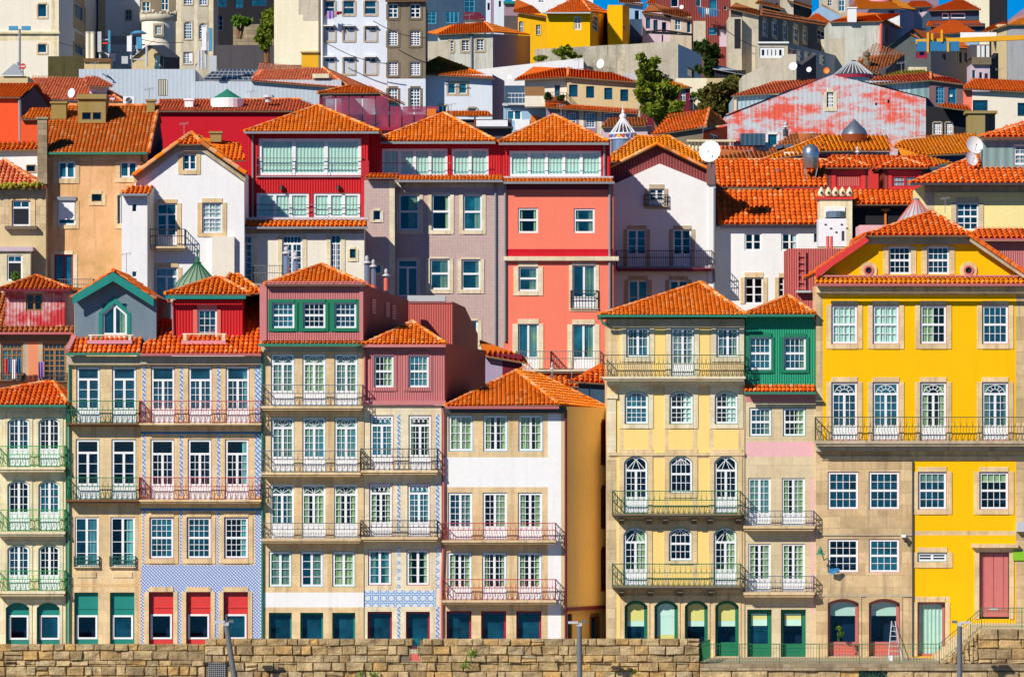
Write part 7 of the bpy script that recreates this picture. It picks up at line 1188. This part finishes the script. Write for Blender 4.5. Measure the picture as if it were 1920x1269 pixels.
def post(px, y0, y1, Y, label, head):
    o = empty('lamp_post', W(px, y1, Y), label, 'lamp post'); m = MB(); m.tube([W(px, y1, Y), W(px, y0, Y)], .10, 6); m.build('pole', 'grey', o); m = MB(); c = W(px, y0, Y); 
    for dx in (-.5, .5): m.box(c.x + dx - .35, c.x + dx + .35, Y - .2, Y + .2, c.z - .1, c.z + .22)
    m.build('lamp_head', 'skyblue', o)
post(37, 55, 130, 150, 'tall lamp post before the cream corner house', 2)
o = empty('no_entry_sign', W(43, 140, 149), 'round red no entry sign on a post at the far left', 'road sign'); m = MB(); c = W(43, 125, 149); m.tube([c + Vector((0, 0, -1)), c], .05, 5); m.build('post', 'grey', o); m = MB(); m.tube([c, c + Vector((0, -.06, 0))], .24, 14); m.build('disc', 'doorred', o); m = MB(); m.box(c.x - .16, c.x + .16, c.y - .075, c.y - .063, c.z - .045, c.z + .045); m.build('bar', 'white_paint', o)
# crane
o = empty('crane_arm', W(1990, 150, 105), 'yellow crane arm with blue counterweight box and a white board over the roofs', 'crane'); Y = 105; m = MB(); a, b = W(1717, 83, Y), W(1990, 72, Y); v = Vector((0, 0, .32)); y = Vector((0, .5, 0)); m.hexa([a, b, b + v, a + v, a + y, b + y, b + v + y, a + v + y]); m.build('jib', 'yellow', o)
m = MB(); p, q_ = W(1718, 98, Y + .6), W(1797, 80, Y + .6); m.box(p.x, q_.x, Y - .2, Y + .7, p.z, q_.z); p, q_ = W(1713, 80, Y + .6), W(1762, 74, Y + .6); m.box(p.x, q_.x, Y + .05, Y + .7, p.z, q_.z); m.build('counterweight', 'blue', o)
m = MB(); [m.box(W(x, 0, Y).x, W(x + 4, 0, Y).x, Y - .3, Y - .21, W(0, y1, Y).z, W(0, y0, Y).z) for x, y0, y1 in ((1737, 62, 99), (1775, 80, 98), (1745, 64, 76), (1763, 57, 80))]; m.tube([W(1765, 60, Y), W(1778, 78, Y)], .06, 5); m.build('bracket', 'yellow', o); m = MB(); p, q_ = W(1801, 77, Y), W(1869, 61, Y); m.box(p.x, q_.x, Y + .1, Y + .2, p.z, q_.z); m.build('board', 'white_paint', o)
m = MB(); c = W(1990, 0, Y); m.box(c.x - .5, c.x + .5, Y - .3, Y + .8, ground(Y), W(0, 60, Y).z); m.build('tower', 'yellow', o)
o = empty('black_pergola', W(1250, 80, 150), 'thin black pergola frame over the concrete house terrace', 'pergola'); m = MB()
for (a, b) in (((1211, 60), (1243, 57)), ((1243, 57), (1298, 65)), ((1211, 62), (1298, 66)), ((1298, 64), (1298, 95)), ((1242, 66), (1242, 84)), ((1222, 61), (1270, 62))): m.tube([W(*a, 150), W(*b, 150)], .08, 4)
m.build('frame', 'black', o)
# ------------------------------------------------------------------ vegetation
def crown(m, c, rx, ry, rz, n, leaf, seed):
    rr = random.Random(seed); lobes = [(Vector((rr.gauss(0, .45) * rx, rr.gauss(0, .45) * ry, rr.gauss(0, .45) * rz)), rr.uniform(.28, .5)) for _ in range(14)]
    for i in range(n):
        l, s = lobes[i % 14]; d = Vector((rr.gauss(0, 1), rr.gauss(0, 1), rr.gauss(0, 1))).normalized() * (rr.random() ** .4)
        p = Vector(c) + l + Vector((d.x * rx * s, d.y * ry * s, d.z * rz * s)); a = Vector((rr.gauss(0, 1), rr.gauss(0, 1), rr.gauss(0, 1))).normalized() * leaf * rr.uniform(.6, 1.3); b = a.cross(Vector((rr.gauss(0, 1), rr.gauss(0, 1), rr.gauss(0, 1)))).normalized() * leaf * .6
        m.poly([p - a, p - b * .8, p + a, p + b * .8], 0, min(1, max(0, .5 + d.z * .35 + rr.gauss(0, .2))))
def tree(name, label, Y, px, ybase, clumps, mat, leaf=.22, n=900, cat='tree', trunk=True, group=None, seed=1):
    zb = ground(Y); b0 = W(px, ybase, Y); o = empty(name, (b0.x, Y, min(b0.z, b0.z)), label, cat, group); 
    if trunk:
        m = MB()
        for i, (cx, cy, rx, ry) in enumerate(clumps): c = W(cx, cy, Y); mid = b0.lerp(c, .5) + Vector((.2 * (i % 2) - .1, .1, .2)); m.tube([b0 + Vector((.05 * i, 0, -1)), mid, c], [.22, .14, .05], 6)
        m.build('trunk', 'brown', o)
    m = MB()
    for i, (cx, cy, rx, ry) in enumerate(clumps): crown(m, W(cx, cy, Y + (i % 3 - 1) * .6), rx / K(Y), min(rx, ry) / K(Y) * .9, ry / K(Y), n, leaf, seed * 31 + i)
    m.build('crown', mat, o); return o
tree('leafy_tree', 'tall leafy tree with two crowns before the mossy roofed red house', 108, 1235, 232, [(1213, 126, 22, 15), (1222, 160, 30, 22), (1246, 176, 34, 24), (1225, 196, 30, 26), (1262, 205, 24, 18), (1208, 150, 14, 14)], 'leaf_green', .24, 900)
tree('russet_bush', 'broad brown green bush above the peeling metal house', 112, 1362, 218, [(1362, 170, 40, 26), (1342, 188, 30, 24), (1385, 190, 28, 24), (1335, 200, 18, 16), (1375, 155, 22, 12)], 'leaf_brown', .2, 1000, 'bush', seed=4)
tree('garden_palm', 'green garden shrubs beside the bluish shaded wall', 133, 1330, 145, [(1328, 125, 14, 16), (1335, 108, 13, 10), (1312, 88, 14, 10), (1338, 92, 12, 8), (1322, 90, 10, 8)], 'leaf_dark', .25, 500, 'shrub', seed=6)
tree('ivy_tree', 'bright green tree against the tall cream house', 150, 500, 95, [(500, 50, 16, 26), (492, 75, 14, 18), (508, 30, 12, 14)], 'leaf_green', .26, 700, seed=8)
tree('bright_shrub', 'bright green shrub growing over the lit garden wall', 168, 448, 50, [(448, 36, 13, 10), (462, 42, 9, 6)], 'leaf_bright', .28, 500, 'shrub', seed=9)
hb('ivy_stone_wall', 'dark brown overgrown stone wall below the cream corner house', 150, 90, 158, 106, 'rubble_old', depth=2, cat='wall', group='walls on the hillside', patches=[(90, 106, 158, 200, 'pl_ivy')])
tree('wall_creeper', 'green creeper hanging over the stained garden wall', 139.5, 1053, 112, [(1050, 98, 10, 9), (1062, 96, 12, 7), (1075, 104, 10, 4), (1015, 110, 12, 4)], 'leaf_green', .2, 300, 'creeper', False, seed=11)
tree('low_hedge', 'low bright hedge strip under the sandy garden wall', 126, 1309, 190, [(1300, 181, 10, 8), (1315, 180, 10, 8)], 'leaf_bright', .18, 500, 'hedge', False, seed=12)
tree('terrace_bush', 'dark bush in front of the concrete gallery house', 116, 1455, 150, [(1450, 140, 16, 12), (1468, 132, 16, 14), (1463, 120, 8, 10), (1436, 145, 14, 9)], 'leaf_dark', .2, 600, 'bush', seed=13)
tree('ledge_plant', 'green plant on the ledge of the mossy stone house window', 19.6, 31, 523, [(31, 517, 9, 9), (30, 522, 9, 5)], 'leaf_bright', .07, 260, 'plant', False, seed=14)
tree('window_plant', 'yellow green pot plant standing in the arched pink window', -.32, 1573, 1200, [(1574, 1178, 7, 8), (1576, 1188, 4, 6), (1572, 1198, 2, 8)], 'leaf_bright', .05, 90, 'plant', False, seed=15)
tree('terrace_plants', 'small potted plants on the beige corner house balcony', 108.6, 1030, 186, [(1028, 180, 6, 7), (1052, 184, 7, 4)], 'leaf_dark', .15, 160, 'plant', False, seed=16)

for px, y0, y1, Y, lb in ((613, 182, 203, 33, 'aerial on the ridge of the big red glazed house roof'), (846, 196, 218, 34, 'aerial on the ridge of the mauve house roof'), (1052, 198, 220, 34, 'aerial on the ridge of the salmon house roof'), (1404, 282, 303, 46, 'aerial on the upper ridge of the double roof'), (1772, 372, 400, 5, 'aerial behind the yellow pediment ridge'), (712, 120, 140, 118, 'aerial above the terrace with red screens'), (470, 172, 192, 77, 'aerial on the crimson long house roof'), (1085, 112, 132, 113, 'aerial on the beige corner house roof'), (1300, 185, 206, 80, 'aerial on the smooth orange roof'), (1690, 118, 138, 92, 'aerial on the mossy roof behind the teal wing'), (1875, 130, 150, 103, 'aerial on the modern white house'), (345, 232, 252, 29, 'aerial at the top of the white gable'), (880, 28, 46, 172, 'aerial over the white hipped roof house'), (1600, 8, 24, 200, 'aerial by the tall white chimney'), (1400, 0, 14, 204, 'aerial on the long grey house')): aerial(px, y0, y1, Y, lb, 4)
for i, (a, b, Y, lb) in enumerate((((700, 40), (800, 72), 119, 'drooping cable across the brown plaster house'), ((1340, 40), (1440, 96), 180, 'drooping cable below the maroon laundry house'), ((610, 80), (726, 120), 119.5, 'drooping cable across the pale blue house'), ((230, 62), (345, 80), 170, 'drooping cable over the turret'), ((110, 80), (265, 98), 168, 'drooping cable before the cream corner house'))):
    m = MB(); m.tube([W(a[0] + (b[0] - a[0]) * k / 10, a[1] + (b[1] - a[1]) * k / 10 + 8 * math.sin(k / 10 * 3.1416), Y) for k in range(11)], .035, 4); tag(m.build('overhead_cable', 'black'), lb, 'cable', 'overhead cables')
# ================================================================== setting, light, camera
def sheet(name, pts, mat, kind='structure'):
    m = MB()
    for p in pts: m.poly(p)
    o = m.build(name, mat); tag(o, kind=kind); return o
rows = [t for t in TERR if t[0] >= -6.1]
m = MB()
for (a, za), (b, zb) in zip(rows, rows[1:]):
    w0, w1 = 60 + max(0, a) * 1.2, 60 + max(0, b) * 1.2
    if a >= 2500: w0 = w1 = 6000
    elif b >= 2500: w1 = 6000
    n = 40
    for i in range(n):
        x0, x1, X0, X1 = -w0 + 2 * w0 * i / n, -w0 + 2 * w0 * (i + 1) / n, -w1 + 2 * w1 * i / n, -w1 + 2 * w1 * (i + 1) / n
        m.poly([(x0, a, za), (x1, a, za), (X1, b, zb), (X0, b, zb)])
o = m.build('hill_terrain', 'hillside'); tag(o, kind='structure')
sheet('street', [[(-60, -6.1, .006), (60, -6.1, .006), (60, 2, .006), (-60, 2, .006)]], 'pavement_stone')
sheet('quay', [[(-90, -30, -4), (90, -30, -4), (90, -6.2, -4), (-90, -6.2, -4)]], 'pavement_stone')
sheet('river', [[(-6000, -6000, -6), (6000, -6000, -6), (6000, -29.9, -6), (-6000, -29.9, -6)]], 'river_water')
wd = bpy.data.worlds.new('World'); scene.world = wd; wd.use_nodes = True; nt = wd.node_tree
sk = nt.nodes.new('ShaderNodeTexSky'); sk.sky_type = 'NISHITA'; sk.sun_disc = False; sk.sun_elevation = R(35.5); sk.sun_rotation = R(222); sk.air_density = .8; sk.dust_density = 0; sk.ozone_density = 3.0; sk.altitude = 5000
hs = nt.nodes.new('ShaderNodeHueSaturation'); hs.inputs['Saturation'].default_value = 1.75; nt.links.new(sk.outputs[0], hs.inputs['Color'])
bg = nt.nodes['Background']; nt.links.new(hs.outputs[0], bg.inputs[0]); bg.inputs[1].default_value = .10
sun = bpy.data.lights.new('sun', 'SUN'); sun.energy = 5.0; sun.angle = R(.5); sun.color = (1, .93, .82)
so = bpy.data.objects.new('sun', sun); col.objects.link(so)
az, el = R(42), R(35.5); d = Vector((math.sin(az) * math.cos(el), math.cos(az) * math.cos(el), -math.sin(el)))
so.rotation_euler = d.to_track_quat('-Z', 'Y').to_euler(); so.location = (-60, -80, 90)
cam = bpy.data.cameras.new('camera'); cam.sensor_width = 36; cam.lens = FPX / 1920 * 36; cam.shift_y = (HZ - 634.5) / 1920; cam.clip_end = 9000; cam.clip_start = 1
co = bpy.data.objects.new('camera', cam); col.objects.link(co); co.location = (0, -D0, ZC); co.rotation_euler = (R(90), 0, 0); scene.camera = co
scene.view_settings.view_transform = 'Standard'; scene.view_settings.look = 'None'; scene.view_settings.exposure = 0
scene.cycles.max_bounces = 6; scene.cycles.diffuse_bounces = 3; scene.cycles.transparent_max_bounces = 8; scene.cycles.caustics_reflective = False; scene.cycles.caustics_refractive = False
